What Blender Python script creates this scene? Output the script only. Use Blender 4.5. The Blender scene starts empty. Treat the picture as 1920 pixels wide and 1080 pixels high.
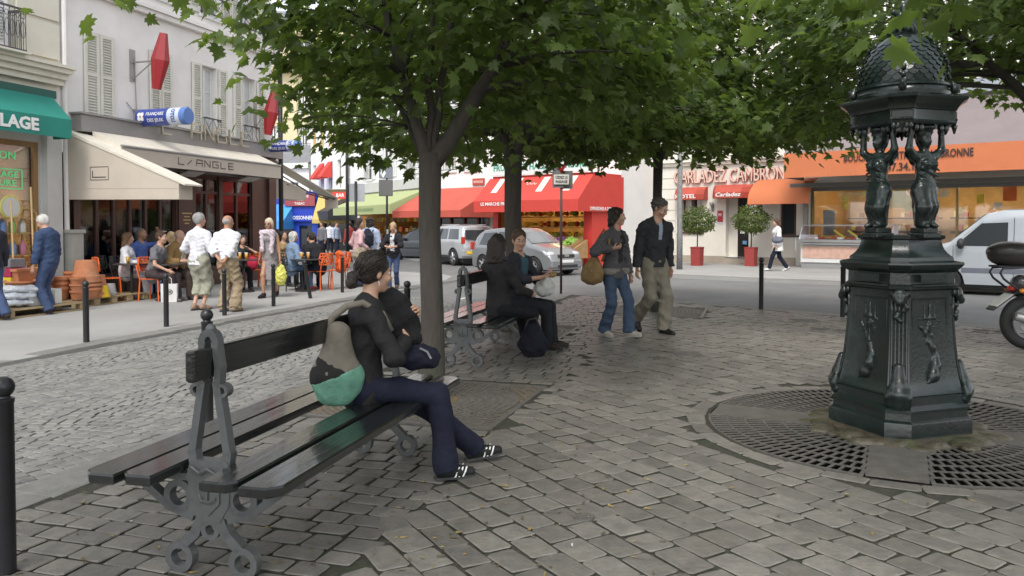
import bpy, bmesh, math, random
import numpy as np
from mathutils import Vector, Matrix, Quaternion
R = math.radians
random.seed(7); rng = np.random.default_rng(7)
scn = bpy.context.scene
COL = scn.collection
# ---------------------------------------------------------------- camera, sky, sun, exposure
FPX, CAMH, TILT, CY = 1490.0, 1.5, R(1.6), 464.6      # focal length in photo pixels, eye height
cam = bpy.data.objects.new('camera', bpy.data.cameras.new('camera'))
COL.objects.link(cam)
cam.location = (0, 0, CAMH); cam.rotation_euler = (R(90)-TILT, 0, 0)
cam.data.sensor_width = 36; cam.data.lens = 36*FPX/1920; cam.data.shift_y = -75.4/1920
cam.data.clip_start = .05; cam.data.clip_end = 2000
scn.camera = cam
SUN_EL, SUN_AZ = 52, 195         # azimuth measured clockwise from +Y: behind the camera, a little to the left
w = bpy.data.worlds.new('World'); scn.world = w; w.use_nodes = True
nt = w.node_tree; nt.nodes.clear()
sky = nt.nodes.new('ShaderNodeTexSky'); sky.sky_type = 'NISHITA'; sky.sun_disc = False
sky.sun_elevation = R(SUN_EL); sky.sun_rotation = R(SUN_AZ)
sky.air_density = 1.0; sky.dust_density = 1.5; sky.ozone_density = 1.0
hs = nt.nodes.new('ShaderNodeHueSaturation'); hs.inputs['Saturation'].default_value = .25
bg = nt.nodes.new('ShaderNodeBackground'); bg.inputs['Strength'].default_value = .15
wo = nt.nodes.new('ShaderNodeOutputWorld')
nt.links.new(sky.outputs[0], hs.inputs['Color']); nt.links.new(hs.outputs[0], bg.inputs[0]); nt.links.new(bg.outputs[0], wo.inputs[0])
sl = bpy.data.lights.new('sun', 'SUN'); sl.energy = 1.2; sl.angle = R(20); sl.color = (1, .96, .9)
so = bpy.data.objects.new('sun', sl); COL.objects.link(so)
sd = Vector((math.sin(R(SUN_AZ))*math.cos(R(SUN_EL)), math.cos(R(SUN_AZ))*math.cos(R(SUN_EL)), math.sin(R(SUN_EL))))
so.rotation_euler = sd.to_track_quat('Z', 'Y').to_euler(); so.location = (0, -5, 30)
scn.view_settings.view_transform = 'Standard'; scn.view_settings.look = 'None'
scn.view_settings.exposure = 1.05; scn.view_settings.gamma = 1
scn.cycles.max_bounces = 6; scn.cycles.diffuse_bounces = 3; scn.cycles.glossy_bounces = 3
scn.cycles.transmission_bounces = 4; scn.cycles.transparent_max_bounces = 6
# ---------------------------------------------------------------- measuring from the photograph
def ray(px, py):
    x = (px-960)/FPX; v = -(py-CY)/FPX; s, c = math.sin(TILT), math.cos(TILT)
    d = Vector((x, c+v*s, -s+v*c)); return d/d.y
C0 = Vector((0, 0, CAMH))
def G(px, py, z=0.0):
    d = ray(px, py); return C0+d*((z-CAMH)/d.z)
def AT(px, py, Y): return C0+ray(px, py)*Y
U = Vector((.2937, .956, 0)); N = Vector((.956, -.2937, 0))       # along the left street, and across it
W = Vector((.787, -.617, 0))                                      # along the right-hand street, towards the right
def ST(s, t, z=0): return U*s+N*t+Vector((0, 0, z))
# ---------------------------------------------------------------- tags
def tag(o, label=None, cat=None, group=None, kind=None):
    if label: o['label'] = label
    if cat: o['category'] = cat
    if group: o['group'] = group
    if kind: o['kind'] = kind
    return o
def empty(name, loc=(0, 0, 0), rz=0, label=None, cat=None, group=None):
    o = bpy.data.objects.new(name, None); COL.objects.link(o); o.empty_display_size = .1
    o.location = loc; o.rotation_euler = (0, 0, rz); return tag(o, label, cat, group)
def copy_tree(o, loc=None, rz=None, label=None, parent=None, scale=None):
    c = o.copy(); COL.objects.link(c)
    if parent is not None: c.parent = parent
    for ch in list(o.children): copy_tree(ch, parent=c)
    if loc is not None: c.location = loc
    if rz is not None: c.rotation_euler = (0, 0, rz)
    if scale is not None: c.scale = (scale,)*3 if not hasattr(scale, '__len__') else scale
    if label: c['label'] = label
    return c
# ---------------------------------------------------------------- materials
MATS = {}
def M(key, col=None, rough=.6, metal=0., var=.12, vs=6., bump=.0, bs=40., spec=.5, coat=0., emit=0., trans=0., alpha=1., attr=0., stretch=None, var2=None):
    if key in MATS: return MATS[key]
    m = bpy.data.materials.new(key); MATS[key] = m; m.use_nodes = True
    n = m.node_tree.nodes; l = m.node_tree.links; b = n['Principled BSDF']
    b.inputs['Roughness'].default_value = rough; b.inputs['Metallic'].default_value = metal
    b.inputs['Specular IOR Level'].default_value = spec; b.inputs['Coat Weight'].default_value = coat
    b.inputs['Coat Roughness'].default_value = .08
    c4 = (*col, 1)
    if emit:
        b.inputs['Emission Color'].default_value = c4; b.inputs['Emission Strength'].default_value = emit
    if trans: b.inputs['Transmission Weight'].default_value = trans
    tc = n.new('ShaderNodeTexCoord'); src = tc.outputs['Object']
    if stretch:
        mp = n.new('ShaderNodeMapping'); mp.inputs['Scale'].default_value = stretch; l.new(src, mp.inputs[0]); src = mp.outputs[0]
    last = None
    if var or attr:
        no = n.new('ShaderNodeTexNoise'); no.inputs['Scale'].default_value = vs; no.inputs['Detail'].default_value = 6; no.inputs['Roughness'].default_value = .65
        l.new(src, no.inputs['Vector'])
        rp = n.new('ShaderNodeMapRange'); rp.inputs['From Min'].default_value = .3; rp.inputs['From Max'].default_value = .7
        rp.inputs['To Min'].default_value = 1-var; rp.inputs['To Max'].default_value = 1+var
        l.new(no.outputs['Fac'], rp.inputs[0]); last = rp.outputs[0]
        if attr:
            at = n.new('ShaderNodeAttribute'); at.attribute_name = 'rnd'
            r2 = n.new('ShaderNodeMapRange'); r2.inputs['To Min'].default_value = 1-attr; r2.inputs['To Max'].default_value = 1+attr
            l.new(at.outputs['Fac'], r2.inputs[0]); mu = n.new('ShaderNodeMath'); mu.operation = 'MULTIPLY'
            l.new(last, mu.inputs[0]); l.new(r2.outputs[0], mu.inputs[1]); last = mu.outputs[0]
        base = n.new('ShaderNodeRGB'); base.outputs[0].default_value = c4; co = base.outputs[0]
        if var2:
            n2 = n.new('ShaderNodeTexNoise'); n2.inputs['Scale'].default_value = vs*.37; n2.inputs['Detail'].default_value = 5; l.new(src, n2.inputs['Vector'])
            r3 = n.new('ShaderNodeMapRange'); r3.inputs['From Min'].default_value = .45; r3.inputs['From Max'].default_value = .65; l.new(n2.outputs['Fac'], r3.inputs[0])
            mx = n.new('ShaderNodeMix'); mx.data_type = 'RGBA'; l.new(r3.outputs[0], mx.inputs[0]); mx.inputs[6].default_value = c4; mx.inputs[7].default_value = (*var2, 1); co = mx.outputs[2]
        vm = n.new('ShaderNodeVectorMath'); vm.operation = 'SCALE'; l.new(co, vm.inputs[0]); l.new(last, vm.inputs['Scale'])
        l.new(vm.outputs[0], b.inputs['Base Color'])
    else: b.inputs['Base Color'].default_value = c4
    if bump:
        nb = n.new('ShaderNodeTexNoise'); nb.inputs['Scale'].default_value = bs; nb.inputs['Detail'].default_value = 5; l.new(src, nb.inputs['Vector'])
        bp = n.new('ShaderNodeBump'); bp.inputs['Strength'].default_value = bump; bp.inputs['Distance'].default_value = .02
        l.new(nb.outputs['Fac'], bp.inputs['Height']); l.new(bp.outputs[0], b.inputs['Normal'])
        rr = n.new('ShaderNodeMapRange'); rr.inputs['To Min'].default_value = max(0, rough-.12); rr.inputs['To Max'].default_value = min(1, rough+.12)
        l.new(nb.outputs['Fac'], rr.inputs[0]); l.new(rr.outputs[0], b.inputs['Roughness'])
    return m
def paint(key, col, **k): return M(key, col, **{**dict(rough=.5, var=.06, vs=3), **k})
GLASS = M('window_glass', (.03, .035, .04), rough=.06, var=0, spec=.7)
BLK = M('black_paint', (.018, .018, .02), rough=.35, var=.2, bump=.1, bs=30)
WHITE = paint('white_paint', (.8, .8, .78))
DARK = M('dark_interior', (.02, .017, .015), rough=.8)
# clear shop glass
def clear_glass():
    m = bpy.data.materials.new('shop_glass'); m.use_nodes = True; n = m.node_tree.nodes; l = m.node_tree.links; n.clear()
    o = n.new('ShaderNodeOutputMaterial'); t = n.new('ShaderNodeBsdfTransparent'); g = n.new('ShaderNodeBsdfGlossy'); g.inputs['Roughness'].default_value = .03
    f = n.new('ShaderNodeFresnel'); f.inputs[0].default_value = 1.5; ad = n.new('ShaderNodeMath'); ad.operation = 'ADD'; ad.inputs[1].default_value = .06
    mx = n.new('ShaderNodeMixShader'); l.new(f.outputs[0], ad.inputs[0]); l.new(ad.outputs[0], mx.inputs[0]); l.new(t.outputs[0], mx.inputs[1]); l.new(g.outputs[0], mx.inputs[2]); l.new(mx.outputs[0], o.inputs[0]); return m
SHOPGLASS = clear_glass()
# ---------------------------------------------------------------- mesh builder
def link_mesh(name, verts, faces, mats, parent=None, smooth=False, midx=None, recalc=True, auto=None):
    me = bpy.data.meshes.new(name); me.from_pydata([tuple(v) for v in verts] if not isinstance(verts, np.ndarray) else verts.tolist(), [], faces if not isinstance(faces, np.ndarray) else faces.tolist())
    if not isinstance(mats, (list, tuple)): mats = [mats]
    for m in mats: me.materials.append(m)
    if midx is not None: me.polygons.foreach_set('material_index', midx)
    if recalc:
        b = bmesh.new(); b.from_mesh(me); bmesh.ops.recalc_face_normals(b, faces=b.faces)
        if auto:
            for e in b.edges:
                if len(e.link_faces) == 2 and e.calc_face_angle(0) > auto: e.smooth = False
        b.to_mesh(me); b.free()
    if smooth or auto: me.polygons.foreach_set('use_smooth', [True]*len(me.polygons))
    o = bpy.data.objects.new(name, me); COL.objects.link(o)
    if parent is not None: o.parent = parent
    return o
class MB:
    def __init__(s, mat=None): s.v = []; s.f = []; s.mi = []; s.cur = 0; s.M = None
    def add(s, vs, fs):
        k = len(s.v)
        s.v += [(s.M @ Vector(p)) if s.M is not None else Vector(p) for p in vs]
        s.f += [tuple(i+k for i in f) for f in fs]; s.mi += [s.cur]*len(fs); return s
    def box(s, x0, x1, y0, y1, z0, z1, bev=0):
        if bev:
            b = bev; pts = []
            for z, i in ((z0, b), (z0+b, 0), (z1-b, 0), (z1, b)):
                pts.append([(x0+b+i, y0+i, z), (x1-b-i, y0+i, z), (x1-i, y0+b+i, z), (x1-i, y1-b-i, z), (x1-b-i, y1-i, z), (x0+b+i, y1-i, z), (x0+i, y1-b-i, z), (x0+i, y0+b+i, z)])
            return s.loft(pts, True, True)
        v = [(x0, y0, z0), (x1, y0, z0), (x1, y1, z0), (x0, y1, z0), (x0, y0, z1), (x1, y0, z1), (x1, y1, z1), (x0, y1, z1)]
        return s.add(v, [(0, 3, 2, 1), (4, 5, 6, 7), (0, 1, 5, 4), (1, 2, 6, 5), (2, 3, 7, 6), (3, 0, 4, 7)])
    def loft(s, rings, cap0=True, cap1=True, closed=True):
        n = len(rings[0]); vs = [p for r in rings for p in r]; fs = []
        for i in range(len(rings)-1):
            for j in range(n if closed else n-1):
                k = (j+1) % n; fs.append((i*n+j, i*n+k, (i+1)*n+k, (i+1)*n+j))
        if cap0: fs.append(tuple(range(n-1, -1, -1)))
        if cap1: fs.append(tuple(range((len(rings)-1)*n, len(rings)*n)))
        return s.add(vs, fs)
    def tube(s, pts, r, n=8, cap=True, closed=False):
        pts = [Vector(p) for p in pts]; rs = r if hasattr(r, '__len__') else [r]*len(pts); rings = []; ref = None
        for i, p in enumerate(pts):
            if closed: t = pts[(i+1) % len(pts)]-pts[i-1]
            else: t = pts[min(i+1, len(pts)-1)]-pts[max(i-1, 0)]
            t.normalize()
            if ref is None:
                ref = Vector((0, 0, 1)) if abs(t.z) < .9 else Vector((1, 0, 0))
            a = ref-t*ref.dot(t); a.normalize(); b = t.cross(a); ref = a
            rings.append([p+(a*math.cos(2*math.pi*k/n)+b*math.sin(2*math.pi*k/n))*rs[i] for k in range(n)])
        if closed: rings.append(rings[0]); return s.loft(rings, False, False)
        return s.loft(rings, cap, cap)
    def lathe(s, prof, n=16, c=(0, 0, 0), cap=True):
        return s.loft([[(c[0]+r*math.cos(2*math.pi*k/n), c[1]+r*math.sin(2*math.pi*k/n), c[2]+z) for k in range(n)] for r, z in prof], cap, cap)
    def sphere(s, c, r, n=12, m=8, sc=(1, 1, 1)):
        return s.loft([[(c[0]+sc[0]*r*math.sin(a)*math.cos(2*math.pi*k/n), c[1]+sc[1]*r*math.sin(a)*math.sin(2*math.pi*k/n), c[2]-sc[2]*r*math.cos(a)) for k in range(n)] for a in [math.pi*(i+.15)/(m+.3) for i in range(m+1)]])
    def prism(s, poly, y0, y1, ax='xz'):
        f = {'xz': lambda a, b, y: (a, y, b), 'xy': lambda a, b, y: (a, b, y), 'yz': lambda a, b, y: (y, a, b)}[ax]
        return s.loft([[f(a, b, y0) for a, b in poly], [f(a, b, y1) for a, b in poly]])
    def quad(s, a, b, c, d): return s.add([a, b, c, d], [(0, 1, 2, 3)])
    def grid(s, fn, nu, nv):
        vs = [fn(i/nu, j/nv) for i in range(nu+1) for j in range(nv+1)]
        return s.add(vs, [(i*(nv+1)+j, (i+1)*(nv+1)+j, (i+1)*(nv+1)+j+1, i*(nv+1)+j+1) for i in range(nu) for j in range(nv)])
    def build(s, name, mats, parent=None, smooth=False, recalc=True, auto=None):
        return link_mesh(name, s.v, s.f, mats, parent, smooth, s.mi, recalc, auto)
def text(name, body, size, mat, parent=None, loc=(0, 0, 0), ext=.004, bold=0., width=None, align='CENTER', rot=None, shear=0.):
    """lettering as mesh; in parent's frame: x right, z up, facing -y"""
    c = bpy.data.curves.new(name, 'FONT'); c.body = body; c.size = size; c.extrude = ext; c.offset = bold; c.align_x = align; c.align_y = 'CENTER'; c.resolution_u = 2; c.shear = shear
    t = bpy.data.objects.new(name, c); COL.objects.link(t); bpy.context.view_layer.update()
    me = bpy.data.meshes.new_from_object(t.evaluated_get(bpy.context.evaluated_depsgraph_get())); bpy.data.objects.remove(t); bpy.data.curves.remove(c)
    xs = [v.co.x for v in me.vertices]; f = 1
    if width and xs: f = width/max(1e-6, max(xs)-min(xs))
    Rm = rot if rot is not None else Matrix.Rotation(R(90), 4, 'X')
    for v in me.vertices: v.co = Rm @ Vector((v.co.x*f, v.co.y, v.co.z))
    me.name = name; me.materials.clear(); me.materials.append(mat)
    o = bpy.data.objects.new(name, me); COL.objects.link(o); o.location = loc
    if parent is not None: o.parent = parent
    return o
class Fac:
    """a facade frame: local x = right along the wall, local -y = out towards the street, z up"""
    def __init__(s, name, label, cat, o, right, group=None):
        s.o = Vector((o[0], o[1], 0)); s.r = Vector((right[0], right[1], 0)).normalized(); s.n = s.r.cross(Vector((0, 0, 1)))
        s.root = empty(name, s.o, math.atan2(s.r.y, s.r.x), label, cat, group)
    def px(s, x, y, out=0.):
        d = ray(x, y); q = s.o+s.n*out-C0; k = q.dot(s.n)/d.dot(s.n); p = C0+d*k-s.o; return p.dot(s.r), p.z
    def w(s, a, out, z): return s.o+s.r*a+s.n*out+Vector((0, 0, z))
def bx(mb, a0, a1, o0, o1, z0, z1, bev=0): return mb.box(min(a0, a1), max(a0, a1), -max(o0, o1), -min(o0, o1), z0, z1, bev)
def wall_holes(mb, a0, a1, z0, z1, holes, depth=.25):
    xs = sorted({a0, a1, *[min(max(h[i], a0), a1) for h in holes for i in (0, 1)]}); zs = sorted({z0, z1, *[min(max(h[i], z0), z1) for h in holes for i in (2, 3)]})
    for i in range(len(xs)-1):
        for j in range(len(zs)-1):
            cx, cz = (xs[i]+xs[i+1])/2, (zs[j]+zs[j+1])/2
            if not any(h[0] < cx < h[1] and h[2] < cz < h[3] for h in holes):
                mb.quad((xs[i], 0, zs[j]), (xs[i+1], 0, zs[j]), (xs[i+1], 0, zs[j+1]), (xs[i], 0, zs[j+1]))
    for h in holes:
        x0, x1, b, t = h[:4]
        mb.quad((x0, 0, b), (x0, depth, b), (x0, depth, t), (x0, 0, t)); mb.quad((x1, 0, b), (x1, 0, t), (x1, depth, t), (x1, depth, b))
        mb.quad((x0, 0, b), (x1, 0, b), (x1, depth, b), (x0, depth, b)); mb.quad((x0, 0, t), (x0, depth, t), (x1, depth, t), (x1, 0, t))
SHUT = paint('shutter_paint', (.62, .61, .54), rough=.55)
RAIL = paint('railing_iron', (.05, .05, .055), rough=.4)
FRAMEW = paint('window_frame_white', (.72, .72, .7))
def shutter(parent, a0, a1, z0, z1, out, mat=SHUT, n=None, name='shutter'):
    m = MB(); t = .035; f = min(.07, (a1-a0)*.18)
    bx(m, a0, a0+f, out, out+t, z0, z1); bx(m, a1-f, a1, out, out+t, z0, z1)
    zm = z0+(z1-z0)*.52
    for za, zb in ((z0, z0+f*1.4), (zm-f/2, zm+f/2), (z1-f, z1)): bx(m, a0+f, a1-f, out, out+t, za, zb)
    for za, zb in ((z0+f*1.4, zm-f/2), (zm+f/2, z1-f)):
        k = n or max(4, int((zb-za)/.055)); st = (zb-za)/k
        for i in range(k):
            z = za+st*(i+.5)
            m.add([(a0+f, -out-.004, z+st*.34), (a1-f, -out-.004, z+st*.34), (a1-f, -out-t+.004, z-st*.34), (a0+f, -out-t+.004, z-st*.34)], [(0, 1, 2, 3)])
    bx(m, a0+f, a1-f, out, out+.002, z0+f, z1-f)
    return m.build(name, mat, parent)
def railing(parent, a0, a1, z0, z1, out, mat=RAIL, step=.1, cross=False):
    m = MB(); r = .012
    for z in (z0, z1): bx(m, a0, a1, out-.02, out+.02, z-.015, z+.015)
    k = max(2, int((a1-a0)/step))
    for i in range(k+1):
        a = a0+(a1-a0)*i/k; m.tube([(a, -out, z0), (a, -out, z1)], r*.75, 4)
        if cross and i < k:
            a2 = a0+(a1-a0)*(i+1)/k; m.tube([(a, -out, z0), (a2, -out, z1)], r*.6, 4); m.tube([(a2, -out, z0), (a, -out, z1)], r*.6, 4)
    for a in (a0, a1):
        bx(m, a-.012, a+.012, 0, out, z1-.012, z1+.012); bx(m, a-.012, a+.012, 0, out, z0-.012, z0+.012)
    return m.build('balcony_railing', mat, parent)
def window(parent, h, depth=.22, rows=3, cols=2, frame=FRAMEW, pane=GLASS, sill=True, sillmat=None, curtain=None):
    a0, a1, z0, z1 = h[:4]; m = MB(); f = .055
    bx(m, a0, a0+f, -depth, -depth+.06, z0, z1); bx(m, a1-f, a1, -depth, -depth+.06, z0, z1)
    bx(m, a0+f, a1-f, -depth, -depth+.06, z0, z0+f); bx(m, a0+f, a1-f, -depth, -depth+.06, z1-f, z1)
    for i in range(1, cols):
        a = a0+(a1-a0)*i/cols; bx(m, a-.04, a+.04, -depth+.003, -depth+.065, z0+f, z1-f)
    for i in range(1, rows):
        z = z0+(z1-z0)*i/rows; bx(m, a0+f, a1-f, -depth+.005, -depth+.045, z-.015, z+.015)
    w_ = m.build('window', frame, parent)
    m = MB(); bx(m, a0+.01, a1-.01, -depth-.02, -depth+.015, z0+.01, z1-.01); m.build('pane', pane, w_)
    if sill:
        m = MB(); bx(m, a0-.06, a1+.06, -.02, .07, z0-.07, z0-.002); m.build('sill', sillmat or frame, w_)
    if curtain:
        m = MB(); k = 14
        for c0, c1 in ((a0+f, a0+(a1-a0)*.36), (a1-(a1-a0)*.36, a1-f)):
            m.grid(lambda u, v: (c0+(c1-c0)*u, depth-.024+.004*math.sin(u*30), z0+f+(z1-z0-2*f)*v), k, 1)
        m.build('curtain', curtain, w_, smooth=True)
    return w_
def awning(parent, name, a0, a1, z_top, z_bot, out, drop, mat, out0=.05, side=True, sag=.02, valmat=None, wave=0., stripes=None, nu=24):
    """sloping cloth from the wall to the front bar, with a hanging valance; returns the cloth"""
    m = MB(); th = .012
    def sl(u, v):
        return (a0+(a1-a0)*u, -(out0+(out-out0)*v), z_top+(z_bot-z_top)*v-sag*math.sin(math.pi*v)*(.6+.4*math.sin(u*17)))
    m.grid(sl, nu, 6); m.grid(lambda u, v: tuple(Vector(sl(u, v))-Vector((0, .004, th))), nu, 6)
    if side:
        for a in (a0, a1):
            m.add([(a, -out0, z_top), (a, -out, z_bot), (a, -out, z_bot-drop), (a, -out0, z_bot-drop)], [(0, 1, 2, 3)])
    o = m.build(name, mat, parent, smooth=True)
    m = MB(); m.grid(lambda u, v: (a0+(a1-a0)*u, -(out+.004+wave*math.sin(u*40)*v), z_bot-drop*v), nu*2, 3)
    m.grid(lambda u, v: (a0+(a1-a0)*u, -(out-.004+wave*math.sin(u*40)*v), z_bot-drop*v), nu*2, 3)
    m.build('valance', valmat or mat, o, smooth=True)
    return o
# ================================================================ GROUND
def inpoly(pts, poly):
    x, y = pts[:, 0], pts[:, 1]; r = np.zeros(len(pts), bool); n = len(poly)
    for i in range(n):
        x0, y0 = poly[i][:2]; x1, y1 = poly[(i+1) % n][:2]
        c = ((y0 > y) != (y1 > y)) & (x < (x1-x0)*(y-y0)/((y1-y0) if y1 != y0 else 1e-9)+x0); r ^= c
    return r
def sheet(name, poly, z, mat):
    o = link_mesh(name, [(p[0], p[1], z) for p in poly], [tuple(range(len(poly)))], mat, recalc=False)
    if o.data.polygons[0].normal.z < 0: o.data.flip_normals()
    return tag(o, kind='structure')
def slab(name, poly, z0, z1, mat):
    m = MB(); m.loft([[(p[0], p[1], z0) for p in poly], [(p[0], p[1], z1) for p in poly]], False, True)
    return tag(m.build(name, mat), kind='structure')
ASPH = M('road_asphalt', (.17, .17, .165), rough=.8, var=.14, vs=.8, bump=.25, bs=300, var2=(.145, .145, .14))
ASPH2 = M('sidewalk_asphalt', (.33, .325, .31), rough=.85, var=.1, vs=.7, bump=.2, bs=300, var2=(.29, .285, .275))
GRAN = M('kerb_granite', (.19, .185, .17), rough=.7, var=.2, vs=9, bump=.25, bs=90, attr=.12)
JOINT = M('paving_joint_sand', (.046, .043, .033), rough=.95, var=.4, vs=30, bump=.3, bs=120, var2=(.034, .04, .02))
SJOINT = M('street_joint_sand', (.115, .112, .1), rough=.95, var=.2, vs=30)
STONE = M('plaza_paver', (.168, .157, .136), rough=.46, var=.2, vs=14, bump=.28, bs=45, attr=.2, var2=(.14, .132, .118))
SETT = M('street_sett', (.215, .21, .195), rough=.6, var=.12, vs=9, bump=.2, bs=70, attr=.13, var2=(.165, .163, .155))
IRON = M('cast_iron_grate', (.15, .14, .125), rough=.5, metal=.3, var=.3, vs=20, bump=.2, bs=80)
PIT = M('grate_hole_shade', (.004, .004, .0035), rough=1, spec=0, var=.4, vs=20)  # near-black without sheen: the shade in the grate holes put into the colour
tag(link_mesh('ground', [(-900, -300, -.3), (900, -300, -.3), (900, 1500, -.3), (-900, 1500, -.3)], [(0, 1, 2, 3)], ASPH, recalc=False), kind='structure')
tag(link_mesh('road', [(-120, -60, -.05), (160, -60, -.05), (160, 260, -.05), (-120, 260, -.05)], [(0, 1, 2, 3)], ASPH, recalc=False), kind='structure')
TK = -4.0                                                        # kerb of the plaza along the left street (t)
TIP = Vector((1.15, 17.85, 0)); ED = Vector((.707, -.707, 0))
def arc(c, r, a0, a1, n): return [c+Vector((math.cos(a0+(a1-a0)*i/n), math.sin(a0+(a1-a0)*i/n), 0))*r for i in range(n+1)]
tip_l = TIP-U*.7; tip_r = TIP+ED*.7
tipc = [tip_l*(1-t)**2+TIP*(2*t*(1-t))+tip_r*t*t for t in [i/8 for i in range(9)]]
plaza_poly = [ST(-6, TK)]+tipc+[TIP+ED*24, Vector((18, -6, 0))]
slab('plaza', plaza_poly, -.3, -.012, JOINT)
slab('left_sidewalk', [ST(-8, -7.9), ST(20.5, -7.9), ST(22.3, -8.4), ST(23.6, -9.6), ST(24, -11.5), ST(24, -24), ST(-8, -24)], -.3, -.004, ASPH2)
K0 = Vector((4.62, 23.5, 0))
rsw = [K0+W*26, K0-W*1.5, Vector((.9, 28.2, 0)), Vector((-1.8, 32.2, 0)), Vector((-5.5, 36.4, 0)), Vector((-13, 50, 0)), Vector((-13, 75, 0)), Vector((40, 75, 0)), Vector((45, 12, 0))]
slab('right_sidewalk', rsw, -.3, .05, ASPH2)
slab('side_street_sidewalk', [(-60, 52.0), (-13.4, 52.0), (-13.2, 80), (-60, 80)], -.3, .045, ASPH2)
sheet('street', [ST(-6, -7.9), ST(15.5, -7.9), ST(15.5, TK), ST(-6, TK)], -.044, SJOINT)
# road markings
ms = MB()
for k in range(5):
    p = G(880, 590, -.046)+U*(k*3.2+1.5)-N*1.2; q = p+U*1.6
    ms.quad(tuple(p-N*.05), tuple(p+N*.05), tuple(q+N*.05), tuple(q-N*.05))
tag(ms.build('road_marking', M('worn_road_paint', (.6, .6, .58), rough=.8, var=.2, vs=20)), kind='structure')
def stones(name, cx, cy, ax, ay, L, Wd, z, mat, cut=.13, jit=.004, bev=.006, deep=.02, dome=.0015, joint=True):
    """one sheet of separate setts: centre, long direction, length and width of each"""
    n = len(cx); bx_, by_ = -ay, ax; c = cut
    oct_ = np.array([(-1, -1+2*c*.9), (-1+c, -1), (1-c, -1), (1, -1+2*c*.9), (1, 1-2*c*.9), (1-c, 1), (-1+c, 1), (-1, 1-2*c*.9)])*.5
    lx = oct_[None, :, 0]*L[:, None]+rng.normal(0, jit, (n, 8)); ly = oct_[None, :, 1]*Wd[:, None]+rng.normal(0, jit, (n, 8))
    tilt = rng.normal(0, .010, (n, 2)); hz = rng.normal(0, .0016, n)
    out = []
    for sc_, dz in ((1.0, -deep), (1.0, -.0045), (None, 0.)):
        if sc_ is None: x = lx*(1-2*bev/L[:, None]); y = ly*(1-2*bev/Wd[:, None])
        else: x, y = lx, ly
        zz = z+hz[:, None]+dz+tilt[:, :1]*x+tilt[:, 1:]*y
        out.append(np.stack([cx[:, None]+ax[:, None]*x+bx_[:, None]*y, cy[:, None]+ay[:, None]*x+by_[:, None]*y, zz], -1))
    cen = np.stack([cx, cy, z+hz+dome], -1)[:, None, :]
    V = np.concatenate(out+[cen], 1).reshape(-1, 3)             # 25 verts per stone
    f = []
    for i in range(2):
        for j in range(8):
            k = (j+1) % 8; f.append((i*8+j, i*8+k, (i+1)*8+k, (i+1)*8+j))
    quads = (np.array(f)[None]+25*np.arange(n)[:, None, None]).reshape(-1, 4)
    tris = (np.array([(16+j, 16+(j+1) % 8, 24) for j in range(8)])[None]+25*np.arange(n)[:, None, None]).reshape(-1, 3)
    me = bpy.data.meshes.new(name); nv = len(V); nq, ntr = len(quads), len(tris)
    me.vertices.add(nv); me.vertices.foreach_set('co', V.ravel())
    me.loops.add(nq*4+ntr*3); me.loops.foreach_set('vertex_index', np.concatenate([quads.ravel(), tris.ravel()]))
    me.polygons.add(nq+ntr)
    me.polygons.foreach_set('loop_start', np.concatenate([np.arange(nq)*4, nq*4+np.arange(ntr)*3]))
    me.polygons.foreach_set('loop_total', np.concatenate([np.full(nq, 4), np.full(ntr, 3)]))
    me.polygons.foreach_set('use_smooth', np.zeros(nq+ntr, bool))
    me.update(calc_edges=True); me.materials.append(mat); me.materials.append((JOINT if joint is True else joint) if joint else mat)
    mi = np.zeros(nq+ntr, np.int32); mi[:nq].reshape(n, 16)[:, :8] = 1; me.polygons.foreach_set('material_index', mi)
    at = me.attributes.new('rnd', 'FLOAT', 'POINT'); at.data.foreach_set('value', np.repeat(rng.random(n), 25))
    o = bpy.data.objects.new(name, me); COL.objects.link(o); return o
FC = Vector((2.87, 5.87, 0)); FA = Vector((-.44, -.898, 0)); FB = Vector((-.898, .44, 0)); FR = 1.36      # fountain, its axis to the viewer, radius of its grate
TREES = [Vector((-.70, 6.83, 0)), Vector((.02, 11.3, 0)), Vector((2.55, 13.9, 0))]
def free(P):
    ok = np.ones(len(P), bool)
    ok &= np.hypot(P[:, 0]-FC.x, P[:, 1]-FC.y) > FR+.2
    for t in TREES:
        d = P-np.array([[t.x, t.y]]); a = np.abs(d@np.array([U.x, U.y])); b = np.abs(d@np.array([N.x, N.y])); ok &= (np.maximum(a, b) > .86)
    # kerb lines
    ok &= (P@np.array([N.x, N.y])) > TK+.36
    ok &= ((P-np.array([[TIP.x, TIP.y]]))@np.array([-.707, -.707])) > .36
    ok &= (P[:, 1] > 1.3) & (np.abs(P[:, 0]) < P[:, 1]*.9+2.5)
    return ok
def rows(d, e, L, Wd, lim, stag=.5, wob=.0):
    """courses running along d, stacked along e"""
    out = []
    y = -lim
    while y < lim:
        wd = Wd*rng.uniform(.93, 1.07); x = -lim+rng.uniform(0, L)
        while x < lim:
            l_ = L*rng.uniform(.8, 1.2); out.append((x+l_/2, y+wd/2, l_-.012, wd-.012)); x += l_
        y += wd
    a = np.array(out); yy = a[:, 1]+wob*np.sin(a[:, 0]*.9+1)
    return np.stack([a[:, 0]*d[0]+yy*e[0], a[:, 0]*d[1]+yy*e[1]], 1), a[:, 2], a[:, 3]
rd = np.array([-.52, .854]); re = np.array([.854, .52])
P, L, Wd = rows(rd, re, .235, .165, 21, wob=.06)
P = P+np.array([[3, 8]]); ang = rng.normal(0, .02, len(P))
tt = P@np.array([N.x, N.y]); ss = P@np.array([U.x, U.y])
m_ = free(P) & (tt > -1.75-.12*np.maximum(0, ss-8)); P, L, Wd, ang = P[m_], L[m_], Wd[m_], ang[m_]
ca, sa = np.cos(ang), np.sin(ang)
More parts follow.
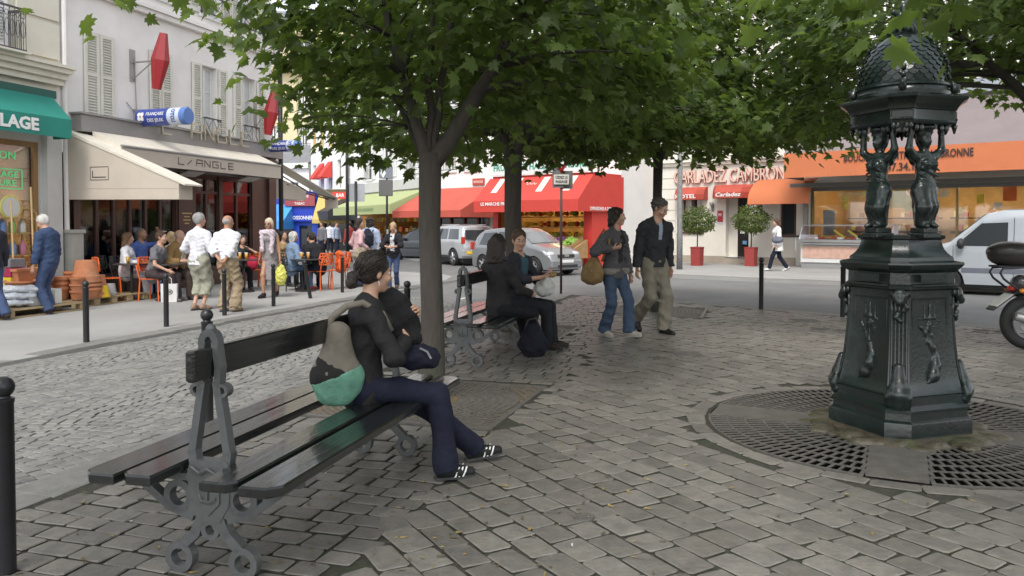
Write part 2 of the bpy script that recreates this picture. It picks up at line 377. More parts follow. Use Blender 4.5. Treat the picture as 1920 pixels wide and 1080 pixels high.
g1 = (P[:, 0], P[:, 1], rd[0]*ca-rd[1]*sa, rd[1]*ca+rd[0]*sa, L, Wd)
nd = np.array([N.x, N.y]); ud = np.array([U.x, U.y])
P, L, Wd = rows(nd, ud, .20, .15, 22)
P = P[:, :]; tt = P@nd; ss = P@ud; m_ = free(P) & (tt < -1.72-.12*np.maximum(0, ss-8)); P, L, Wd = P[m_], L[m_], Wd[m_]
g2 = (P[:, 0], P[:, 1], np.full(len(P), N.x), np.full(len(P), N.y), L, Wd)
k = np.arange(34)*2*math.pi/34                                    # ring of setts round the fountain grate
g3 = (FC.x+np.cos(k)*(FR+.10), FC.y+np.sin(k)*(FR+.10), -np.sin(k), np.cos(k), np.full(34, .262), np.full(34, .13))
gg = [np.concatenate([a, b, c]) for a, b, c in zip(g1, g2, g3)]
tag(stones('plaza_paving', *gg, 0., STONE), kind='structure')
# small setts of the left street, laid in shallow arcs
out = []; s = 0.5; i = 0
while s < 15.4:
    wd = .098*rng.uniform(.95, 1.05); t = -7.9+rng.uniform(0, .06)
    while t < TK-.04:
        l_ = .115*rng.uniform(.85, 1.2); out.append((s+wd/2+.22*math.sin((t+7.6)*math.pi/1.9)**2, t+l_/2, l_-.008, wd-.008, .22*math.pi/1.9*math.sin(2*(t+7.6)*math.pi/1.9))); t += l_
    s += wd; i += 1
a = np.array(out); PX = U.x*a[:, 0]+N.x*a[:, 1]; PY = U.y*a[:, 0]+N.y*a[:, 1]
dx = N.x+U.x*a[:, 4]; dy = N.y+U.y*a[:, 4]; q = np.hypot(dx, dy)
m_ = (np.abs(PX) < PY*.95+2.2)
tag(stones('street_paving', PX[m_], PY[m_], (dx/q)[m_], (dy/q)[m_], a[m_, 2], a[m_, 3], -.034, SETT, bev=.005, deep=.012, jit=.003, dome=.001, joint=SJOINT), kind='structure')
def kerb(name, pts, width, z, h, ln=1.1, mat=GRAN, mirror=1):
    """a row of kerb stones along a polyline, laid to its left (mirror=1)"""
    cx, cy, ax, ay, L = [], [], [], [], []
    for p, q in zip(pts[:-1], pts[1:]):
        p, q = Vector(p), Vector(q); d = q-p; k = max(1, round(d.length/ln)); e = d.normalized(); nn = Vector((-e.y, e.x, 0))*mirror
        for i in range(k):
            c = p+d*((i+.5)/k)+nn*width/2; cx.append(c.x); cy.append(c.y); ax.append(e.x); ay.append(e.y); L.append(d.length/k-.01)
    f = lambda v: np.array(v, float)
    o = stones(name, f(cx), f(cy), f(ax), f(ay), f(L), np.full(len(cx), width-.005), z, mat, cut=.012, jit=.001, bev=.012, deep=h, dome=0, joint=False)
    return tag(o, kind='structure')
kerb('plaza_kerb', [ST(-1, TK)]+[tuple(p) for p in tipc]+[TIP+ED*20], .32, .002, .3, mirror=-1, ln=.9)
kerb('left_kerb', [ST(-4, -7.9), ST(20.5, -7.9), ST(22.3, -8.4), ST(23.6, -9.6), ST(24, -11.5), ST(24, -20)], .3, .004, .3)
kerb('right_kerb', [tuple(p) for p in rsw[:6]], .28, .056, .3, mirror=-1)
# ---------------------------------------------------------------- grates
def ring(mb, c, r0, r1, a0, a1, z0, z1, n):
    A = [a0+(a1-a0)*i/n for i in range(n+1)]
    mb.loft([[(c[0]+r*math.cos(a), c[1]+r*math.sin(a), z) for r, z in ((r0, z0), (r1, z0), (r1, z1), (r0, z1))] for a in A])
def sector(mb, c, r0, r1, a0, a1, nr, bw=.014, gap=.036, z0=-.05, z1=.003, lim=None):
    step = (r1-r0)/nr
    for i in range(nr+1):
        r = r0+step*i; ring(mb, c, r-bw*.6, r+bw*.6, a0, a1, z0, z1, max(8, int((a1-a0)*10)))
        if i < nr:
            rm = r+step/2; k = max(2, int((a1-a0)*rm/(gap+bw)))
            for j in range(k+1):
                a = a0+(a1-a0)*j/k; ca, sa = math.cos(a), math.sin(a); h = bw/2
                p = [(c[0]+ca*q-sa*e, c[1]+sa*q+ca*e) for q, e in ((r+bw*.55, -h), (r+step-bw*.55, -h), (r+step-bw*.55, h), (r+bw*.55, h))]
                mb.loft([[(x, y, z0) for x, y in p], [(x, y, z1) for x, y in p]])
fa = math.atan2(FA.y, FA.x)
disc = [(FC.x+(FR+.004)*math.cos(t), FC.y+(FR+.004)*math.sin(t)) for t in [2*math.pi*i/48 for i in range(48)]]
sheet('grate_shade_sheet', disc, -.0055, PIT)  # flat black sheet close under the bars, standing in for a shaded pit
places = ['front left', 'front right', 'rear right', 'rear left']
for q_ in range(4):
    a0 = fa+q_*math.pi/2; m = MB(); hw = .185
    # quarter between two stone bands: edges parallel to the bands, inner corner under the fountain
    cen = FC
    d0 = Vector((math.cos(a0), math.sin(a0), 0)); d1 = Vector((-d0.y, d0.x, 0))
    cc = FC+(d0+d1)*hw
    nr = 7
    for i in range(nr+1):
        r = .42+(FR-.42)*i/nr; th = math.asin(min(.9, hw/r)); ring(m, (FC.x, FC.y), r-.007, r+.007, a0+th, a0+math.pi/2-th, -.05, .003, 24)
        if i < nr:
            r2 = .42+(FR-.42)*(i+1)/nr; rm = (r+r2)/2; th = math.asin(hw/rm); k = max(3, int((math.pi/2-2*th)*rm/.062))
            for j in range(k+1):
                a = a0+th+(math.pi/2-2*th)*j/k; ca, sa = math.cos(a), math.sin(a); h = .008 if 0 < j < k else .013
                p = [(FC.x+ca*e-sa*g, FC.y+sa*e+ca*g) for e, g in ((r+.007, -h), (r2-.007, -h), (r2-.007, h), (r+.007, h))]
                m.loft([[(x, y, -.05) for x, y in p], [(x, y, .003) for x, y in p]])
    lab = {0: 'cast iron quarter grate on the right of the stone slab in front of the fountain', 1: 'cast iron quarter grate behind the fountain to its right', 2: 'cast iron quarter grate behind the fountain to its left', 3: 'cast iron quarter grate on the left of the stone slab in front of the fountain'}[q_]
    tag(m.build('fountain_grate', IRON), lab, 'grate', 'quarter grates round the fountain')
SLABM = M('grate_slab_stone', (.115, .107, .092), rough=.6, var=.25, vs=8, bump=.3, bs=60)
for q_, lab in enumerate(('damp stone slab between the grates in front of the fountain', 'stone slab between the grates on the right of the fountain', 'stone slab between the grates behind the fountain', 'stone slab between the grates on the left of the fountain')):
    a0 = fa+q_*math.pi/2; d0 = Vector((math.cos(a0), math.sin(a0), 0)); d1 = Vector((-d0.y, d0.x, 0)); m = MB(); w_ = .172
    m.loft([[tuple(FC+d0*e+d1*g+Vector((0, 0, z))) for e, g in ((.3, -w_), (FR-.02, -w_), (FR-.02, w_), (.3, w_))] for z in (-.05, .005)])
    tag(m.build('stone_slab', SLABM), lab, 'paving slab', 'stone slabs round the fountain')
TG = [('square cast iron grate at the foot of the nearest tree', 'full'), ('square cast iron grate at the tree behind the seated couple', 'full'), ('square cast iron grate by the walking couple', 'full')]
for t, (lab, _) in zip(TREES, TG):
    g = empty('tree_grate', t, math.atan2(U.y, U.x), lab, 'grate', 'square tree grates')
    m = MB(); m.box(-.82, .82, -.82, .82, -.03, -.004); m.build('soil', M('tree_soil', (.16, .12, .07), rough=1, var=.5, vs=14, bump=.5, bs=60), g)
    m = MB()
    for s_ in (-1, 1):
        m.box(-.82, .82, s_*.80-.025, s_*.80+.025, -.02, .005); m.box(s_*.80-.025, s_*.80+.025, -.775, .775, -.02, .005)
        m.box(-.78, .78, s_*.006-.004*s_-.006, s_*.006+.004, -.02, .002)
    sector(m, (0, 0), .26, .76, 0, 2*math.pi, 8, bw=.016, gap=.034, z0=-.02, z1=.004)
    for sx in (-1, 1):
        for sy in (-1, 1):
            for i in range(6):
                r = .80+.055*i; e = math.acos(min(1, .77/r)); a1, a2 = e, math.pi/2-e
                if a2-a1 > .05: ring(m, (0, 0), r-.01, r+.01, *sorted((math.atan2(sy*math.sin(a1), sx*math.cos(a1)), math.atan2(sy*math.sin(a2), sx*math.cos(a2)))), -.02, .004, 6)
    m.build('bars', IRON, g)
# covers in the paving
def cover(px, py, r, lab, sq=False):
    p = G(px, py); m = MB()
    if sq:
        m.box(p.x-r, p.x+r, p.y-r, p.y+r, -.01, .005)
        for i in range(7): m.box(p.x-r*.9, p.x+r*.9, p.y-r*.85+i*r*.27, p.y-r*.85+i*r*.27+r*.1, .005, .01)
    else:
        for a, b in ((0.02, .3), (.38, .62), (.7, 1.)): ring(m, (p.x, p.y), r*a, r*b, 0, 2*math.pi, -.01, .006, 24)
        m.lathe([(r*.98, -.01), (r*.98, .001)], 24, (p.x, p.y, 0))
        for i in range(8):
            a = i*math.pi/4; m.tube([(p.x+r*.1*math.cos(a), p.y+r*.1*math.sin(a), .003), (p.x+r*.95*math.cos(a), p.y+r*.95*math.sin(a), .003)], r*.06, 4)
    tag(m.build('drain_cover', IRON), lab, 'drain cover')
cover(1095, 970, .055, 'small round iron cover set in the paving near the camera')
cover(1560, 620, .33, 'wide round iron cover left of the fountain')
cover(1510, 601, .2, 'square iron cover beside the plaza bollards', True)
cover(1860, 622, .25, 'round iron cover near the motorcycle')
cover(1290, 664, .16, 'square iron cover in the middle of the plaza', True)
# scraps in the joints
m = MB(); cols = []
for i in range(260):
    if i < 150: p = G(rng.uniform(20, 1300), rng.uniform(800, 1078), .004)
    else: p = G(rng.uniform(300, 1900), rng.uniform(600, 1078), .004)
    if p.x*N.x+p.y*N.y < TK+.3 or (p-FC).length < FR: continue
    a = rng.uniform(0, 6.28); l_ = rng.uniform(.006, .022); b = rng.uniform(.003, .008); m.cur = int(rng.choice([0, 0, 1, 1, 1, 2], p=[.2, .2, .19, .19, .19, .03]))
    d = Vector((math.cos(a), math.sin(a), 0)); e = Vector((-d.y, d.x, 0)); z = Vector((0, 0, .002))
    m.quad(tuple(p-d*l_-e*b+z), tuple(p+d*l_-e*b+z*3), tuple(p+d*l_+e*b+z), tuple(p-d*l_+e*b+z*2))
tag(m.build('litter', [M('dry_leaf', (.3, .22, .07), var=.3), M('twig', (.12, .09, .05)), M('paper_scrap', (.5, .5, .45))], recalc=False), kind='stuff')
# ================================================================ LEFT-HAND BUILDINGS
PLAST = M('pale_plaster', (.78, .75, .72), rough=.85, var=.07, vs=1.2, bump=.12, bs=60, var2=(.71, .68, .65))
CREAM = M('cream_stone', (.68, .64, .54), rough=.85, var=.06, vs=1.5, bump=.1, bs=60)
GREYM = paint('grey_fascia_metal', (.3, .29, .28), rough=.45, metal=.3)
BEIGE = M('beige_awning_cloth', (.5, .44, .37), rough=.85, var=.06, vs=2, bump=.05, bs=200)
BEIGE2 = M('cream_awning_cloth', (.66, .61, .52), rough=.85, var=.08, vs=3, bump=.05, bs=200)
BROWN = M('brown_shopfront_paint', (.085, .045, .035), rough=.4, var=.2, vs=3)
INK = paint('dark_brown_lettering', (.03, .02, .018))
STEEL = paint('brushed_letter_metal', (.5, .46, .38), rough=.35, metal=.8)
ZINC = M('zinc_roof', (.22, .23, .25), rough=.5, metal=.2, var=.15, vs=2)
F1 = Fac('corner_building', 'pale plastered corner building with cream shutters above a brown cafe front', 'building', ST(0, -13.2), U)
def apx(f, x0, x1, y0, y1, out=0):
    xm = (x0+x1)/2; a0, _ = f.px(x0, 400, out); a1, _ = f.px(x1, 400, out); _, z0 = f.px(xm, y1, out); _, z1 = f.px(xm, y0, out); return a0, a1, z0, z1
S0, S1 = 12.45, 19.7
ZB, ZT = 3.68, 5.5
w1 = apx(F1, 160, 215, 65, 231); w2 = apx(F1, 282, 323, 110, 250)
w3 = (*apx(F1, 380, 409, 0, 1)[:2], ZB, ZT); w4 = (*apx(F1, 455, 481, 0, 1)[:2], ZB, ZT)
w1 = (w1[0], w1[1], ZB, ZT); w2 = (w2[0], w2[1], ZB, ZT)
up = [(a, a+.85, 6.75, 8.5) for a in (w1[0]+.1, w2[0]+.05, w3[0]-.05, w4[0]-.08)]
up2 = [(h[0], h[1], 9.6, 11.2) for h in up]
m = MB(); shop = [(12.95, 15.75, .35, 2.75), (16.45, 17.35, .35, 2.75), (17.5, 18.75, .12, 2.75)]
wall_holes(m, S0, S1, 3.4, 12.4, [w3, w4]+up+up2, .24); m.quad((S0, 0, 12.4), (S1, 0, 12.4), (S1, 9, 12.4), (S0, 9, 12.4))
m.quad((S1, 0, 0), (S1, 9, 0), (S1, 9, 12.4), (S1, 0, 12.4)); m.quad((S0, .3, 0), (S0, 9, 0), (S0, 9, 12.4), (S0, .3, 12.4))
wl = m.build('wall', PLAST, F1.root)
m = MB(); bx(m, S0, S1+.12, .003, .14, 6.25, 6.36); bx(m, S0, S1+.16, .003, .2, 6.363, 6.45); m.build('cornice', PLAST, F1.root)
m = MB(); bx(m, S0+.003, S1+.1, .003, .35, 12.1, 12.45); m.build('eaves', PLAST, F1.root)
for h in (w1, w2):
    mid = (h[0]+h[1])/2; shutter(F1.root, h[0], mid-.01, h[2], h[3], .02); shutter(F1.root, mid+.01, h[1], h[2], h[3], .02)
CURT = M('net_curtain', (.6, .6, .58), rough=.9, var=.05)
for h in [w3, w4]+up:
    wd = h[1]-h[0]; window(F1.root, h, rows=3, curtain=CURT)
    sw = wd*.55 if h[2] < 5 else wd*.45
    shutter(F1.root, h[0]-sw-.04, h[0]-.03, h[2], h[3], .02); shutter(F1.root, h[1]+.03, h[1]+sw+.04, h[2], h[3], .02)
    railing(F1.root, h[0]-.02, h[1]+.02, h[2]+.05, h[2]+.5, .1, step=.3, cross=True)
for h in up2: window(F1.root, h, rows=3)
# drain pipe, small stains and fixings of the wall
m = MB(); m.tube([(S0+.1, -.06, .1), (S0+.1, -.06, 12)], .05, 8); m.build('drain_pipe', PLAST, F1.root)
m = MB(); a, z = F1.px(250, 110); m.tube([(a, -.03, z), (a+.05, -.03, 3.75)], .012, 5); m.tube([(a-.25, -.03, 4.2), (a+.1, -.03, 3.9), (a+2.5, -.03, 3.8)], .01, 5); m.build('cable', GREYM, F1.root)
# cafe front
m = MB(); wall_holes(m, S0+.33, S1, 0, 3.4, shop, .15); m.build('shopfront_wall', BROWN, F1.root)
m = MB(); bx(m, S1-.28, S1+.05, .003, .09, 0, 3.4); m.build('corner_pillar', BROWN, F1.root)
m = MB(); bx(m, 15.8, 16.35, .003, .04, .05, 2.8); m.build('door_panel', BROWN, F1.root)
m = MB(); bx(m, 12.9, 18.85, .05, .3, 2.78, 2.86); m.build('light_shelf', GREYM, F1.root)
m = MB()
for i in range(26): bx(m, 16.3+i*.1, 16.36+i*.1, .02, .08, 2.87, 2.98)
m.build('cornice_teeth', BROWN, F1.root)
m = MB(); bx(m, 15.3, 18.8, .01, .03, 3.0, 3.32); pn = m.build('sign_panel', M('copper_panel', (.17, .09, .05), rough=.35, var=.4, vs=4), F1.root)
m = MB(); m.prism([(15.6, 3.28), (15.95, 3.28), (15.75, 3.1)], -.036, -.031); m.build('red_emblem', paint('red_emblem', (.5, .03, .03)), F1.root)
def shop_room(root, a0, a1, z0, z1, depth, wallm, name='shop_interior', gap=.2):
    m = MB(); m.quad((a0, depth, z0), (a1, depth, z0), (a1, depth, z1), (a0, depth, z1)); m.quad((a0, gap, z0), (a0, depth, z0), (a0, depth, z1), (a0, gap, z1))
    m.quad((a1, gap, z0), (a1, depth, z0), (a1, depth, z1), (a1, gap, z1)); m.quad((a0, gap, z0), (a1, gap, z0), (a1, depth, z0), (a0, depth, z0)); m.quad((a0, gap, z1), (a1, gap, z1), (a1, depth, z1), (a0, depth, z1))
    return m.build(name, wallm, root)
CAFEW = M('cafe_room_wall', (.07, .045, .035), rough=.8, var=.3, vs=2)
shop_room(F1.root, 12.9, 19.3, .02, 3.0, 4.5, CAFEW)
WOODF = M('dark_wood_frame', (.07, .035, .028), rough=.35, var=.25, vs=5, stretch=(1, 1, .1))
for a0, a1, n in ((12.95, 15.75, 6), (16.45, 17.35, 2), (17.5, 18.75, 2)):
    m = MB(); z0 = .35 if a0 != 17.5 else .12; st = (a1-a0)/n
    for i in range(n+1): bx(m, a0+st*i-.035, a0+st*i+.035, -.12, -.04, z0, 2.75)
    bx(m, a0, a1, -.118, -.042, z0, z0+.12); bx(m, a0, a1, -.118, -.042, 2.3, 2.36); bx(m, a0, a1, -.118, -.042, 2.66, 2.75)
    wf = m.build('shop_window', WOODF, F1.root); m = MB(); bx(m, a0, a1, -.085, -.08, z0, 2.75); m.build('pane', SHOPGLASS, wf)
# curtains and a pale column inside
for a in (13.35, 14.0, 15.35, 17.0, 18.2):
    m = MB(); m.grid(lambda u, v: (a+.3*u, .35+.03*math.sin(u*25), .3+2.4*v), 16, 1)
    m.build('cafe_curtain', M('grey_curtain', (.42, .4, .37), rough=.9, var=.15, vs=3), F1.root, smooth=True)
m = MB(); bx(m, 13.2, 18.8, -2.3, -1.8, 0, 1.1); bx(m, 13.2, 18.8, -4.4, -4.2, 1.2, 2.4); m.build('bar_counter', WOODF, F1.root)
LAMPG = M('warm_lamp', (1, .75, .4), emit=6, var=0)
for a in (13.6, 14.9, 16.9, 18.2):
    m = MB(); m.sphere((a, 2.2, 2.35), .06); m.build('pendant_lamp', LAMPG, F1.root)
# fascia with standing outline letters, floodlights
m = MB(); bx(m, S0+.3, S1+.12, .003, .26, 3.4, 3.74); bx(m, S0+.25, S1+.18, .003, .32, 3.742, 3.78); m.build('fascia', GREYM, F1.root)
STROKES = {'L': [[(0, 1), (0, 0), (.62, 0)]], "'": [[(.15, 1), (0, .72)]], 'A': [[(0, 0), (.1, 1), (.75, 1), (.75, 0)], [(.05, .45), (.75, .45)]], 'N': [[(0, 0), (0, 1), (.7, 0), (.7, 1)]], 'G': [[(.7, 1), (0, 1), (0, 0), (.7, 0), (.7, .5), (.35, .5)]], 'E': [[(.65, 1), (0, 1), (0, 0), (.65, 0)], [(0, .5), (.6, .5)]], '/': [[(0, .1), (.5, .75)]]}
def stroke_text(name, s_, a0, a1, z0, h, out, r, mat, parent, flat=False):
    m = MB(); n = len(s_); pit = (a1-a0)/n
    for i, ch in enumerate(s_):
        for st in STROKES[ch]:
            pts = [(a0+pit*i+x*pit*.95, z0+z*h) for x, z in st]
            for (xa, za), (xb, zb) in zip(pts[:-1], pts[1:]):
                d = Vector((xb-xa, 0, zb-za)).normalized(); e = Vector((-d.z, 0, d.x))*r; A = Vector((xa, 0, za))-d*r; B = Vector((xb, 0, zb))+d*r
                if flat: m.add([tuple(q+Vector((0, -out, 0))) for q in (A-e, B-e, B+e, A+e)], [(0, 1, 2, 3)])
                else: m.loft([[tuple(q+Vector((0, -out+y, 0))) for q in (A-e, B-e, B+e, A+e)] for y in (0, -.05)])
    return m.build(name, mat, parent)
la0, _ = F1.px(298, 250, .3); la1, _ = F1.px(468, 250, .3)
stroke_text('lettering', "L'ANGLE", la0, la1, 3.58, .34, .36, .016, STEEL, F1.root)
for x in (360, 408, 458):
    m = MB(); a, z = F1.px(x, 335, .5); m.M = Matrix.Translation((a, -.55, 2.98)) @ Matrix.Rotation(R(35), 4, 'X'); m.box(-.09, .09, -.03, .03, -.11, .11, .01); m.M = None; m.tube([(a, -.1, 3.1), (a, -.5, 3.02)], .012, 5)
    m.build('floodlight', paint('floodlight_grey', (.55, .55, .53), rough=.4), F1.root)
for a in (15.75, 18.0):
    m = MB(); m.M = Matrix.Translation((a, -.45, 2.72)) @ Matrix.Rotation(R(-18), 4, 'X'); m.box(-.3, .3, -.16, .16, -.012, .012, .004); m.M = None; m.tube([(a-.2, 0, 2.9), (a-.2, -.4, 2.74)], .015, 5); m.tube([(a+.2, 0, 2.9), (a+.2, -.4, 2.74)], .015, 5)
    m.build('terrace_heater', paint('heater_grey', (.6, .58, .55), rough=.4), F1.root)
m = MB()
for i, (wd, z) in enumerate(((.34, 1.78), (.2, 1.7), (.26, 1.62), (.16, 1.54))): bx(m, 16.07-wd/2, 16.07+wd/2, .043, .045, z, z+.03)
m.build('gilt_lines', paint('gilt', (.5, .38, .15)), F1.root)
# the tall side wing of the terrace awning with its framed mark
wing = MB(); a0, a1 = 12.55, 12.93
prof = [(0, 3.42), (2.75, 2.33), (2.75, 2.0), (0, 2.02)]
wing.loft([[(a, -o, z) for o, z in prof] for a in (a0, a1)])
wo_ = wing.build('awning_wing', BEIGE, F1.root)
m = MB(); m.loft([[(a0-.015, -o, z) for o, z in ((0, 3.43), (2.9, 2.285), (2.9, 2.255), (0, 3.36))], [(a1+.1, -o, z) for o, z in ((0, 3.43), (2.9, 2.285), (2.9, 2.255), (0, 3.36))]]); m.build('awning_top', BEIGE2, wo_)
m = MB(); l0, l1, lz0, lz1 = .66, 1.11, 2.39, 2.655
def fr(m, o0, o1, z0, z1): m.quad((a0-.004, -o0, z0), (a0-.004, -o1, z0), (a0-.004, -o1, z1), (a0-.004, -o0, z1))
for o0, o1, z0, z1 in ((l0, l1, lz0, lz0+.012), (l0, l1, lz1-.012, lz1), (l0, l0+.012, lz0, lz1), (l1-.012, l1, lz0, lz1), (l0+.05, l1-.07, lz0+.05, lz0+.068), (l0+.05, l0+.068, lz0+.05, lz1-.08)): fr(m, o0, o1, z0, z1)
m.build('framed_mark', INK, wo_)
m = MB(); m.quad((a0-.003, -.02, 2.23), (a0-.003, -2.74, 2.2), (a0-.003, -2.74, 2.207), (a0-.003, -.02, 2.237)); m.build('seam', paint('seam', (.4, .35, .3)), wo_)
aw = awning(F1.root, 'awning', 13.0, 18.6, 3.42, 3.1, 1.0, .34, BEIGE2, out0=.28, sag=.03, valmat=BEIGE)
m = MB(); m.tube([(13.0, -1.0, 3.1), (18.6, -1.0, 3.1)], .03, 8); m.build('front_bar', GREYM, aw)
t0, _ = F1.px(334, 305, 1.0); t1, _ = F1.px(442, 305, 1.0)
stroke_text('lettering', "L/ANGLE", t0, t1, 2.86, .14, 1.012, .01, INK, aw, flat=True)
# awnings on the far side of the corner, folded out over the side street
def side_awning(name, t0, t1, s0, s1, z0, z1, drop, panel):
    m = MB(); th = .02
    m.loft([[(s0+.05, -t, z0), (s1, -t, z1), (s1, -t, z1-th), (s0+.05, -t, z0-th)] for t in (t0, t1)])
    o = m.build(name, BEIGE2, F1.root)
    m = MB(); m.loft([[(s1, -t, z1-.003), (s1+.02, -t, z1-.003), (s1+.02, -t, z1-drop), (s1, -t, z1-drop)] for t in (t0-.02, t1)]); m.build('valance', BEIGE, o)
    if panel:
        m = MB(); m.loft([[(s0+.05, -t, z0-.03), (s1-.02, -t, z1-.03), (s1-.02, -t, z1-drop), (s0+.05, -t, z1-drop)] for t in (t1-.02, t1+.012)]); m.build('side_panel', BEIGE, o)
    for t in (t0+.1, t1-.1):
        m = MB(); mid = (s0+s1)/2; m.tube([(s0+.05, -t, z0-.3), (mid, -t-.1, z1+.12), (s1, -t, z1-.05)], .022, 6); m.build('folding_arm', BLK, o)
    return o
side_awning('side_awning', -.4, .05, S1, 23.3, 3.4, 2.42, .36, False)
side_awning('side_awning', -.9, -.15, S1, 21.7, 3.0, 2.6, .32, True)
# projecting signs
RED = paint('tobacco_red', (.3, .015, .02), rough=.35)
def carotte(x, y, h, out, lab, wall=True):
    a, z = F1.px(x, y, out); g = empty('tobacco_sign', F1.w(a, out, z), math.atan2(U.y, U.x), lab, 'sign', 'red tobacco signs')
    m = MB(); m.M = Matrix.Rotation(R(10), 4, 'X')
    prof = [(.085*h, -.5*h), (.175*h, .02*h), (.075*h, .5*h)]
    m.loft([[(r*.75*math.cos(R(60*k)), r*math.sin(R(60*k)), z) for k in range(6)] for r, z in prof]); m.build('sign_body', RED, g)
    m = MB(); m.tube([(0, out-.02, .02), (0, .1, .02)], .022, 6); m.box(-.08, .08, out-.02, out, -.4, .3); m.tube([(0, out-.02, -.35), (0, .2, 0)], .015, 5); m.build('bracket', GREYM, g)
carotte(300, 115, 1.22, .75, 'red spindle tobacco sign above the striped blue cylinder, nearer the camera')
carotte(508, 212, 1.2, .5, 'red spindle tobacco sign at the far corner of the plaster building')
BLUE = paint('lottery_blue', (.045, .07, .32), rough=.35); PALE = paint('pale_blue_end', (.55, .62, .75), rough=.35)
def cyl_sign(x, y, rad, ln, lab, full=True):
    a, z = F1.px(x, y, 0); g = empty('lottery_sign', F1.w(a, .15, z), math.atan2(U.y, U.x), lab, 'sign', 'blue lottery cylinders'); n = 20
    def ringp(yy, r=rad): return [(r*math.cos(2*math.pi*k/n), -yy, r*math.sin(2*math.pi*k/n)) for k in range(n)]
    m = MB(); m.loft([ringp(0, rad*.9), ringp(.02), ringp(ln*.66)]); m.build('blue_body', BLUE, g, auto=R(40))
    m = MB(); m.loft([ringp(ln*.66+.001), ringp(ln*.9)]); m.build('white_band', PALE, g, auto=R(40))
    m = MB(); m.loft([ringp(ln*.9+.001), ringp(ln-.02), ringp(ln, rad*.9)]); m.build('blue_end', paint('lottery_blue_end', (.1, .2, .5)), g, auto=R(40))
    m = MB(); m.tube([(0, .15, rad*.5), (0, -ln, rad*1.02)], .012, 5); m.box(-.05, .05, .1, .15, -.12, .2); m.build('bracket', GREYM, g)
    # the side towards the viewer (-x of the frame) carries the lettering
    Rz = Matrix(((0, 0, -1, 0), (-1, 0, 0, 0), (0, 1, 0, 0), (0, 0, 0, 1)))
    def wrap(o, yc, zc):
        for v in o.data.vertices:
            q = v.co.copy(); ang = (q.z+zc)/rad; off = -q.x*1
            v.co = Vector((-(rad+.004)*math.cos(ang), q.y-yc, (rad+.004)*math.sin(ang)))
        o.data.update()
    for body, sz, wd, yc, zc, mt in (('FRANÇAISE', .1, .46, ln*.42, .05, WHITE), ('DES JEUX', .1, .42, ln*.42, -.09, WHITE)):
        o = text('lettering', body, sz, mt, g, width=wd, ext=0, rot=Rz, bold=.002); wrap(o, yc, zc)
    o = text('lettering', 'LOTO', .13, BLUE, g, width=.3, ext=0, bold=.006, rot=Matrix.Identity(4))
    for v in o.data.vertices:
        q = v.co.copy(); ang = q.x/rad; v.co = Vector((-(rad+.004)*math.cos(ang), -(ln*.78)-q.y, (rad+.004)*math.sin(ang)))
    m = MB()                                                     # four-petalled clover
    for k in range(4):
        c = (ln*.13+.055*math.cos(R(45+90*k)), .065*math.sin(R(45+90*k)))
        pts = [(c[0]+.045*math.cos(t), c[1]+.052*math.sin(t)) for t in [2*math.pi*i/12 for i in range(12)]]
        m.add([(-(rad+.004)*math.cos(z/rad), -y, (rad+.004)*math.sin(z/rad)) for y, z in pts], [tuple(range(12))])
    m.build('clover', WHITE, g, recalc=False)
    m = MB(); m.add([(-(rad+.006)*math.cos(z/rad), -y, (rad+.006)*math.sin(z/rad)) for y, z in ((ln*.13-.02, 0), (ln*.13, -.03), (ln*.13+.02, 0), (ln*.13, .03))], [(0, 1, 2, 3)]); m.build('clover_heart', RED, g, recalc=False)
cyl_sign(253, 222, .19, 1.28, 'blue and white lettered cylinder sign under the nearer red spindle')
cyl_sign(494, 275, .16, 1.0, 'blue and white cylinder sign at the far corner of the cafe fascia')
# ---------------------------------------------------------------- hardware shop, far left
F0 = Fac('hardware_shop_building', 'cream stone building with an iron balcony and a green awning over a hardware shop', 'building', ST(0, -13.2), U)
GREEN = M('green_awning_cloth', (.02, .23, .18), rough=.75, var=.08, vs=2, bump=.04, bs=200)
h0 = apx(F0, 0, 62, 10, 20); bw = (9.35, 10.9, 4.75, 7.4)
bw2 = (6.6, 8.1, 4.75, 7.4)
m = MB(); wall_holes(m, 3, S0-.01, 4.1, 12.2, [bw, bw2], .3)
for s_ in range(8): m.quad((11.55, -.03, 4.75+s_*.62), (S0-.02, -.03, 4.75+s_*.62), (S0-.02, -.03, 5.33+s_*.62), (11.55, -.03, 5.33+s_*.62))
m.quad((3, 0, 12.2), (S0-.01, 0, 12.2), (S0-.01, 9, 12.2), (3, 9, 12.2)); m.build('wall', CREAM, F0.root)
m = MB()
for i, (o, z0, z1) in enumerate(((.12, 4.25, 4.36), (.2, 4.362, 4.47), (.3, 4.472, 4.56), (.36, 4.562, 4.62))): bx(m, 3, S0+.03*(i+1), .003, o, z0, z1)
for s_ in range(7): bx(m, 11.5, S0-.02, .003, .07, 4.75+s_*.75, 5.42+s_*.75)
m.build('mouldings', CREAM, F0.root)
for h in (bw, bw2):
    window(F0.root, h, rows=3, curtain=CURT)
    shutter(F0.root, h[1]+.02, h[1]+.42, h[2], h[3], .02, mat=paint('white_shutter', (.75, .75, .73)))
m = MB(); a0, a1 = 6.3, 11.35
for z in (4.68, 5.42): bx(m, a0, a1, .42, .46, z-.015, z+.015)
k = 46
for i in range(k+1):
    a = a0+(a1-a0)*i/k; m.tube([(a, -.44, 4.7), (a+.0, -.44, 5.4)], .008, 4)
    if i < k: m.tube([(a+.055+.045*math.cos(t), -.44, 5.05+.16*math.sin(t)) for t in [2*math.pi*j/8 for j in range(9)]], .006, 3)
    if i < k: m.tube([(a+.055+.045*math.cos(t), -.44, 5.3+.05*math.sin(t)) for t in [2*math.pi*j/6 for j in range(7)]], .006, 3)
bx(m, a1-.02, a1+.02, 0, .44, 5.4, 5.44); bx(m, a1-.02, a1+.02, 0, .44, 4.66, 4.7)
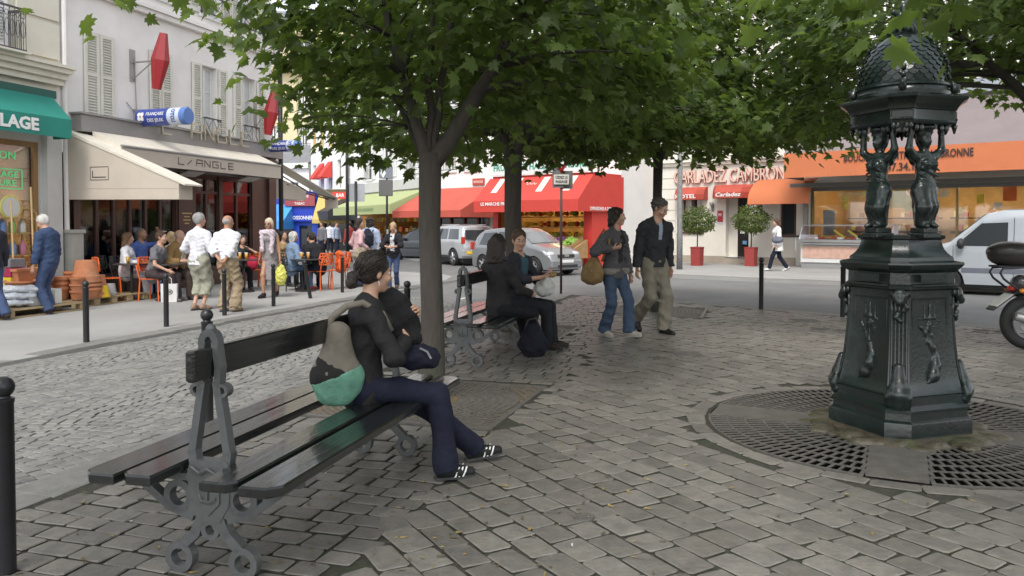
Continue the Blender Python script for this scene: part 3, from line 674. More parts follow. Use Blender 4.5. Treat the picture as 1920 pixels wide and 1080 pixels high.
for i in range(8): m.tube([(a1, -.05*i-.03, 4.7), (a1, -.05*i-.03, 5.4)], .008, 4)
m.build('balcony_railing', RAIL, F0.root)
m = MB(); bx(m, 6.3, 11.4, .003, .5, 4.623, 4.66); m.build('balcony_slab', CREAM, F0.root)
m = MB(); bx(m, 3, 12.2, .003, .22, 3.95, 4.1); m.build('awning_box', paint('dark_green', (.01, .09, .07)), F0.root)
aw = awning(F0.root, 'green_awning', 5, 12.12, 3.98, 3.52, .66, .36, GREEN, out0=.2, sag=.015)
text('awning_lettering', 'BRICOLAGE', .3, WHITE, aw, (10.5, -.675, 3.33), .002, .012, width=1.75)
hole = (8.0, 12.0, .25, 3.1)
m = MB(); wall_holes(m, 3, S0-.01, 0, 4.1, [hole, (4.5, 7.6, .1, 3.1)], .2); m.build('shopfront_wall', paint('shop_front_white', (.62, .62, .6)), F0.root)
m = MB(); bx(m, 12.06, 12.4, .003, .12, 0, 3.3); m.build('white_pilaster', paint('pilaster_white', (.6, .6, .58), bump=.1), F0.root)
m = MB(); bx(m, 12.46, 12.72, .065, .3, 0, 1.35); bx(m, 12.43, 12.75, .06, .33, 1.352, 1.42); m.build('service_cabinet', M('grey_cabinet', (.42, .42, .38), rough=.7, var=.1), F0.root)
WOODL = M('light_varnished_wood', (.3, .17, .07), rough=.4, var=.25, vs=4, stretch=(1, 1, .15))
m = MB()
for a in (8.0, 9.9, 11.9): bx(m, a, a+.1, -.15, -.05, .25, 3.1)
bx(m, 8.1, 11.9, -.15, -.05, .25, .35); bx(m, 8.1, 11.9, -.15, -.05, 3.0, 3.1); wf = m.build('shop_window', WOODL, F0.root)
m = MB(); bx(m, 8.05, 11.95, -.105, -.1, .3, 3.05); m.build('pane', SHOPGLASS, wf)
GN = M('green_window_lettering', (.1, .5, .22), emit=.25, var=0)
tx = lambda b, sz, a, z, wd: text('window_lettering', b, sz, GN, wf, (a, .085, z), .001, .003, width=wd)
tx('LIVRAISON', .2, 11.0, 2.8, 1.1); tx('OUTILLAGE', .16, 11.1, 2.45, 1.0); tx('PEINTURE', .16, 11.1, 2.29, .92)
m = MB()
for z in (2.19, 2.55): bx(m, 10.5, 11.68, -.085, -.082, z-.01, z+.01)
for a in (10.5, 11.68): bx(m, a-.01, a+.01, -.085, -.082, 2.19, 2.55)
m.build('green_frame', GN, wf)
shop_room(F0.root, 8.0, 12.2, .2, 3.3, 3.2, M('shop_room_warm', (.4, .27, .15), rough=.9, var=.2, vs=2))
for a, o, z in ((11.3, .8, 3.1), (11.8, 1.8, 3.0), (9.6, 1.2, 3.1), (11.6, 2.6, 2.3), (11.9, .9, 1.9), (11.85, .6, 1.0)):
    m = MB(); m.sphere((a, o, z), .07, sc=(1, 1, .5)); m.build('shop_lamp', M('shop_lamp', (1, .8, .5), emit=22, var=0), F0.root)
m = MB(); m.lathe([(.1, 0), (.24, -.3)], 16, (11.3, .7, 2.9), cap=False); m.build('lamp_shade', paint('lampshade', (.8, .75, .65)), F0.root)
m = MB()
for i in range(60):
    a, z = rng.uniform(8.2, 11.7), rng.choice([.5, .95, 1.4, 1.85]); m.cur = int(rng.integers(0, 5)); s_ = rng.uniform(.06, .14); bx(m, a, a+s_, -.6, -.35, z, z+s_*rng.uniform(1, 2.2))
m.cur = 0
for z in (.48, .93, 1.38, 1.83): bx(m, 8.1, 11.8, -.7, -.3, z-.02, z-.003)
pal = [paint('goods_'+n_, c) for n_, c in (('wood', (.3, .2, .1)), ('red', (.45, .08, .06)), ('yellow', (.55, .45, .08)), ('blue', (.1, .2, .4)), ('white', (.6, .6, .55)))]
m.build('shelves_of_goods', pal, F0.root)
# ================================================================ FAR AND RIGHT-HAND BUILDINGS
WHITEW = M('white_render', (.78, .77, .74), rough=.85, var=.05, vs=1, bump=.08, bs=60)
YELW = M('yellow_stone', (.66, .57, .36), rough=.85, var=.06, vs=1, bump=.08, bs=60)
HOTW = M('hotel_stone', (.68, .65, .58), rough=.85, var=.05, vs=1.5, bump=.08, bs=60)
PLINTH = M('plinth_stone', (.36, .31, .25), rough=.85, var=.12, vs=2)
SHW = paint('white_shutter', (.75, .75, .73)); OCH = paint('ochre_shutter', (.55, .36, .12))
ORA = M('orange_awning_cloth', (.52, .16, .065), rough=.8, var=.06, vs=2, bump=.04, bs=200)
TAUPE = M('taupe_awning_cloth', (.2, .165, .165), rough=.85, var=.08, vs=2, bump=.04, bs=200)
REDA = M('red_awning_cloth', (.56, .055, .04), rough=.75, var=.06, vs=2, bump=.04, bs=200)
REDB = M('faded_red_awning_cloth', (.48, .09, .06), rough=.8, var=.08, vs=2)
BURG = M('hotel_red_canopy', (.42, .07, .045), rough=.7, var=.06, vs=3)
def facade(F, wd, ht, depth, wins, wall, zbase=0, holes=(), roof=None, cornice=True, shut=None, rail=True, rows=3, dep=.2, simple=False):
    m = MB(); wall_holes(m, 0, wd, zbase, ht, list(wins)+list(holes), dep)
    m.quad((0, 0, 0), (0, depth, 0), (0, depth, ht), (0, 0, ht)); m.quad((wd, 0, 0), (wd, 0, ht), (wd, depth, ht), (wd, depth, 0)); m.quad((0, depth, 0), (wd, depth, 0), (wd, depth, ht), (0, depth, ht))
    m.quad((0, 0, ht), (wd, 0, ht), (wd, depth, ht), (0, depth, ht)); m.build('wall', wall, F.root)
    if cornice:
        m = MB(); bx(m, -.05, wd+.05, .003, .25, ht-.3, ht+.05); m.build('cornice', wall, F.root)
    if roof:
        m = MB(); m.prism([(-.25, ht+.052), (depth+.1, ht+.052), (depth*.5, ht+roof)], -.1, wd+.1, 'yz'); m.build('roof', ZINC, F.root)
    for h in wins:
        window(F.root, h, rows=rows, depth=dep*.9, curtain=CURT if rng.random() < .5 else None)
        if shut:
            w_ = (h[1]-h[0])*.5
            shutter(F.root, h[0]-w_-.03, h[0]-.02, h[2], h[3], .02, shut, n=10); shutter(F.root, h[1]+.02, h[1]+w_+.03, h[2], h[3], .02, shut, n=10)
        if rail: railing(F.root, h[0]-.03, h[1]+.03, h[2]+.06, h[2]+.75, .08, step=.14)
# ---------------------------------------------------------------- hotel
HO = (5.95, 32.2); FH = Fac('hotel_building', 'cream hotel with red entrance canopies behind two potted round trees', 'building', HO, W)
wl = apx(FH, 1279, 1317, 369, 434); wr = apx(FH, 1462, 1515, 366, 439); dr = (*apx(FH, 1361, 1404, 0, 1)[:2], .3, 2.65)
wl = (wl[0], wl[1], 1.25, 2.6); wr = (wr[0], wr[1], 1.15, 2.6)
upw = [(a, a+1.0, 4.75, 6.9) for a in (.7, 2.5, 4.3)]
m = MB(); wall_holes(m, 0, 5.5, .32, 14, [wl, wr, dr]+upw, .3); m.quad((0, 0, 14), (5.5, 0, 14), (5.5, 8, 14), (0, 8, 14))
m.quad((5.5, 0, 4), (5.5, 8, 4), (5.5, 8, 14), (5.5, 0, 14)); m.quad((0, 0, 0), (0, 8, 0), (0, 8, 14), (0, 0, 14)); m.build('wall', HOTW, FH.root)
m = MB(); bx(m, 0, dr[0], .003, .06, 0, .33); bx(m, dr[1], 5.5, .003, .06, 0, .33); bx(m, dr[0], dr[1], -.3, .1, 0, .25); m.build('plinth', PLINTH, FH.root)
m = MB(); bx(m, 0, 5.5, .003, .22, 3.98, 4.12); bx(m, 0, 5.5, .003, .12, 3.85, 3.977); m.build('string_course', HOTW, FH.root)
m = MB()
for i in range(8):
    bx(m, 0, .75, .003, .03, .45+i*.42, .83+i*.42)
m.build('rusticated_blocks', HOTW, FH.root)
for h in (wl, wr): window(FH.root, h, rows=1, frame=WOODF, rail=False) if False else window(FH.root, h, rows=1, frame=WOODF, curtain=CURT if h is wl else None)
for h in upw:
    window(FH.root, h, rows=3, curtain=CURT); railing(FH.root, h[0]-.1, h[1]+.1, h[2]+.05, h[2]+.85, .25, step=.1, cross=True)
m = MB(); dm = dr[0]+(dr[1]-dr[0])*.42; bx(m, dr[0], dm, -.6, -.3, .3, 2.65); m.build('porch_panel', HOTW, FH.root)
m = MB(); bx(m, dm, dr[1], -.29, -.24, .26, 2.62); d_ = m.build('door', M('dark_door', (.02, .018, .018), rough=.15, var=.1), FH.root)
m = MB(); bx(m, dm+.1, dm+.3, -.238, -.235, 1.2, 1.55); m.build('notice', WHITE, d_)
m = MB(); m.lathe([(.09, 0), (.09, .004)], 14, (dm+.25, .238-.004, .8)); bx(m, dm+.2, dm+.36, -.238, -.236, .78, .92); m.build('sticker', paint('blue_sticker', (.12, .3, .5)), d_)
def canopy(F, name, a0, a1, z0, z1, out, mat, body, sh=0., wd=.8):
    m = MB(); prof = [(0, z1), (out*.45, z1-.01), (out*.8, z1-(z1-z0)*.22), (out, z0+(z1-z0)*.42), (out, z0), (0, z0)]
    b = .22; m.loft([[(a0, -o*.55, z) for o, z in prof], [(a0+b, -o, z) for o, z in prof], [(a1-b, -o, z) for o, z in prof], [(a1, -o*.55, z) for o, z in prof]])
    o = m.build(name, mat, F.root)
    if body: text('canopy_lettering', body, .21, WHITE, o, ((a0+a1)/2, -out-.012, z0+(z1-z0)*.24), .003, .004, width=wd, shear=sh)
    return o
c = apx(FH, 1262, 1317, 0, 1, .5); canopy(FH, 'entrance_canopy', c[0], c[1], 2.5, 3.0, .7, BURG, 'HOTEL', 0, .85)
c = apx(FH, 1334, 1404, 0, 1, .5); canopy(FH, 'entrance_canopy', c[0], c[1], 2.53, 3.05, .75, BURG, 'Carladez', .25, 1.0)
m = MB(); L0 = apx(FH, 1262, 1478, 0, 1, .05)
REL = M('relief_letter_red', (.5, .2, .15), rough=.6, var=.1); RELF = paint('relief_letter_face', (.66, .5, .42))
t_ = text('wall_lettering', 'CARLADEZ CAMBRONNE', .72, REL, FH.root, ((L0[0]+L0[1])/2+.25, -.05, 3.38), .07, .006, width=5.0)
t_ = text('wall_lettering', 'CARLADEZ CAMBRONNE', .72, RELF, FH.root, ((L0[0]+L0[1])/2+.25, -.123, 3.38), .002, .0, width=4.96)
pq = apx(FH, 1345, 1355, 395, 416, .03); m = MB(); bx(m, pq[0], pq[1], .002, .03, pq[2], pq[3]); pl_ = m.build('plaque', paint('plaque_red', (.4, .03, .04)), FH.root)
text('plaque_letter', 'H', .17, WHITE, pl_, ((pq[0]+pq[1])/2, -.034, pq[3]-.16), .001, .004)
m = MB(); bx(m, pq[0], pq[1], .002, .028, pq[2]-.07, pq[2]-.01); m.build('plaque_strip', paint('plaque_white', (.6, .62, .66)), pl_)
for x in (1337, 1427):
    a, z = FH.px(x, 390); m = MB(); bx(m, a-.05, a+.05, .002, .03, z-.14, z+.14); m.tube([(a, -.03, z-.1), (a, -.15, z-.05), (a, -.15, z+.05)], .015, 5); m.lathe([(.03, .03), (.09, .16), (.07, .22)], 8, (a, -.15, z)); m.build('wall_lantern', paint('lantern_grey', (.25, .24, .22)), FH.root)
m = MB(); a, z = FH.px(1372, 412); bx(m, a-.06, a+.06, .003, .05, z-.1, z+.1); m.build('intercom', GREYM, FH.root)
# ---------------------------------------------------------------- butcher
BO = FH.o+W*5.52; FB_ = Fac('butcher_building', 'building with a wide orange and taupe awning over a lit butcher shop', 'building', BO, W); BW = 17
SW = (.55, 7.4, .55, 2.75); SW2 = (7.6, 15, .55, 2.75)
m = MB(); wall_holes(m, 0, BW, 0, 5.6, [(.5, 15.2, .0, 3.0)], .3); m.build('wall', HOTW, FB_.root)
m = MB(); wall_holes(m, 0, BW, 6.02, 14, [(a, a+1.0, 7.2, 9.2) for a in (1.2, 3.4, 5.6, 7.8, 10, 12.2)], .3); m.quad((0, 0, 14), (BW, 0, 14), (BW, 8, 14), (0, 8, 14)); m.build('upper_wall', WHITEW, FB_.root)
for a in (1.2, 3.4, 5.6, 7.8, 10, 12.2): window(FB_.root, (a, a+1.0, 7.2, 9.2))
railing(FB_.root, 0, BW, 6.2, 7.1, .9, mat=paint('white_railing', (.6, .6, .6)), step=.13)
m = MB(); bx(m, 0, BW, .003, 1.0, 6.02, 6.14); m.build('balcony_slab', WHITEW, FB_.root)
m = MB(); bx(m, .5, BW, .003, 1.05, 5.58, 6.0); m.build('grey_fascia', paint('blue_grey_fascia', (.3, .32, .36), rough=.4), FB_.root)
aw = awning(FB_.root, 'orange_awning', .55, BW, 5.5, 3.86, 2.9, .8, TAUPE, out0=.9, sag=.03, valmat=ORA, wave=.012)
zv = 3.46; tc1 = FB_.px(1698, 300, 2.93)[0]; tc2 = FB_.px(1694, 300, 2.93)[0]
text('awning_lettering', 'BOUCHERIE CENTRALE CAMBRONNE', .33, INK, aw, (tc1, -2.935, zv+.14), .002, .006, width=3.55)
text('awning_lettering', '01.47.34.19.62', .33, INK, aw, (tc2, -2.935, zv-.2), .002, .006, width=1.6)
m = MB(); bx(m, .2, 15.2, .6, 1.3, 2.82, 2.95); bx(m, .2, 15.2, .4, .6, 2.7, 2.9); m.build('shutter_box', paint('shutter_box_grey', (.12, .12, .11), rough=.5), FB_.root)
for a in (.35, 4.05, 7.5, 11.2, 15.0):
    m = MB(); bx(m, a-.08, a+.08, -.1, .1, 0, 2.9); m.build('post', paint('post_steel', (.35, .34, .32), rough=.3, metal=.6), FB_.root)
shop_room(FB_.root, .5, 15.2, .05, 3.0, 4.5, M('butcher_room', (.62, .43, .2), rough=.6, var=.15, vs=2), gap=.0)
m = MB()
for i in range(5):
    a = 1.2+i*2.8; bx(m, a, a+2.0, -1.0, -.9, 2.86, 2.92); bx(m, a, a+2.0, -3.0, -2.9, 2.86, 2.92)
m.build('ceiling_tubes', M('shop_tube_light', (1, .78, .45), emit=7, var=0), FB_.root)
goods = [M('meat_red', (.45, .1, .07), var=.4, vs=30), M('roast_brown', (.4, .2, .07), var=.4, vs=20), M('card_yellow', (.72, .62, .08)), M('card_orange', (.75, .18, .05)), M('tray_white', (.7, .68, .62)), M('dark_fitting', (.06, .04, .03))]
m = MB()
for a in (.7, 4.3, 7.9, 11.5):
    m.cur = 5; bx(m, a, a+3.3, -2.2, -1.3, .1, .75); m.cur = 4; bx(m, a, a+3.3, -2.1, -1.2, .75, .8)
    for j in range(40):
        m.cur = int(rng.choice([0, 1, 1, 0, 4])); x = a+.1+rng.random()*3.0; o = 1.25+rng.random()*.8; s_ = rng.uniform(.06, .14); m.sphere((x, o, .82+s_*.5), s_, 7, 5, (1.3, 1, .6))
    m.cur = 5; bx(m, a, a+3.3, -4.2, -4.0, 1.2, 1.3); bx(m, a, a+3.3, -4.2, -4.0, 1.75, 1.8)
    for j in range(26):
        m.cur = int(rng.choice([0, 1, 2, 4])); x = a+.1+rng.random()*3.0; z = rng.choice([1.32, 1.82]); s_ = rng.uniform(.1, .2); bx(m, x, x+s_, -4.0, -3.8, z, z+s_*1.3)
m.build('meat_displays', goods, FB_.root)
m = MB()
for x, y, w_, h_, c in ((1683, 370, 30, 40, 2), (1708, 382, 22, 30, 2), (1625, 358, 16, 22, 2), (1893, 360, 26, 34, 3), (1838, 372, 14, 18, 2), (1585, 380, 12, 26, 2), (1770, 362, 18, 14, 4), (1800, 395, 12, 12, 2), (1745, 410, 30, 10, 3), (1870, 385, 16, 12, 4)):
    c0 = apx(FB_, x-w_/2, x+w_/2, y-h_/2, y+h_/2, -.3); m.cur = c; bx(m, c0[0], c0[1], -.32, -.3, c0[2], c0[3])
m.build('price_cards', goods, FB_.root)
for n_, (sw) in enumerate((SW, SW2)):
    m = MB(); k = 3
    for i in range(k+1):
        a = sw[0]+(sw[1]-sw[0])*i/k; bx(m, a-.035, a+.035, -.2, -.1, .5, 2.75)
    bx(m, sw[0], sw[1], -.198, -.102, .4, .52); wf = m.build('shop_window', paint('bronze_frame', (.3, .22, .1), rough=.3, metal=.5), FB_.root)
    m = MB(); bx(m, sw[0], sw[1], -.155, -.15, .5, 2.75); m.build('pane', SHOPGLASS, wf)
m = MB(); bx(m, .5, 15.2, -.16, -.12, .05, .42); m.build('stall_riser', paint('riser_brown', (.12, .06, .04)), FB_.root)
# orange side awning between hotel and butcher
m = MB(); a0, a1 = -1.2, .95
m.grid(lambda u, v: (a0+(a1-a0)*u, -(.1+1.5*math.sin(v*math.pi/2)), 3.2-.95*(1-math.cos(v*math.pi/2))), 10, 8)
m.add([(a0, -.1, 3.2)]+[(a0, -(.1+1.5*math.sin(v*math.pi/16)), 3.2-.95*(1-math.cos(v*math.pi/16))) for v in range(1, 9)]+[(a0, -.1, 2.25)], [tuple(range(10))])
m.build('round_orange_awning', ORA, FB_.root, smooth=True)
# ---------------------------------------------------------------- fruit shop
nR = Vector((-.617, -.787, 0)); CF = Vector((4.1, 29.85, 0)); CF2 = CF+nR*2.04
FW = 4.55; FF = Fac('fruit_shop_building', 'white building with a bright red awning with white stripes over a greengrocer', 'building', CF2-W*FW, W)
GLN = 2.04
m = MB(); hole = (.25, FW-.35, .0, 2.75)
wall_holes(m, 0, FW, 0, 3.4, [hole], .2); m.quad((0, 0, 3.4), (FW, 0, 3.4), (FW, GLN, 3.4), (0, GLN, 3.4)); m.build('shopfront_wall', M('red_shopfront', (.55, .04, .03), rough=.5, var=.1), FF.root)
m = MB(); m.quad((FW+.002, 0, 0), (FW+.002, GLN, 0), (FW+.002, GLN, 3.4), (FW+.002, 0, 3.4)); m.build('red_side_panel', REDA, FF.root)
fw_ = [(a, a+.85, z, z+1.75) for a in (-1.0, .6, 2.2, 3.6) for z in (4.35, 7.2)]
m = MB()
Mx = Matrix.Translation((0, GLN, 0)); m.M = Mx
wall_holes(m, -1.7, FW, 3.2, 13, fw_, .2); m.quad((FW, 0, 0), (FW, 3.2, 0), (FW, 3.2, 13), (FW, 0, 13)); m.quad((-1.7, 0, 13), (FW, 0, 13), (FW, 8, 13), (-1.7, 8, 13)); m.quad((-1.7, 0, 0), (0, 0, 0), (0, 0, 3.2), (-1.7, 0, 3.2)); m.build('wall', WHITEW, FF.root)
off = empty('upper_storey', (0, GLN, 0)); off.parent = FF.root
for h in fw_: window(off, h, rows=3, curtain=CURT); railing(off, h[0]-.1, h[1]+.1, h[2]+.05, h[2]+.7, .12, step=.12)
for ch in list(off.children):
    ch.parent = FF.root; ch.location = (0, GLN, 0)
bpy.data.objects.remove(off)
m = MB(); bx(m, -.15, FW+.05, .003, .12, 3.43, 3.98); sg = m.build('sign_board', paint('sign_white', (.7, .72, .7)), FF.root)
text('sign_lettering', 'FRUITS DES HALLES PRIMEURS', .34, paint('sign_green', (.03, .3, .2)), sg, (FW/2, -.125, 3.7), .004, .008, width=4.3)
m = MB(); nst = 9; aw0 = (-.1, FW+.05)
for i in range(nst):
    pass
aw = awning(FF.root, 'red_awning', -.1, FW+.1, 3.32, 2.42, 1.03, .42, REDA, out0=.05, sag=.01)
STR = M('cream_stripe_cloth', (.7, .66, .58), rough=.8)
def on_awn(a, v, up=.012): return (a, -(.05+.98*v), 3.32-.9*v+up)
m = MB()
for a in (.45, 1.3, 2.55, 3.75):
    m.add([on_awn(a, .04), on_awn(a+.28, .04), on_awn(a+.28, .66), on_awn(a, .66)], [(0, 1, 2, 3)])
m.build('white_stripes', STR, aw)
text('valance_lettering', 'LE MARCHE FRAICHEUR', .17, WHITE, aw, (1.2, -1.05, 2.3), .002, .004, width=1.9)
m = MB(); m.tube([on_awn(1.9+.06*i, .25+.12*abs(math.sin(i*1.1)), .02) for i in range(9)], .012, 5); m.build('white_scroll', WHITE, aw)
m = MB(); m.add([(FW+.104, -.05, 3.3), (FW+.104, -1.03, 2.42), (FW+.104, -1.03, 2.0), (FW+.104, GLN, 2.0), (FW+.104, GLN, 3.3)], [(0, 1, 2, 3, 4)]); m.build('side_curtain', REDA, aw)
Rs = Matrix.Rotation(R(90), 4, 'Z') @ Matrix.Rotation(R(90), 4, 'X')
text('side_lettering', 'LIVRAISONS A DOMICILE', .17, WHITE, aw, (FW+.112, .65, 2.1), .002, .004, width=1.9, rot=Rs)
shop_room(FF.root, .25, FW-.35, .06, 2.75, 3.0, M('greengrocer_room', (.4, .25, .08), rough=.8, var=.3, vs=3), gap=0)
m = MB(); bx(m, .5, 4, -1.2, -1.1, 2.6, 2.66); bx(m, .5, 4, -2.2, -2.1, 2.6, 2.66); m.build('ceiling_tubes', MATS['shop_tube_light'], FF.root)
fruit = [M('lemon', (.7, .5, .04), var=.2), M('orange_fruit', (.7, .25, .02), var=.2), M('lettuce', (.2, .35, .05), var=.3), M('tomato', (.5, .04, .02), var=.2), M('crate_wood', (.35, .22, .1), var=.2), M('aubergine', (.1, .03, .12))]
m = MB()
for i in range(240):
    m.cur = int(rng.choice([0, 0, 1, 1, 2, 3, 0])); a = rng.uniform(.3, FW-.4); z = rng.choice([.7, 1.1, 1.5, 1.9, 2.25]); o = -rng.uniform(.6, 1.3); m.sphere((a, -o, z+.06), rng.uniform(.05, .12), 7, 5)
m.cur = 4
for z in (.64, 1.04, 1.44, 1.84, 2.2): bx(m, .3, FW-.4, -1.4, -.5, z-.03, z)
m.build('shelves_of_fruit', fruit, FF.root)
# ---------------------------------------------------------------- shop with the faded red awning, next house
P2 = Vector((-.79, 33.68, 0)); P3 = Vector((-3.48, 35.8, 0))
L2 = (P2-P3).length; FR2 = Fac('restaurant_building', 'white house with a faded red awning behind the silver off-road car', 'building', P3, P2-P3)
wn = [(a, a+.8, z, z+1.8) for a in (.5, 1.85) for z in (3.9, 6.8, 9.6)]
facade(FR2, L2-.01, 12.5, 8, wn, WHITEW, holes=[(.2, L2-.2, .1, 2.4)])
awning(FR2.root, 'red_awning', -.3, L2+.2, 3.15, 2.12, 2.3, .28, REDB)
m = MB(); bx(m, .2, L2-.2, -.12, -.1, .1, 2.4); m.build('shop_pane', GLASS, FR2.root)
m = MB()
for a in (.2, .9, 1.7, 2.5, L2-.28): bx(m, a, a+.09, -.1, -.02, .1, 2.4)
m.build('shop_frame', M('red_brown_frame', (.25, .05, .03), rough=.4), FR2.root)
m = MB(); a, z = FR2.px(898, 341); bx(m, a-.32, a+.32, .01, .06, z-.14, z+.14); bx(m, a-.33, a+.33, .0, .03, z-.15, z+.15); sg = m.build('hanging_sign', BURG, FR2.root)
text('sign_lettering', 'GRAPHOLOGUE', .14, STR, sg, (a, -.064, z), .001, .003, width=.52)
# ---------------------------------------------------------------- white building with the green awning
P4 = Vector((-8.6, 44.3, 0)); L4 = (P3-P4).length
FG = Fac('grocery_building', 'white shuttered building with a pale green awning over a lit grocery', 'building', P4, P3-P4)
wn = [(a, a+.9, z, z+1.9) for a in (1.4, 4.2, 7.0) for z in (3.95, 7.0, 10.0)]
facade(FG, L4-.01, 13.5, 9, wn, WHITEW, holes=[(.3, L4-.3, .1, 2.7)], shut=SHW)
GRA = M('pale_green_awning', (.37, .42, .2), rough=.8, var=.06)
aw = awning(FG.root, 'green_awning', 1.5, L4-.6, 3.2, 2.45, 1.9, .42, GRA)
text('awning_lettering', 'AUX JARDINS', .2, paint('awning_script', (.2, .3, .12)), aw, (6.2, -1.92, 2.25), .002, .003, width=2.2)
m = MB(); bx(m, .2, L4, .003, .15, 3.25, 3.75); m.build('fascia', paint('pale_fascia', (.5, .5, .48)), FG.root)
shop_room(FG.root, .3, L4-.3, .05, 2.7, 3.5, M('grocery_room', (.5, .26, .08), rough=.8, var=.3, vs=2), gap=0)
m = MB()
for i in range(9): m.sphere((1+i*.95, .3, 2.35), .05)
m.build('bulbs', LAMPG, FG.root)
m = MB()
for i in range(140):
    m.cur = int(rng.choice([0, 1, 1, 2, 3, 4, 4])); a = rng.uniform(2, L4-.5); z = rng.choice([.3, .8, 1.2, 1.7]); s_ = rng.uniform(.1, .28); bx(m, a, a+s_, -.8, -.3, z, z+s_)
m.build('shelves_of_goods', fruit, FG.root)
m = MB(); bx(m, 2.9, 4.0, .6, .64, .6, 1.75); bo = m.build('notice_board', WHITE, FG.root)
m = MB()
for i in range(9): bx(m, 3.0, 3.0+rng.uniform(.3, .9), .643, .645, .75+i*.1, .79+i*.1)
m.build('notice_lines', paint('notice_ink', (.2, .2, .22)), bo)
# ---------------------------------------------------------------- house with ochre shutters, low house, yellow apartment block
P5 = Vector((-13.2, 52.3, 0)); L5 = (P4-P5).length
FO = Fac('ochre_shutter_house', 'white house with a grey roof and ochre shuttered windows above red blinds', 'building', P5, P4-P5)
wn = [(.5+i*1.7, 1.25+i*1.7, z, z+1.7) for i in range(5) for z in (3.7, 6.3)]
facade(FO, L5-.01, 8.6, 9, wn, WHITEW, roof=2.4, rail=False, holes=[(.3, L5-.3, .1, 2.6)])
m = MB()
for i in range(3): bx(m, .52+i*1.7, 1.23+i*1.7, -.06, -.02, 6.32, 7.98)
m.build('ochre_blind', OCH, FO.root)
for i in (1, 2): awning(FO.root, 'red_blind', .45+i*1.7, 1.3+i*1.7, 5.4, 4.5, .7, .1, REDA, nu=4)
m = MB(); bx(m, .3, L5-.3, -.15, -.1, .1, 2.6); m.build('shop_pane', GLASS, FO.root)
awning(FO.root, 'dark_awning', 4.0, L5-.3, 3.2, 2.3, 1.6, .5, paint('charcoal_cloth', (.03, .03, .035)))
FL = Fac('low_white_house', 'low white house with a grey lean-to roof before the yellow block', 'building', (-17.6, 54.0), (4.2, -1.2))
facade(FL, 4.3, 5.6, 7, [(2.9, 3.5, 3.4, 4.4)], WHITEW, roof=1.6, rail=False)
FY = Fac('yellow_apartment_block', 'tall yellow stone apartment block with iron balconies beyond the cafe', 'building', (-22.5, 62), (1, .12))
wn = [(.9+i*2.4, 1.95+i*2.4, z, z+2.1) for i in range(4) for z in (4.0, 7.2, 10.3, 14.0)]
facade(FY, 10, 16.8, 12, wn, YELW, roof=3)
for z in (3.7, 13.5):
    m = MB(); bx(m, 0, 10, .003, .7, z, z+.16); m.build('balcony_slab', YELW, FY.root); railing(FY.root, .05, 9.95, z+.25, z+1.1, .62, step=.2)
m = MB(); bx(m, 0, 10, .003, .12, 6.75, 6.95); bx(m, 0, 10, .003, .12, 9.9, 10.1); m.build('string_course', YELW, FY.root)
# ---------------------------------------------------------------- shops beyond the corner
FP = Fac('fishmonger_building', 'low blue building with sky blue and deep blue awnings of the fishmonger', 'building', (-14.2, 47.0), (1, -.2))
facade(FP, 2.95, 3.5, 6, [], M('blue_shopfront', (.01, .05, .4), rough=.5), holes=[(.2, 1.3, .1, 1.9), (1.75, 2.55, .1, 1.5)], cornice=False)
aw = awning(FP.root, 'blue_awning', -.5, 1.45, 2.75, 1.75, 1.4, .45, paint('sky_blue_cloth', (.06, .3, .72)))
m = MB(); bx(m, 1.25, 2.95, .003, .2, 1.75, 2.6); fb = m.build('fascia', paint('deep_blue', (.01, .04, .42)), FP.root)
text('fascia_lettering', 'POISSONNERIE', .3, WHITE, fb, (2.1, -.21, 1.95), .003, .006, width=1.55)
m = MB(); bx(m, 1.0, 2.9, .25, .35, 2.64, 3.35); sg = m.build('sign_board', paint('maroon_board', (.3, .06, .07)), FP.root)
for b_, z in (('CHEZ SERGE', 3.2), ('VINS', 3.0), ('TABAC', 2.78)): text('sign_lettering', b_, .2, STR, sg, (1.95, -.354, z), .002, .004)
m = MB(); bx(m, -.5, .75, 1.45, 1.52, 2.75, 3.15); sg = m.build('red_sign_board', paint('sign_red', (.6, .05, .03)), FP.root)
text('sign_lettering', 'BOULANGERIE', .25, WHITE, sg, (.13, -1.524, 2.95), .002, .006, width=1.1)
m = MB(); bx(m, .2, 1.3, -.2, -.15, .1, 1.9); bx(m, 1.75, 2.55, -.2, -.15, .1, 1.5); m.build('shop_pane', GLASS, FP.root)
FV = Fac('wine_shop_building', 'small dark shop with a mustard yellow awning right of the blue fishmonger', 'building', (-11.2, 46.3), (1, -.2))
facade(FV, 2.6, 3.6, 6, [], M('olive_shopfront', (.1, .08, .03), rough=.5), holes=[(.3, 2.3, .1, 1.9)], cornice=False)
aw = awning(FV.root, 'yellow_awning', 0, 2.0, 3.3, 1.85, 1.0, .22, M('mustard_cloth', (.5, .38, .12), rough=.8, var=.1))
m = MB(); bx(m, .3, 2.3, -.2, -.15, .1, 1.9); m.build('shop_pane', GLASS, FV.root)
m = MB(); bx(m, 1.3, 2.6, 1.05, 1.15, 3.0, 3.4); sg = m.build('sign_board', paint('sign_red', (.6, .05, .03)), FV.root)
text('sign_lettering', 'BAR 33', .27, WHITE, sg, (1.95, -1.154, 3.2), .002, .006)
# houses closing the view beyond the left street and behind the trees
for nm, lab, o, r_, wd, ht, mt in (('apartment_house', 'tall white apartment house behind the trees above the greengrocer', (-3, 47), (1, -.35), 13, 16, WHITEW),
                                ('apartment_house', 'tall cream apartment house far behind the ochre shuttered house', (-12, 62), (1, -.2), 14, 17, YELW)):
    f_ = Fac(nm, lab, 'building', o, r_); facade(f_, wd, ht, 10, [(1+i*2.2, 2+i*2.2, z, z+2) for i in range(int(wd/2.3)) for z in (7.5, 10.6, 13.4)], mt, roof=3)
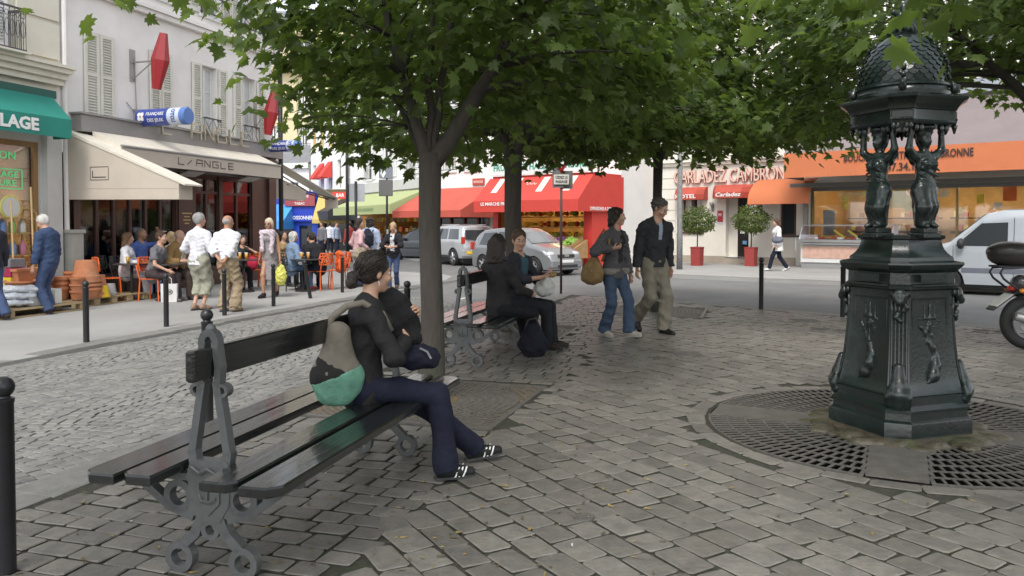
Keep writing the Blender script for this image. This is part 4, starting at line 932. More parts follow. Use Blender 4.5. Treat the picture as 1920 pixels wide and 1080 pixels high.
# ================================================================ TREES
BARK = M('maple_bark', (.06, .05, .042), rough=.9, var=.25, vs=7, bump=1., bs=24, stretch=(1, 1, .25), var2=(.045, .05, .035))
def leafmat(key, col, tl, trans=.45):
    m = bpy.data.materials.new(key); MATS[key] = m; m.use_nodes = True; n = m.node_tree.nodes; l = m.node_tree.links; n.clear()
    o = n.new('ShaderNodeOutputMaterial'); d = n.new('ShaderNodeBsdfPrincipled'); t = n.new('ShaderNodeBsdfTranslucent'); mx = n.new('ShaderNodeMixShader'); mx.inputs[0].default_value = trans
    d.inputs['Roughness'].default_value = .45; d.inputs['Specular IOR Level'].default_value = .35
    at = n.new('ShaderNodeAttribute'); at.attribute_name = 'rnd'
    def ramp(c, lo, hi):
        r = n.new('ShaderNodeMapRange'); r.inputs['To Min'].default_value = lo; r.inputs['To Max'].default_value = hi; l.new(at.outputs['Fac'], r.inputs[0])
        v = n.new('ShaderNodeVectorMath'); v.operation = 'SCALE'; v.inputs[0].default_value = c; l.new(r.outputs[0], v.inputs['Scale']); return v.outputs[0]
    l.new(ramp(col, .6, 1.45), d.inputs['Base Color']); l.new(ramp(tl, .6, 1.4), t.inputs['Color'])
    l.new(d.outputs[0], mx.inputs[1]); l.new(t.outputs[0], mx.inputs[2]); l.new(mx.outputs[0], o.inputs[0]); return m
LEAF = leafmat('maple_leaf', (.075, .112, .032), (.2, .29, .045))
half = [(.0, .02), (.1, -.08), (.22, -.13), (.27, -.06), (.44, -.06), (.36, .06), (.32, .14), (.45, .2), (.56, .34), (.42, .35), (.36, .38), (.38, .5), (.24, .47), (.17, .5), (.22, .66), (.12, .66), (.09, .76), (0, 1.0)]
LEAF_HI = np.array(half+[(-x, y) for x, y in half[-2:0:-1]])
halfl = [(.0, .02), (.22, -.13), (.44, -.06), (.32, .14), (.56, .34), (.33, .4), (.22, .64), (0, 1.0)]
LEAF_LO = np.array(halfl+[(-x, y) for x, y in halfl[-2:0:-1]])
LEAF_OV = np.array([(0, 0), (.22, .3), (.2, .65), (0, 1), (-.2, .65), (-.22, .3)])
def leaves(name, pos, nrm, tip, size, mat, parent, shape=LEAF_LO, tone=None):
    n = len(pos); k = len(shape)
    nrm = nrm/np.linalg.norm(nrm, axis=1, keepdims=True)
    tip = tip-nrm*np.sum(tip*nrm, 1, keepdims=True); tip /= np.linalg.norm(tip, axis=1, keepdims=True)+1e-9
    sd_ = np.cross(tip, nrm)
    xy = np.concatenate([shape, [[0, .3]]]); z = -.28*np.abs(xy[:, 0])-.22*np.maximum(0, xy[:, 1]-.3)**1.5; z[-1] = .03
    bend = rng.uniform(.4, 1.6, n)
    V = pos[:, None]+size[:, None, None]*(sd_[:, None]*xy[None, :, 0:1]+tip[:, None]*xy[None, :, 1:2]+nrm[:, None]*(z[None, :, None]*bend[:, None, None]))
    V = V.reshape(-1, 3); f = np.array([(j, (j+1) % k, k) for j in range(k)])
    F = (f[None]+(k+1)*np.arange(n)[:, None, None]).reshape(-1, 3)
    me = bpy.data.meshes.new(name); me.vertices.add(len(V)); me.vertices.foreach_set('co', V.ravel())
    me.loops.add(len(F)*3); me.loops.foreach_set('vertex_index', F.ravel()); me.polygons.add(len(F))
    me.polygons.foreach_set('loop_start', np.arange(len(F))*3); me.polygons.foreach_set('loop_total', np.full(len(F), 3)); me.update(calc_edges=True)
    me.materials.append(mat); at = me.attributes.new('rnd', 'FLOAT', 'POINT'); at.data.foreach_set('value', np.repeat(np.clip(rng.normal(.5, .25, n) if tone is None else tone+rng.normal(0, .18, n), 0, 1), k+1))
    o = bpy.data.objects.new(name, me); COL.objects.link(o)
    if parent is not None: o.parent = parent
    return o
def bez(p, q, bend, n=7):
    p, q = Vector(p), Vector(q); c = (p+q)/2+Vector(bend); return [p*(1-t)**2+c*2*t*(1-t)+q*t*t for t in [i/(n-1) for i in range(n)]]
def tree(loc, tr, fork, Rc, zmin, H, nclus, per, limbs, label, shape=LEAF_LO, lsize=.135, cx=(0, 0), extra=(), rise=.45, squash=1., front=0., name='maple_tree'):
    g = empty(name, loc, 0, label, 'tree', 'maple trees of the square'); mb = MB()
    pts = [(0, 0, -.05), (0, 0, .08), (.015, 0, fork*.35), (-.01, .01, fork*.7), (0, 0, fork)]
    mb.tube(pts, [tr*1.7, tr*1.3, tr, tr*.95, tr*1.0], 14); ends = []
    limb_pts = []
    for (dx, dy, dz, r) in limbs:
        e = Vector((dx, dy, fork+dz)); p = bez((0, 0, fork-.12), e, (dx*.05, dy*.05, -dz*.06+.1), 9)
        p = [q+Vector((rng.normal(0, .012), rng.normal(0, .012), 0)) if 0 < i < 8 else q for i, q in enumerate(p)]
        rr = [tr*r*(1-.62*i/8) for i in range(9)]; mb.tube(p, rr, 9); limb_pts.append((p, rr))
    mb.build('trunk', BARK, g, smooth=True)
    cl = []
    ang = rng.uniform(0, 2*math.pi, nclus*2); rad = np.sqrt(rng.random(nclus*2))
    for a, r in zip(ang, rad):
        sa = math.sin(a); zb = zmin+rise*r*r+rng.normal(0, .06)+front*max(0, -sa*r*Rc); zb = max(zb, fork+1.15*(1-r/.5)) if r < .5 else zb; zt = zmin+.5+H*math.sqrt(max(0, 1-r*r)); z = zb+(zt-zb)*rng.random()**1.9
        if len(cl) < nclus: cl.append((cx[0]+Rc*r*math.cos(a), cx[1]+Rc*r*math.sin(a)*squash, z))
    cl = np.array(cl+list(extra))
    # thin branches from the limbs to the leaf clusters
    br = MB(); allp = [(q, r) for p, rr in limb_pts for q, r in list(zip(p, rr))[2:]]
    A = np.array([[q.x, q.y, q.z] for q, r in allp])
    for i, c in enumerate(cl):
        if i % 3 and i < nclus: continue
        d = np.linalg.norm((A-c)*np.array([1, 1, 1.3]), axis=1)+.7*np.maximum(0, A[:, 2]-c[2]+.2); j = int(np.argmin(d)); q, r = allp[j]
        p = bez(q, c, (0, 0, .12*d[j]), 6); br.tube(p, [max(.006, min(r*.5, .03)*(1-.8*t/5)) for t in range(6)], 5)
    br.build('branches', BARK, g, smooth=True)
    n = len(cl)*per; C = np.repeat(cl, per, 0); off = rng.normal(0, 1, (n, 3))*np.array([.24, .24, .13])
    pos = C+off; out = pos-np.array([cx[0], cx[1], fork+.5]); out[:, 2] = 0; out /= np.linalg.norm(out, axis=1, keepdims=True)+1e-6
    nrm = np.array([0, 0, 1.])+rng.normal(0, .62, (n, 3))+out*.6; tip = out+rng.normal(0, .6, (n, 3)); tip[:, 2] -= .55
    sz = lsize*rng.uniform(.5, 1.2, n)*np.where(pos[:, 2] > zmin+2.2, 1.5, 1)
    leaves('crown', pos, nrm, tip, sz, LEAF, g, shape, np.repeat(rng.uniform(.2, .85, len(cl)), per)); return g
tree(TREES[0], .098, 2.12, 1.82, 2.45, 3.4, 215, 30, [(-.42, .02, 1.35, .62), (.0, .25, 1.8, .42), (.24, .3, 1.75, .4), (1.05, .05, 1.6, .85), (-.75, .7, 1.3, .3), (.75, .7, 1.25, .4)],
     'nearest maple whose bare trunk rises beside the near bench', LEAF_HI, .135, cx=(.36, 0), rise=.45, front=.45, extra=[(-.75, .1, 2.3), (-.6, .3, 2.2), (-.4, .6, 2.25), (-1.2, .3, 2.45), (.3, .8, 2.2)])
tree(TREES[1], .125, 2.5, 2.9, 2.50, 3.6, 340, 28, [(-.7, .2, 1.5, .6), (.5, -.4, 1.7, .6), (.1, .7, 1.8, .55), (.9, .4, 1.4, .5), (-.5, -.8, 1.4, .45)],
     'maple standing directly behind the couple on the far bench', LEAF_HI, .14, cx=(.3, 0), rise=.4)
tree(TREES[2], .085, 2.7, 2.9, 2.76, 3.6, 430, 28, [(-.7, .2, 1.4, .7), (.5, -.4, 1.5, .7), (.1, .7, 1.6, .6), (1.0, .3, 1.4, .6)],
     'slim maple behind the walking couple', LEAF_LO, .145, cx=(.35, -.4), rise=.25)
tree(Vector((6.75, 9.9, 0)), .12, 2.9, 3.3, 3.6, 3.4, 420, 28, [(-1.1, .2, 1.0, .7), (.5, -.4, 1.5, .7), (.1, .7, 1.6, .6), (-.6, -.8, 1.2, .6)],
     'maple beyond the fountain with its crown over the motorcycle', LEAF_HI, .145, cx=(-.35, 0), rise=-.1, extra=[(-3.2, .3, 2.85), (-3.1, 0, 2.8), (-3.5, .5, 2.75), (-2.9, .2, 2.95), (-3.8, .2, 2.75), (-3.6, -.3, 2.9), (-2.6, .1, 3.1), (-2.9, -.3, 3.1), (-2.2, .2, 3.25), (-3.3, -.4, 3.1), (-1.8, -.1, 3.3)])
tree(Vector((4.7, 2.1, 0)), .12, 2.8, 2.8, 2.85, 3.2, 150, 20, [(-1.1, .9, .8, .7), (.5, -.4, 1.5, .7), (.1, .7, 1.2, .6), (-.6, -.8, 1.2, .6)],
     'nearest maple on the right whose leaves hang in front of the fountain top', LEAF_HI, .17, cx=(-.35, .3), rise=.0, extra=[(-3.0, 1.75, 2.68), (-3.1, 1.6, 2.74), (-2.65, 1.7, 2.72), (-3.25, 1.8, 2.8), (-2.4, 1.9, 2.85), (-3.1, 1.62, 2.68)])
tree(Vector((-2.1, 1.6, 0)), .11, 2.7, 1.6, 3.4, 3.0, 80, 20, [(-.9, .5, 1.0, .7), (.5, -.4, 1.5, .7), (.1, 1.3, .6, .6), (-.6, -.8, 1.2, .6)],
     'maple on the left whose leaf spray hangs at the top before the plaster house', LEAF_HI, .15, rise=.0, extra=[(-.4, 3.3, 3.0)])
# ================================================================ DISTANCE-FIELD MODELLER (figures, statues, soft things)
def smin(a, b, k):
    if k <= 0: return np.minimum(a, b)
    h = np.maximum(k-np.abs(a-b), 0)/k; return np.minimum(a, b)-h*h*k*.25
class SDF:
    def __init__(s, res): s.res = res; s.p = []; s.cuts = []; s.noise = None
    def cap(s, a, b, ra, rb=None, k=.02, flat=None, sub=False, end=False):
        a, b = np.array(a, float), np.array(b, float); rb = ra if rb is None else rb; r = max(ra, rb)*(1 if not flat else max(1, flat[1]))
        def f(P):
            if flat is not None:
                w_ = np.array(flat[0], float); w_ = w_/np.linalg.norm(w_); q = P-a; t = q@w_; q = q+np.multiply.outer(t*(1/flat[1]-1), w_)
                P_ = q; B = b-a; B = B+w_*(B@w_)*(1/flat[1]-1)
            else: P_ = P-a; B = b-a
            l2 = B@B+1e-12; t0 = P_@B/l2; h = np.clip(t0, 0, 1); d = np.linalg.norm(P_-np.multiply.outer(h, B), axis=-1)-(ra+(rb-ra)*h); return np.maximum(d, (t0-1)*math.sqrt(l2)) if end else d
        s.p.append((f, np.minimum(a, b)-r, np.maximum(a, b)+r, k, sub)); return s
    def ell(s, c, r, k=.02, rot=None, sub=False):
        c, r = np.array(c, float), np.array(r, float)*np.ones(3); Rm = np.array(rot.to_3x3()) if rot is not None else np.eye(3); m = r.max()
        def f(P):
            q = (P-c)@Rm; k0 = np.linalg.norm(q/r, axis=-1); k1 = np.linalg.norm(q/(r*r), axis=-1)+1e-9; return k0*(k0-1)/k1
        s.p.append((f, c-m, c+m, k, sub)); return s
    def chain(s, pts, rs, k=.02, flat=None):
        for i in range(len(pts)-1): s.cap(pts[i], pts[i+1], rs[i], rs[i+1], k, flat)
        return s
    def cut(s, o, n): s.cuts.append((np.array(o, float), np.array(n, float)/np.linalg.norm(n))); return s       # removes the side n points to
    def mesh(s):
        e = s.res; mg = .05+2*e
        add = [p for p in s.p if not p[4]]
        lo = np.min([p[1] for p in add], 0)-mg; hi = np.max([p[2] for p in add], 0)+mg
        n = np.ceil((hi-lo)/e).astype(int)+1; D = np.full(n, 1., np.float32)
        ax = [lo[i]+e*np.arange(n[i]) for i in range(3)]
        for f, a, b, k, sub in s.p:
            i0 = np.maximum(0, np.floor((a-k-mg-lo)/e).astype(int)); i1 = np.minimum(n, np.ceil((b+k+mg-lo)/e).astype(int)+1)
            if np.any(i1 <= i0): continue
            sl_ = tuple(slice(i0[i], i1[i]) for i in range(3)); P = np.stack(np.meshgrid(*[ax[i][sl_[i]] for i in range(3)], indexing='ij'), -1)
            d = f(P).astype(np.float32); D[sl_] = -smin(-D[sl_], d, k) if sub else smin(D[sl_], d, k)
        if s.cuts or s.noise is not None:
            P = np.stack(np.meshgrid(*ax, indexing='ij'), -1)
            if s.noise is not None: D = D+s.noise(P)*(np.abs(D) < .08)
            for o, nn in s.cuts: D = np.maximum(D, (P-o)@nn)
        return nets(D, lo, e)
def nets(D, lo, e):
    C = [D[i:D.shape[0]-1+i, j:D.shape[1]-1+j, k:D.shape[2]-1+k] for i in (0, 1) for j in (0, 1) for k in (0, 1)]
    ins = sum((c < 0).astype(np.int8) for c in C); mask = (ins > 0) & (ins < 8); idx = np.argwhere(mask)
    if not len(idx): return np.zeros((0, 3)), np.zeros((0, 4), int)
    v = np.stack([c[mask] for c in C], 1); off = np.array([(i, j, k) for i in (0, 1) for j in (0, 1) for k in (0, 1)], float)
    acc = np.zeros((len(idx), 3)); cnt = np.zeros((len(idx), 1))
    for a in range(8):
        for b in range(a+1, 8):
            if np.abs(off[a]-off[b]).sum() != 1: continue
            m = (v[:, a] < 0) != (v[:, b] < 0)
            if not m.any(): continue
            t = v[m, a]/(v[m, a]-v[m, b]); acc[m] += off[a]+t[:, None]*(off[b]-off[a]); cnt[m] += 1
    V = lo+e*(idx+acc/cnt); num = np.full(mask.shape, -1, int); num[mask] = np.arange(len(idx)); F = []
    S = D < 0
    for ax_ in range(3):
        o = [slice(1, -1)]*3; o2 = [slice(1, -1)]*3; o[ax_] = slice(0, -1); o2[ax_] = slice(1, None)
        A, B = S[tuple(o)], S[tuple(o2)]; q = np.argwhere(A != B); fl = A[A != B]
        if not len(q): continue
        q = q+1; q[:, ax_] -= 1; u, w_ = [(1, 2), (2, 0), (0, 1)][ax_]
        def cell(du, dw):
            c = q.copy(); c[:, u] -= du; c[:, w_] -= dw; return num[c[:, 0], c[:, 1], c[:, 2]]
        f = np.stack([cell(1, 1), cell(0, 1), cell(0, 0), cell(1, 0)], 1); f[~fl] = f[~fl][:, ::-1]; F.append(f)
    F = np.concatenate(F); return V, F[(F >= 0).all(1)]
def sdf_obj(name, s, mat, parent=None, smooth=True):
    V, F = s.mesh(); me = bpy.data.meshes.new(name); me.vertices.add(len(V)); me.vertices.foreach_set('co', np.ascontiguousarray(V, np.float32).ravel())
    me.loops.add(len(F)*4); me.loops.foreach_set('vertex_index', F.ravel()); me.polygons.add(len(F)); me.polygons.foreach_set('loop_start', np.arange(len(F))*4); me.polygons.foreach_set('loop_total', np.full(len(F), 4))
    me.polygons.foreach_set('use_smooth', np.full(len(F), smooth)); me.update(calc_edges=True); me.materials.append(mat)
    o = bpy.data.objects.new(name, me); COL.objects.link(o)
    if parent is not None: o.parent = parent
    return o
# ================================================================ FOUNTAIN
FGRN = M('fountain_green_paint', (.013, .0225, .0205), rough=.22, var=.3, vs=9, bump=.08, bs=45, spec=.6, var2=(.018, .022, .02))
ff = empty('drinking_fountain', (FC.x, FC.y, 0), fa+math.pi/2, 'dark green cast iron drinking fountain with four draped women carrying a scaly dome', 'fountain')
# local frame: -y looks at the viewer
def octring(R0, z, cut=.36, fl=0):
    """wide faces on the diagonals, narrow ones on the axes; R0 = half width across the narrow faces"""
    c = R0*cut*.5; pts = []
    for k in range(4):
        a = -math.pi/2+k*math.pi/2; d = (math.cos(a), math.sin(a)); e = (-d[1], d[0])
        for t in (-c, -c*.33, c*.33, c): pts.append((d[0]*R0+e[0]*t, d[1]*R0+e[1]*t, z))
        a2 = a+math.pi/4; d2 = (math.cos(a2), math.sin(a2)); R2 = (R0+c)/math.sqrt(2); h = (R0-c)/math.sqrt(2); e2 = (-d2[1], d2[0])
        for t in (-.82, .82): pts.append((d2[0]*(R2-.012)+e2[0]*h*t, d2[1]*(R2-.012)+e2[1]*h*t, z))
    return pts
mb = MB(); prof = [(.52, -.02), (.52, .12), (.515, .135), (.49, .15), (.485, .2), (.5, .205), (.5, .22), (.46, .25), (.455, .31), (.465, .32), (.445, .34), (.425, .42), (.405, .52), (.388, .66), (.375, .8), (.368, .95), (.37, 1.06), (.40, 1.075), (.405, 1.095), (.385, 1.11), (.383, 1.19), (.40, 1.2), (.44, 1.235), (.452, 1.25), (.45, 1.262), (.38, 1.275), (.375, 1.30), (.36, 1.31), (.335, 1.33), (.31, 1.36), (.295, 1.40), (.29, 1.425), (.315, 1.435), (.32, 1.455), (.29, 1.462)]
mb.loft([octring(r, z) for r, z in prof], True, True); mb.build('pedestal', FGRN, ff, auto=R(28))
m = MB(); m.loft([[(x*s_, y*s_, z) for x, y, z in octring(.56, zz)] for zz, s_ in ((-.03, 1.12), (.015, 1.1), (.03, 1.0))]); 
WETS = M('wet_mossy_stone', (.085, .07, .048), rough=.35, var=.5, vs=9, bump=.6, bs=30, var2=(.06, .065, .03)); m.build('stone_footing', WETS, ff)
s = SDF(.016)
for i in range(46):
    a = 2*math.pi*i/46+rng.normal(0, .05); r = (.60 if i % 4 else .68)+rng.normal(0, .02); s.ell((r*math.cos(a), r*math.sin(a), rng.uniform(-.02, .012)), (rng.uniform(.06, .12), rng.uniform(.06, .11), rng.uniform(.025, .055)), .03)
sdf_obj('mortar_bed', s, WETS, ff)
for q_ in range(4):
    Rq = Matrix.Rotation(q_*math.pi/2, 4, 'Z')
    # fluted pilaster on the narrow face, rolling out into a scroll at the foot
    m = MB(); m.M = Rq
    for i in range(5):
        x = -.052+.026*i
        m.tube([(x, -.462, .34), (x, -.435, .42), (x, -.412, .52), (x, -.395, .66), (x, -.382, .8), (x, -.376, .92), (x, -.378, 1.02)], .0115, 6)
    m.box(-.075, .075, -.40, -.37, 1.02, 1.065); m.build('fluted_pilaster', FGRN, ff, smooth=True)
    s = SDF(.011)
    for x in (-.07, .07):
        pts = [(x, -.47, .36), (x, -.485, .31), (x, -.47, .27), (x, -.45, .275), (x, -.452, .30)]
        s.chain(pts, [.024, .028, .026, .018, .014], .01)
    s.chain([(0, -.43, .52), (0, -.462, .4), (0, -.475, .33), (0, -.465, .27)], [.03, .042, .056, .05], .02, ((1, 0, 0), 1.4))
    o = sdf_obj('scroll_console', s, FGRN, ff); o.rotation_euler = (0, 0, q_*math.pi/2); s = SDF(.011)
    for i in range(7): s.ell((rng.normal(0, .03), -.39-.015*rng.random(), 1.0-.025*i), .022, .01)
    s.ell((0, -.415, 1.03), (.06, .035, .05)); s.ell((0, -.435, .99), (.03, .03, .035))
    o = sdf_obj('spout_garland', s, FGRN, ff); o.rotation_euler = (0, 0, q_*math.pi/2)
    # dolphin and trident relief on the wide face
    s = SDF(.008); Rm = .305
    fz = lambda z: .3+.062*max(0, (0.7-z)/.4)**2-.004
    P = lambda x, z, o=0.: (x, -fz(z)-o, z)
    s.chain([P(-.0, .46, .02), P(.03, .52, .02), P(.045, .58, .01), P(.02, .65, .01), P(-.03, .69, 0), P(-.05, .75, 0)], [.045, .04, .03, .024, .018, .012], .02)
    s.cap(P(-.05, .75), P(-.09, .80), .012, .02); s.cap(P(-.05, .75), P(-.01, .81), .012, .018)
    s.ell(P(.0, .44, .02), (.05, .04, .04)); s.cap(P(-.03, .42, .02), P(-.06, .40, .01), .02, .012); s.cap(P(.06, .5, .01), P(.09, .46, 0), .015, .008)
    s.cap(P(0, .5), P(0, .96), .009, .009); s.cap(P(-.05, .86), P(.05, .86), .009, .009)
    for x in (-.05, 0, .05): s.cap(P(x, .86), P(x, .95), .009, .006)
    for i in range(8): s.ell(P(rng.normal(0, .05), .72+.02*i), (.018, .012, .012))
    o = sdf_obj('dolphin_relief', s, FGRN, ff); o.rotation_euler = (0, 0, q_*math.pi/2+math.pi/4)
    m = MB(); m.M = Matrix.Rotation(q_*math.pi/2+math.pi/4, 4, 'Z')
    for x in (-.17, .17): m.tube([(x*(1+.35*max(0, (.7-z)/.3)**1.5), -fz(z)+.0, z) for z in (.42, .5, .6, .7, .85, 1.0)], .008, 5)
    m.tube([(-.17, -fz(1.0), 1.0), (.17, -fz(1.0), 1.0)], .008, 5)
    m.box(-.13, .13, -.288-.05, -.3, 1.125, 1.18); m.tube([(-.2, -.325, 1.1), (.2, -.325, 1.1)], .012, 6); m.build('panel_frame', FGRN, ff, smooth=False)
    m = MB(); m.M = Matrix.Rotation(q_*math.pi/2+math.pi/4, 4, 'Z')
    m.box(-.085, .085, -.32, -.15, 1.44, 1.475, .006); m.box(-.07, .07, -.305, -.165, 1.475, 1.515, .006); m.build('statue_plinth', FGRN, ff)
    # draped woman, arms raised to carry the dome
    s = SDF(.0095); sg = 1 if q_ % 2 else -1; fx = lambda x: x*sg
    hd = (0, .0, 2.16)
    s.ell((0, .01, 2.155), (.043, .05, .058)); s.ell((0, .025, 2.175), (.05, .05, .045)); s.ell((0, -.025, 2.13), (.024, .022, .03)); s.cap((0, -.045, 2.155), (0, -.054, 2.138), .006, .009, .008)
    s.cap((0, .01, 2.11), (0, .01, 2.04), .026, .03)
    s.chain([(-.085, .01, 2.03), (.085, .01, 2.03)], [.036, .036], .03); s.ell((0, 0, 1.97), (.082, .058, .085), .03)
    for x in (-.038, .038): s.ell((x, -.05, 1.975), (.032, .03, .032), .02)
    s.ell((fx(.006), 0, 1.885), (.066, .052, .06), .03); s.ell((fx(.012), .005, 1.80), (.088, .066, .07), .04)
    s.chain([(fx(-.03), 0, 1.78), (fx(-.042), -.012, 1.66), (fx(-.04), .0, 1.545)], [.07, .056, .042], .03); s.chain([(fx(.05), -.005, 1.78), (fx(.055), -.045, 1.665), (fx(.035), .005, 1.545)], [.068, .054, .038], .03)
    s.ell((0, .02, 1.65), (.07, .05, .14), .03)
    for i in range(13):
        a = i*2*math.pi/13; x, y = .078*math.cos(a), .058*math.sin(a)
        s.chain([(x*1.0+fx(.012), y, 1.8), (x*.95+fx(.02)*math.sin(i), y*1.05-.012, 1.68), (x*.78, y*.85, 1.54)], [.012, .013, .011], .014)
    for k in range(5): s.cap((-.08, -.05+.008*k, 1.99-.045*k), (.085, -.055+.004*k, 1.93-.045*k), .009, .009, .014)
    for x in (-1, 1):
        sh = (.095*x, .012, 2.03); el = (.165*x, .0, 2.085); ha = (.15*x, -.01, 2.225); s.chain([sh, el], [.034, .026], .02); s.chain([el, ha], [.026, .019], .015); s.ell((.148*x, -.012, 2.25), (.024, .026, .022))
        for t in range(4): s.cap((.148*x, -.02, 2.25), (.148*x+(t-1.5)*.014, -.04, 2.262), .006, .005, .004)
        s.cap((.04*x, -.03, 1.535), (.045*x, -.075, 1.527), .022, .016)
    for i in range(9): s.ell((.05*math.cos(i*.7), .02+.04*math.sin(i*.7), 2.2), .018, .012)
    s.ell((0, .0, 2.24), (.07, .065, .028))
    o = sdf_obj('caryatid', s, FGRN, ff); a = q_*math.pi/2+math.pi/4; o.rotation_euler = (0, 0, a); o.location = (math.sin(a)*.235, -math.cos(a)*.235, 0)
m = MB(); pr = [(.33, 2.255), (.375, 2.26), (.385, 2.275), (.37, 2.29), (.368, 2.36), (.385, 2.365), (.39, 2.38), (.405, 2.40), (.43, 2.425), (.46, 2.44), (.465, 2.455), (.40, 2.475), (.33, 2.485)]
m.loft([octring(r, z, .45) for r, z in pr]); m.build('entablature', FGRN, ff, auto=R(28))
for q_ in range(4):
    m = MB(); m.M = Matrix.Rotation(q_*math.pi/2, 4, 'Z'); m.box(-.075, .075, -.385, -.36, 2.30, 2.355, .005)
    for i in range(9): m.sphere((-.07+.0175*i, -.385, 2.296), .007, 6, 4)
    for i in range(5): m.sphere((-.06+.03*i, -.372, 2.245), .018, 7, 5, (1, .8, 1.3))
    m.tube([(0, -.37, 2.26), (0, -.37, 2.20)], [.025, .006], 7)
    m.build('frieze_panel', FGRN, ff)
    m = MB(); m.M = Matrix.Rotation(q_*math.pi/2+math.pi/4, 4, 'Z')
    for x in (-.15, -.1, .1, .15): m.sphere((x, -.29, 2.235), .022, 7, 5, (1, .8, 1.4))
    m.box(-.13, .13, -.298, -.28, 2.30, 2.355, .004); m.build('frieze_garland', FGRN, ff)
m = MB(); dome = [(.35, 2.475), (.352, 2.50), (.335, 2.515), (.33, 2.535), (.345, 2.545), (.345, 2.56), (.31, 2.575), (.315, 2.63), (.31, 2.69), (.29, 2.76), (.25, 2.83), (.19, 2.89), (.14, 2.925), (.115, 2.94), (.12, 2.955), (.08, 2.97)]
m.lathe(dome, 40); m.build('dome', FGRN, ff, auto=R(40))
m = MB(); rows_ = 9
def dome_r(z):
    for (r0, z0), (r1, z1) in zip(dome[:-1], dome[1:]):
        if z0 <= z <= z1: return r0+(r1-r0)*(z-z0)/(z1-z0)
    return .1
zs = 2.6
for rr in range(rows_):
    n = 26 if rr < 6 else 18; z = 2.60+rr*.034
    for k in range(n):
        a = 2*math.pi*(k+.5*(rr % 2))/n
        def pt(da, dz, lift):
            zz = z+dz; r = dome_r(max(2.575, zz))+lift; return (r*math.cos(a+da), r*math.sin(a+da), zz)
        w_ = math.pi/n*.96
        m.add([pt(-w_, .03, .001), pt(w_, .03, .001), pt(w_, .004, .006), pt(w_*.55, -.014, .009), pt(0, -.02, .010), pt(-w_*.55, -.014, .009), pt(-w_, .004, .006)], [(0, 1, 2, 3, 4, 5, 6)])
m.build('dome_scales', FGRN, ff, recalc=True)
for q_ in range(4):
    s = SDF(.009); a = q_*math.pi/2
    for i in range(7):
        z = 2.56+.055*i; r = dome_r(z); s.ell((rng.normal(0, .006), -r-.012, z), (.022-.001*i, .02, .022), .012); s.ell((rng.choice([-.02, .02]), -r-.008, z+.02), .014, .01)
    s.ell((0, -.37, 2.525), .03); s.cap((0, -.36, 2.52), (0, -.40, 2.55), .02, .012)
    o = sdf_obj('dome_rib', s, FGRN, ff); o.rotation_euler = (0, 0, a)
s = SDF(.009)
for k in range(4):
    a = k*math.pi/2+.4; c_, s_ = math.cos(a), math.sin(a)
    s.chain([(c_*.09, s_*.09, 2.975), (c_*.06, s_*.06, 3.02), (c_*.03, s_*.03, 3.07), (c_*.05, s_*.05, 3.11), (c_*.08, s_*.08, 3.125)], [.035, .034, .025, .016, .022], .015); s.ell((c_*.11, s_*.11, 2.98), (.03, .03, .024))
s.cap((0, 0, 2.95), (0, 0, 3.1), .05, .03); s.ell((0, 0, 3.15), (.03, .03, .05))
sdf_obj('dolphin_finial', s, FGRN, ff)
ff.scale = (.91, .91, .98)
# ================================================================ BENCHES
IRONG = M('grey_bench_iron', (.105, .11, .11), rough=.42, metal=.2, var=.15, vs=12, bump=.15, bs=60)
PLANK = M('black_green_plank', (.013, .0145, .0135), rough=.2, coat=.35, var=.3, vs=6, bump=.3, bs=28, spec=.6, stretch=(.06, 1, 1))
bench = empty('park_bench', (0, 0, 0), 0, 'near double sided park bench with the woman sitting on it', 'bench', 'park benches')
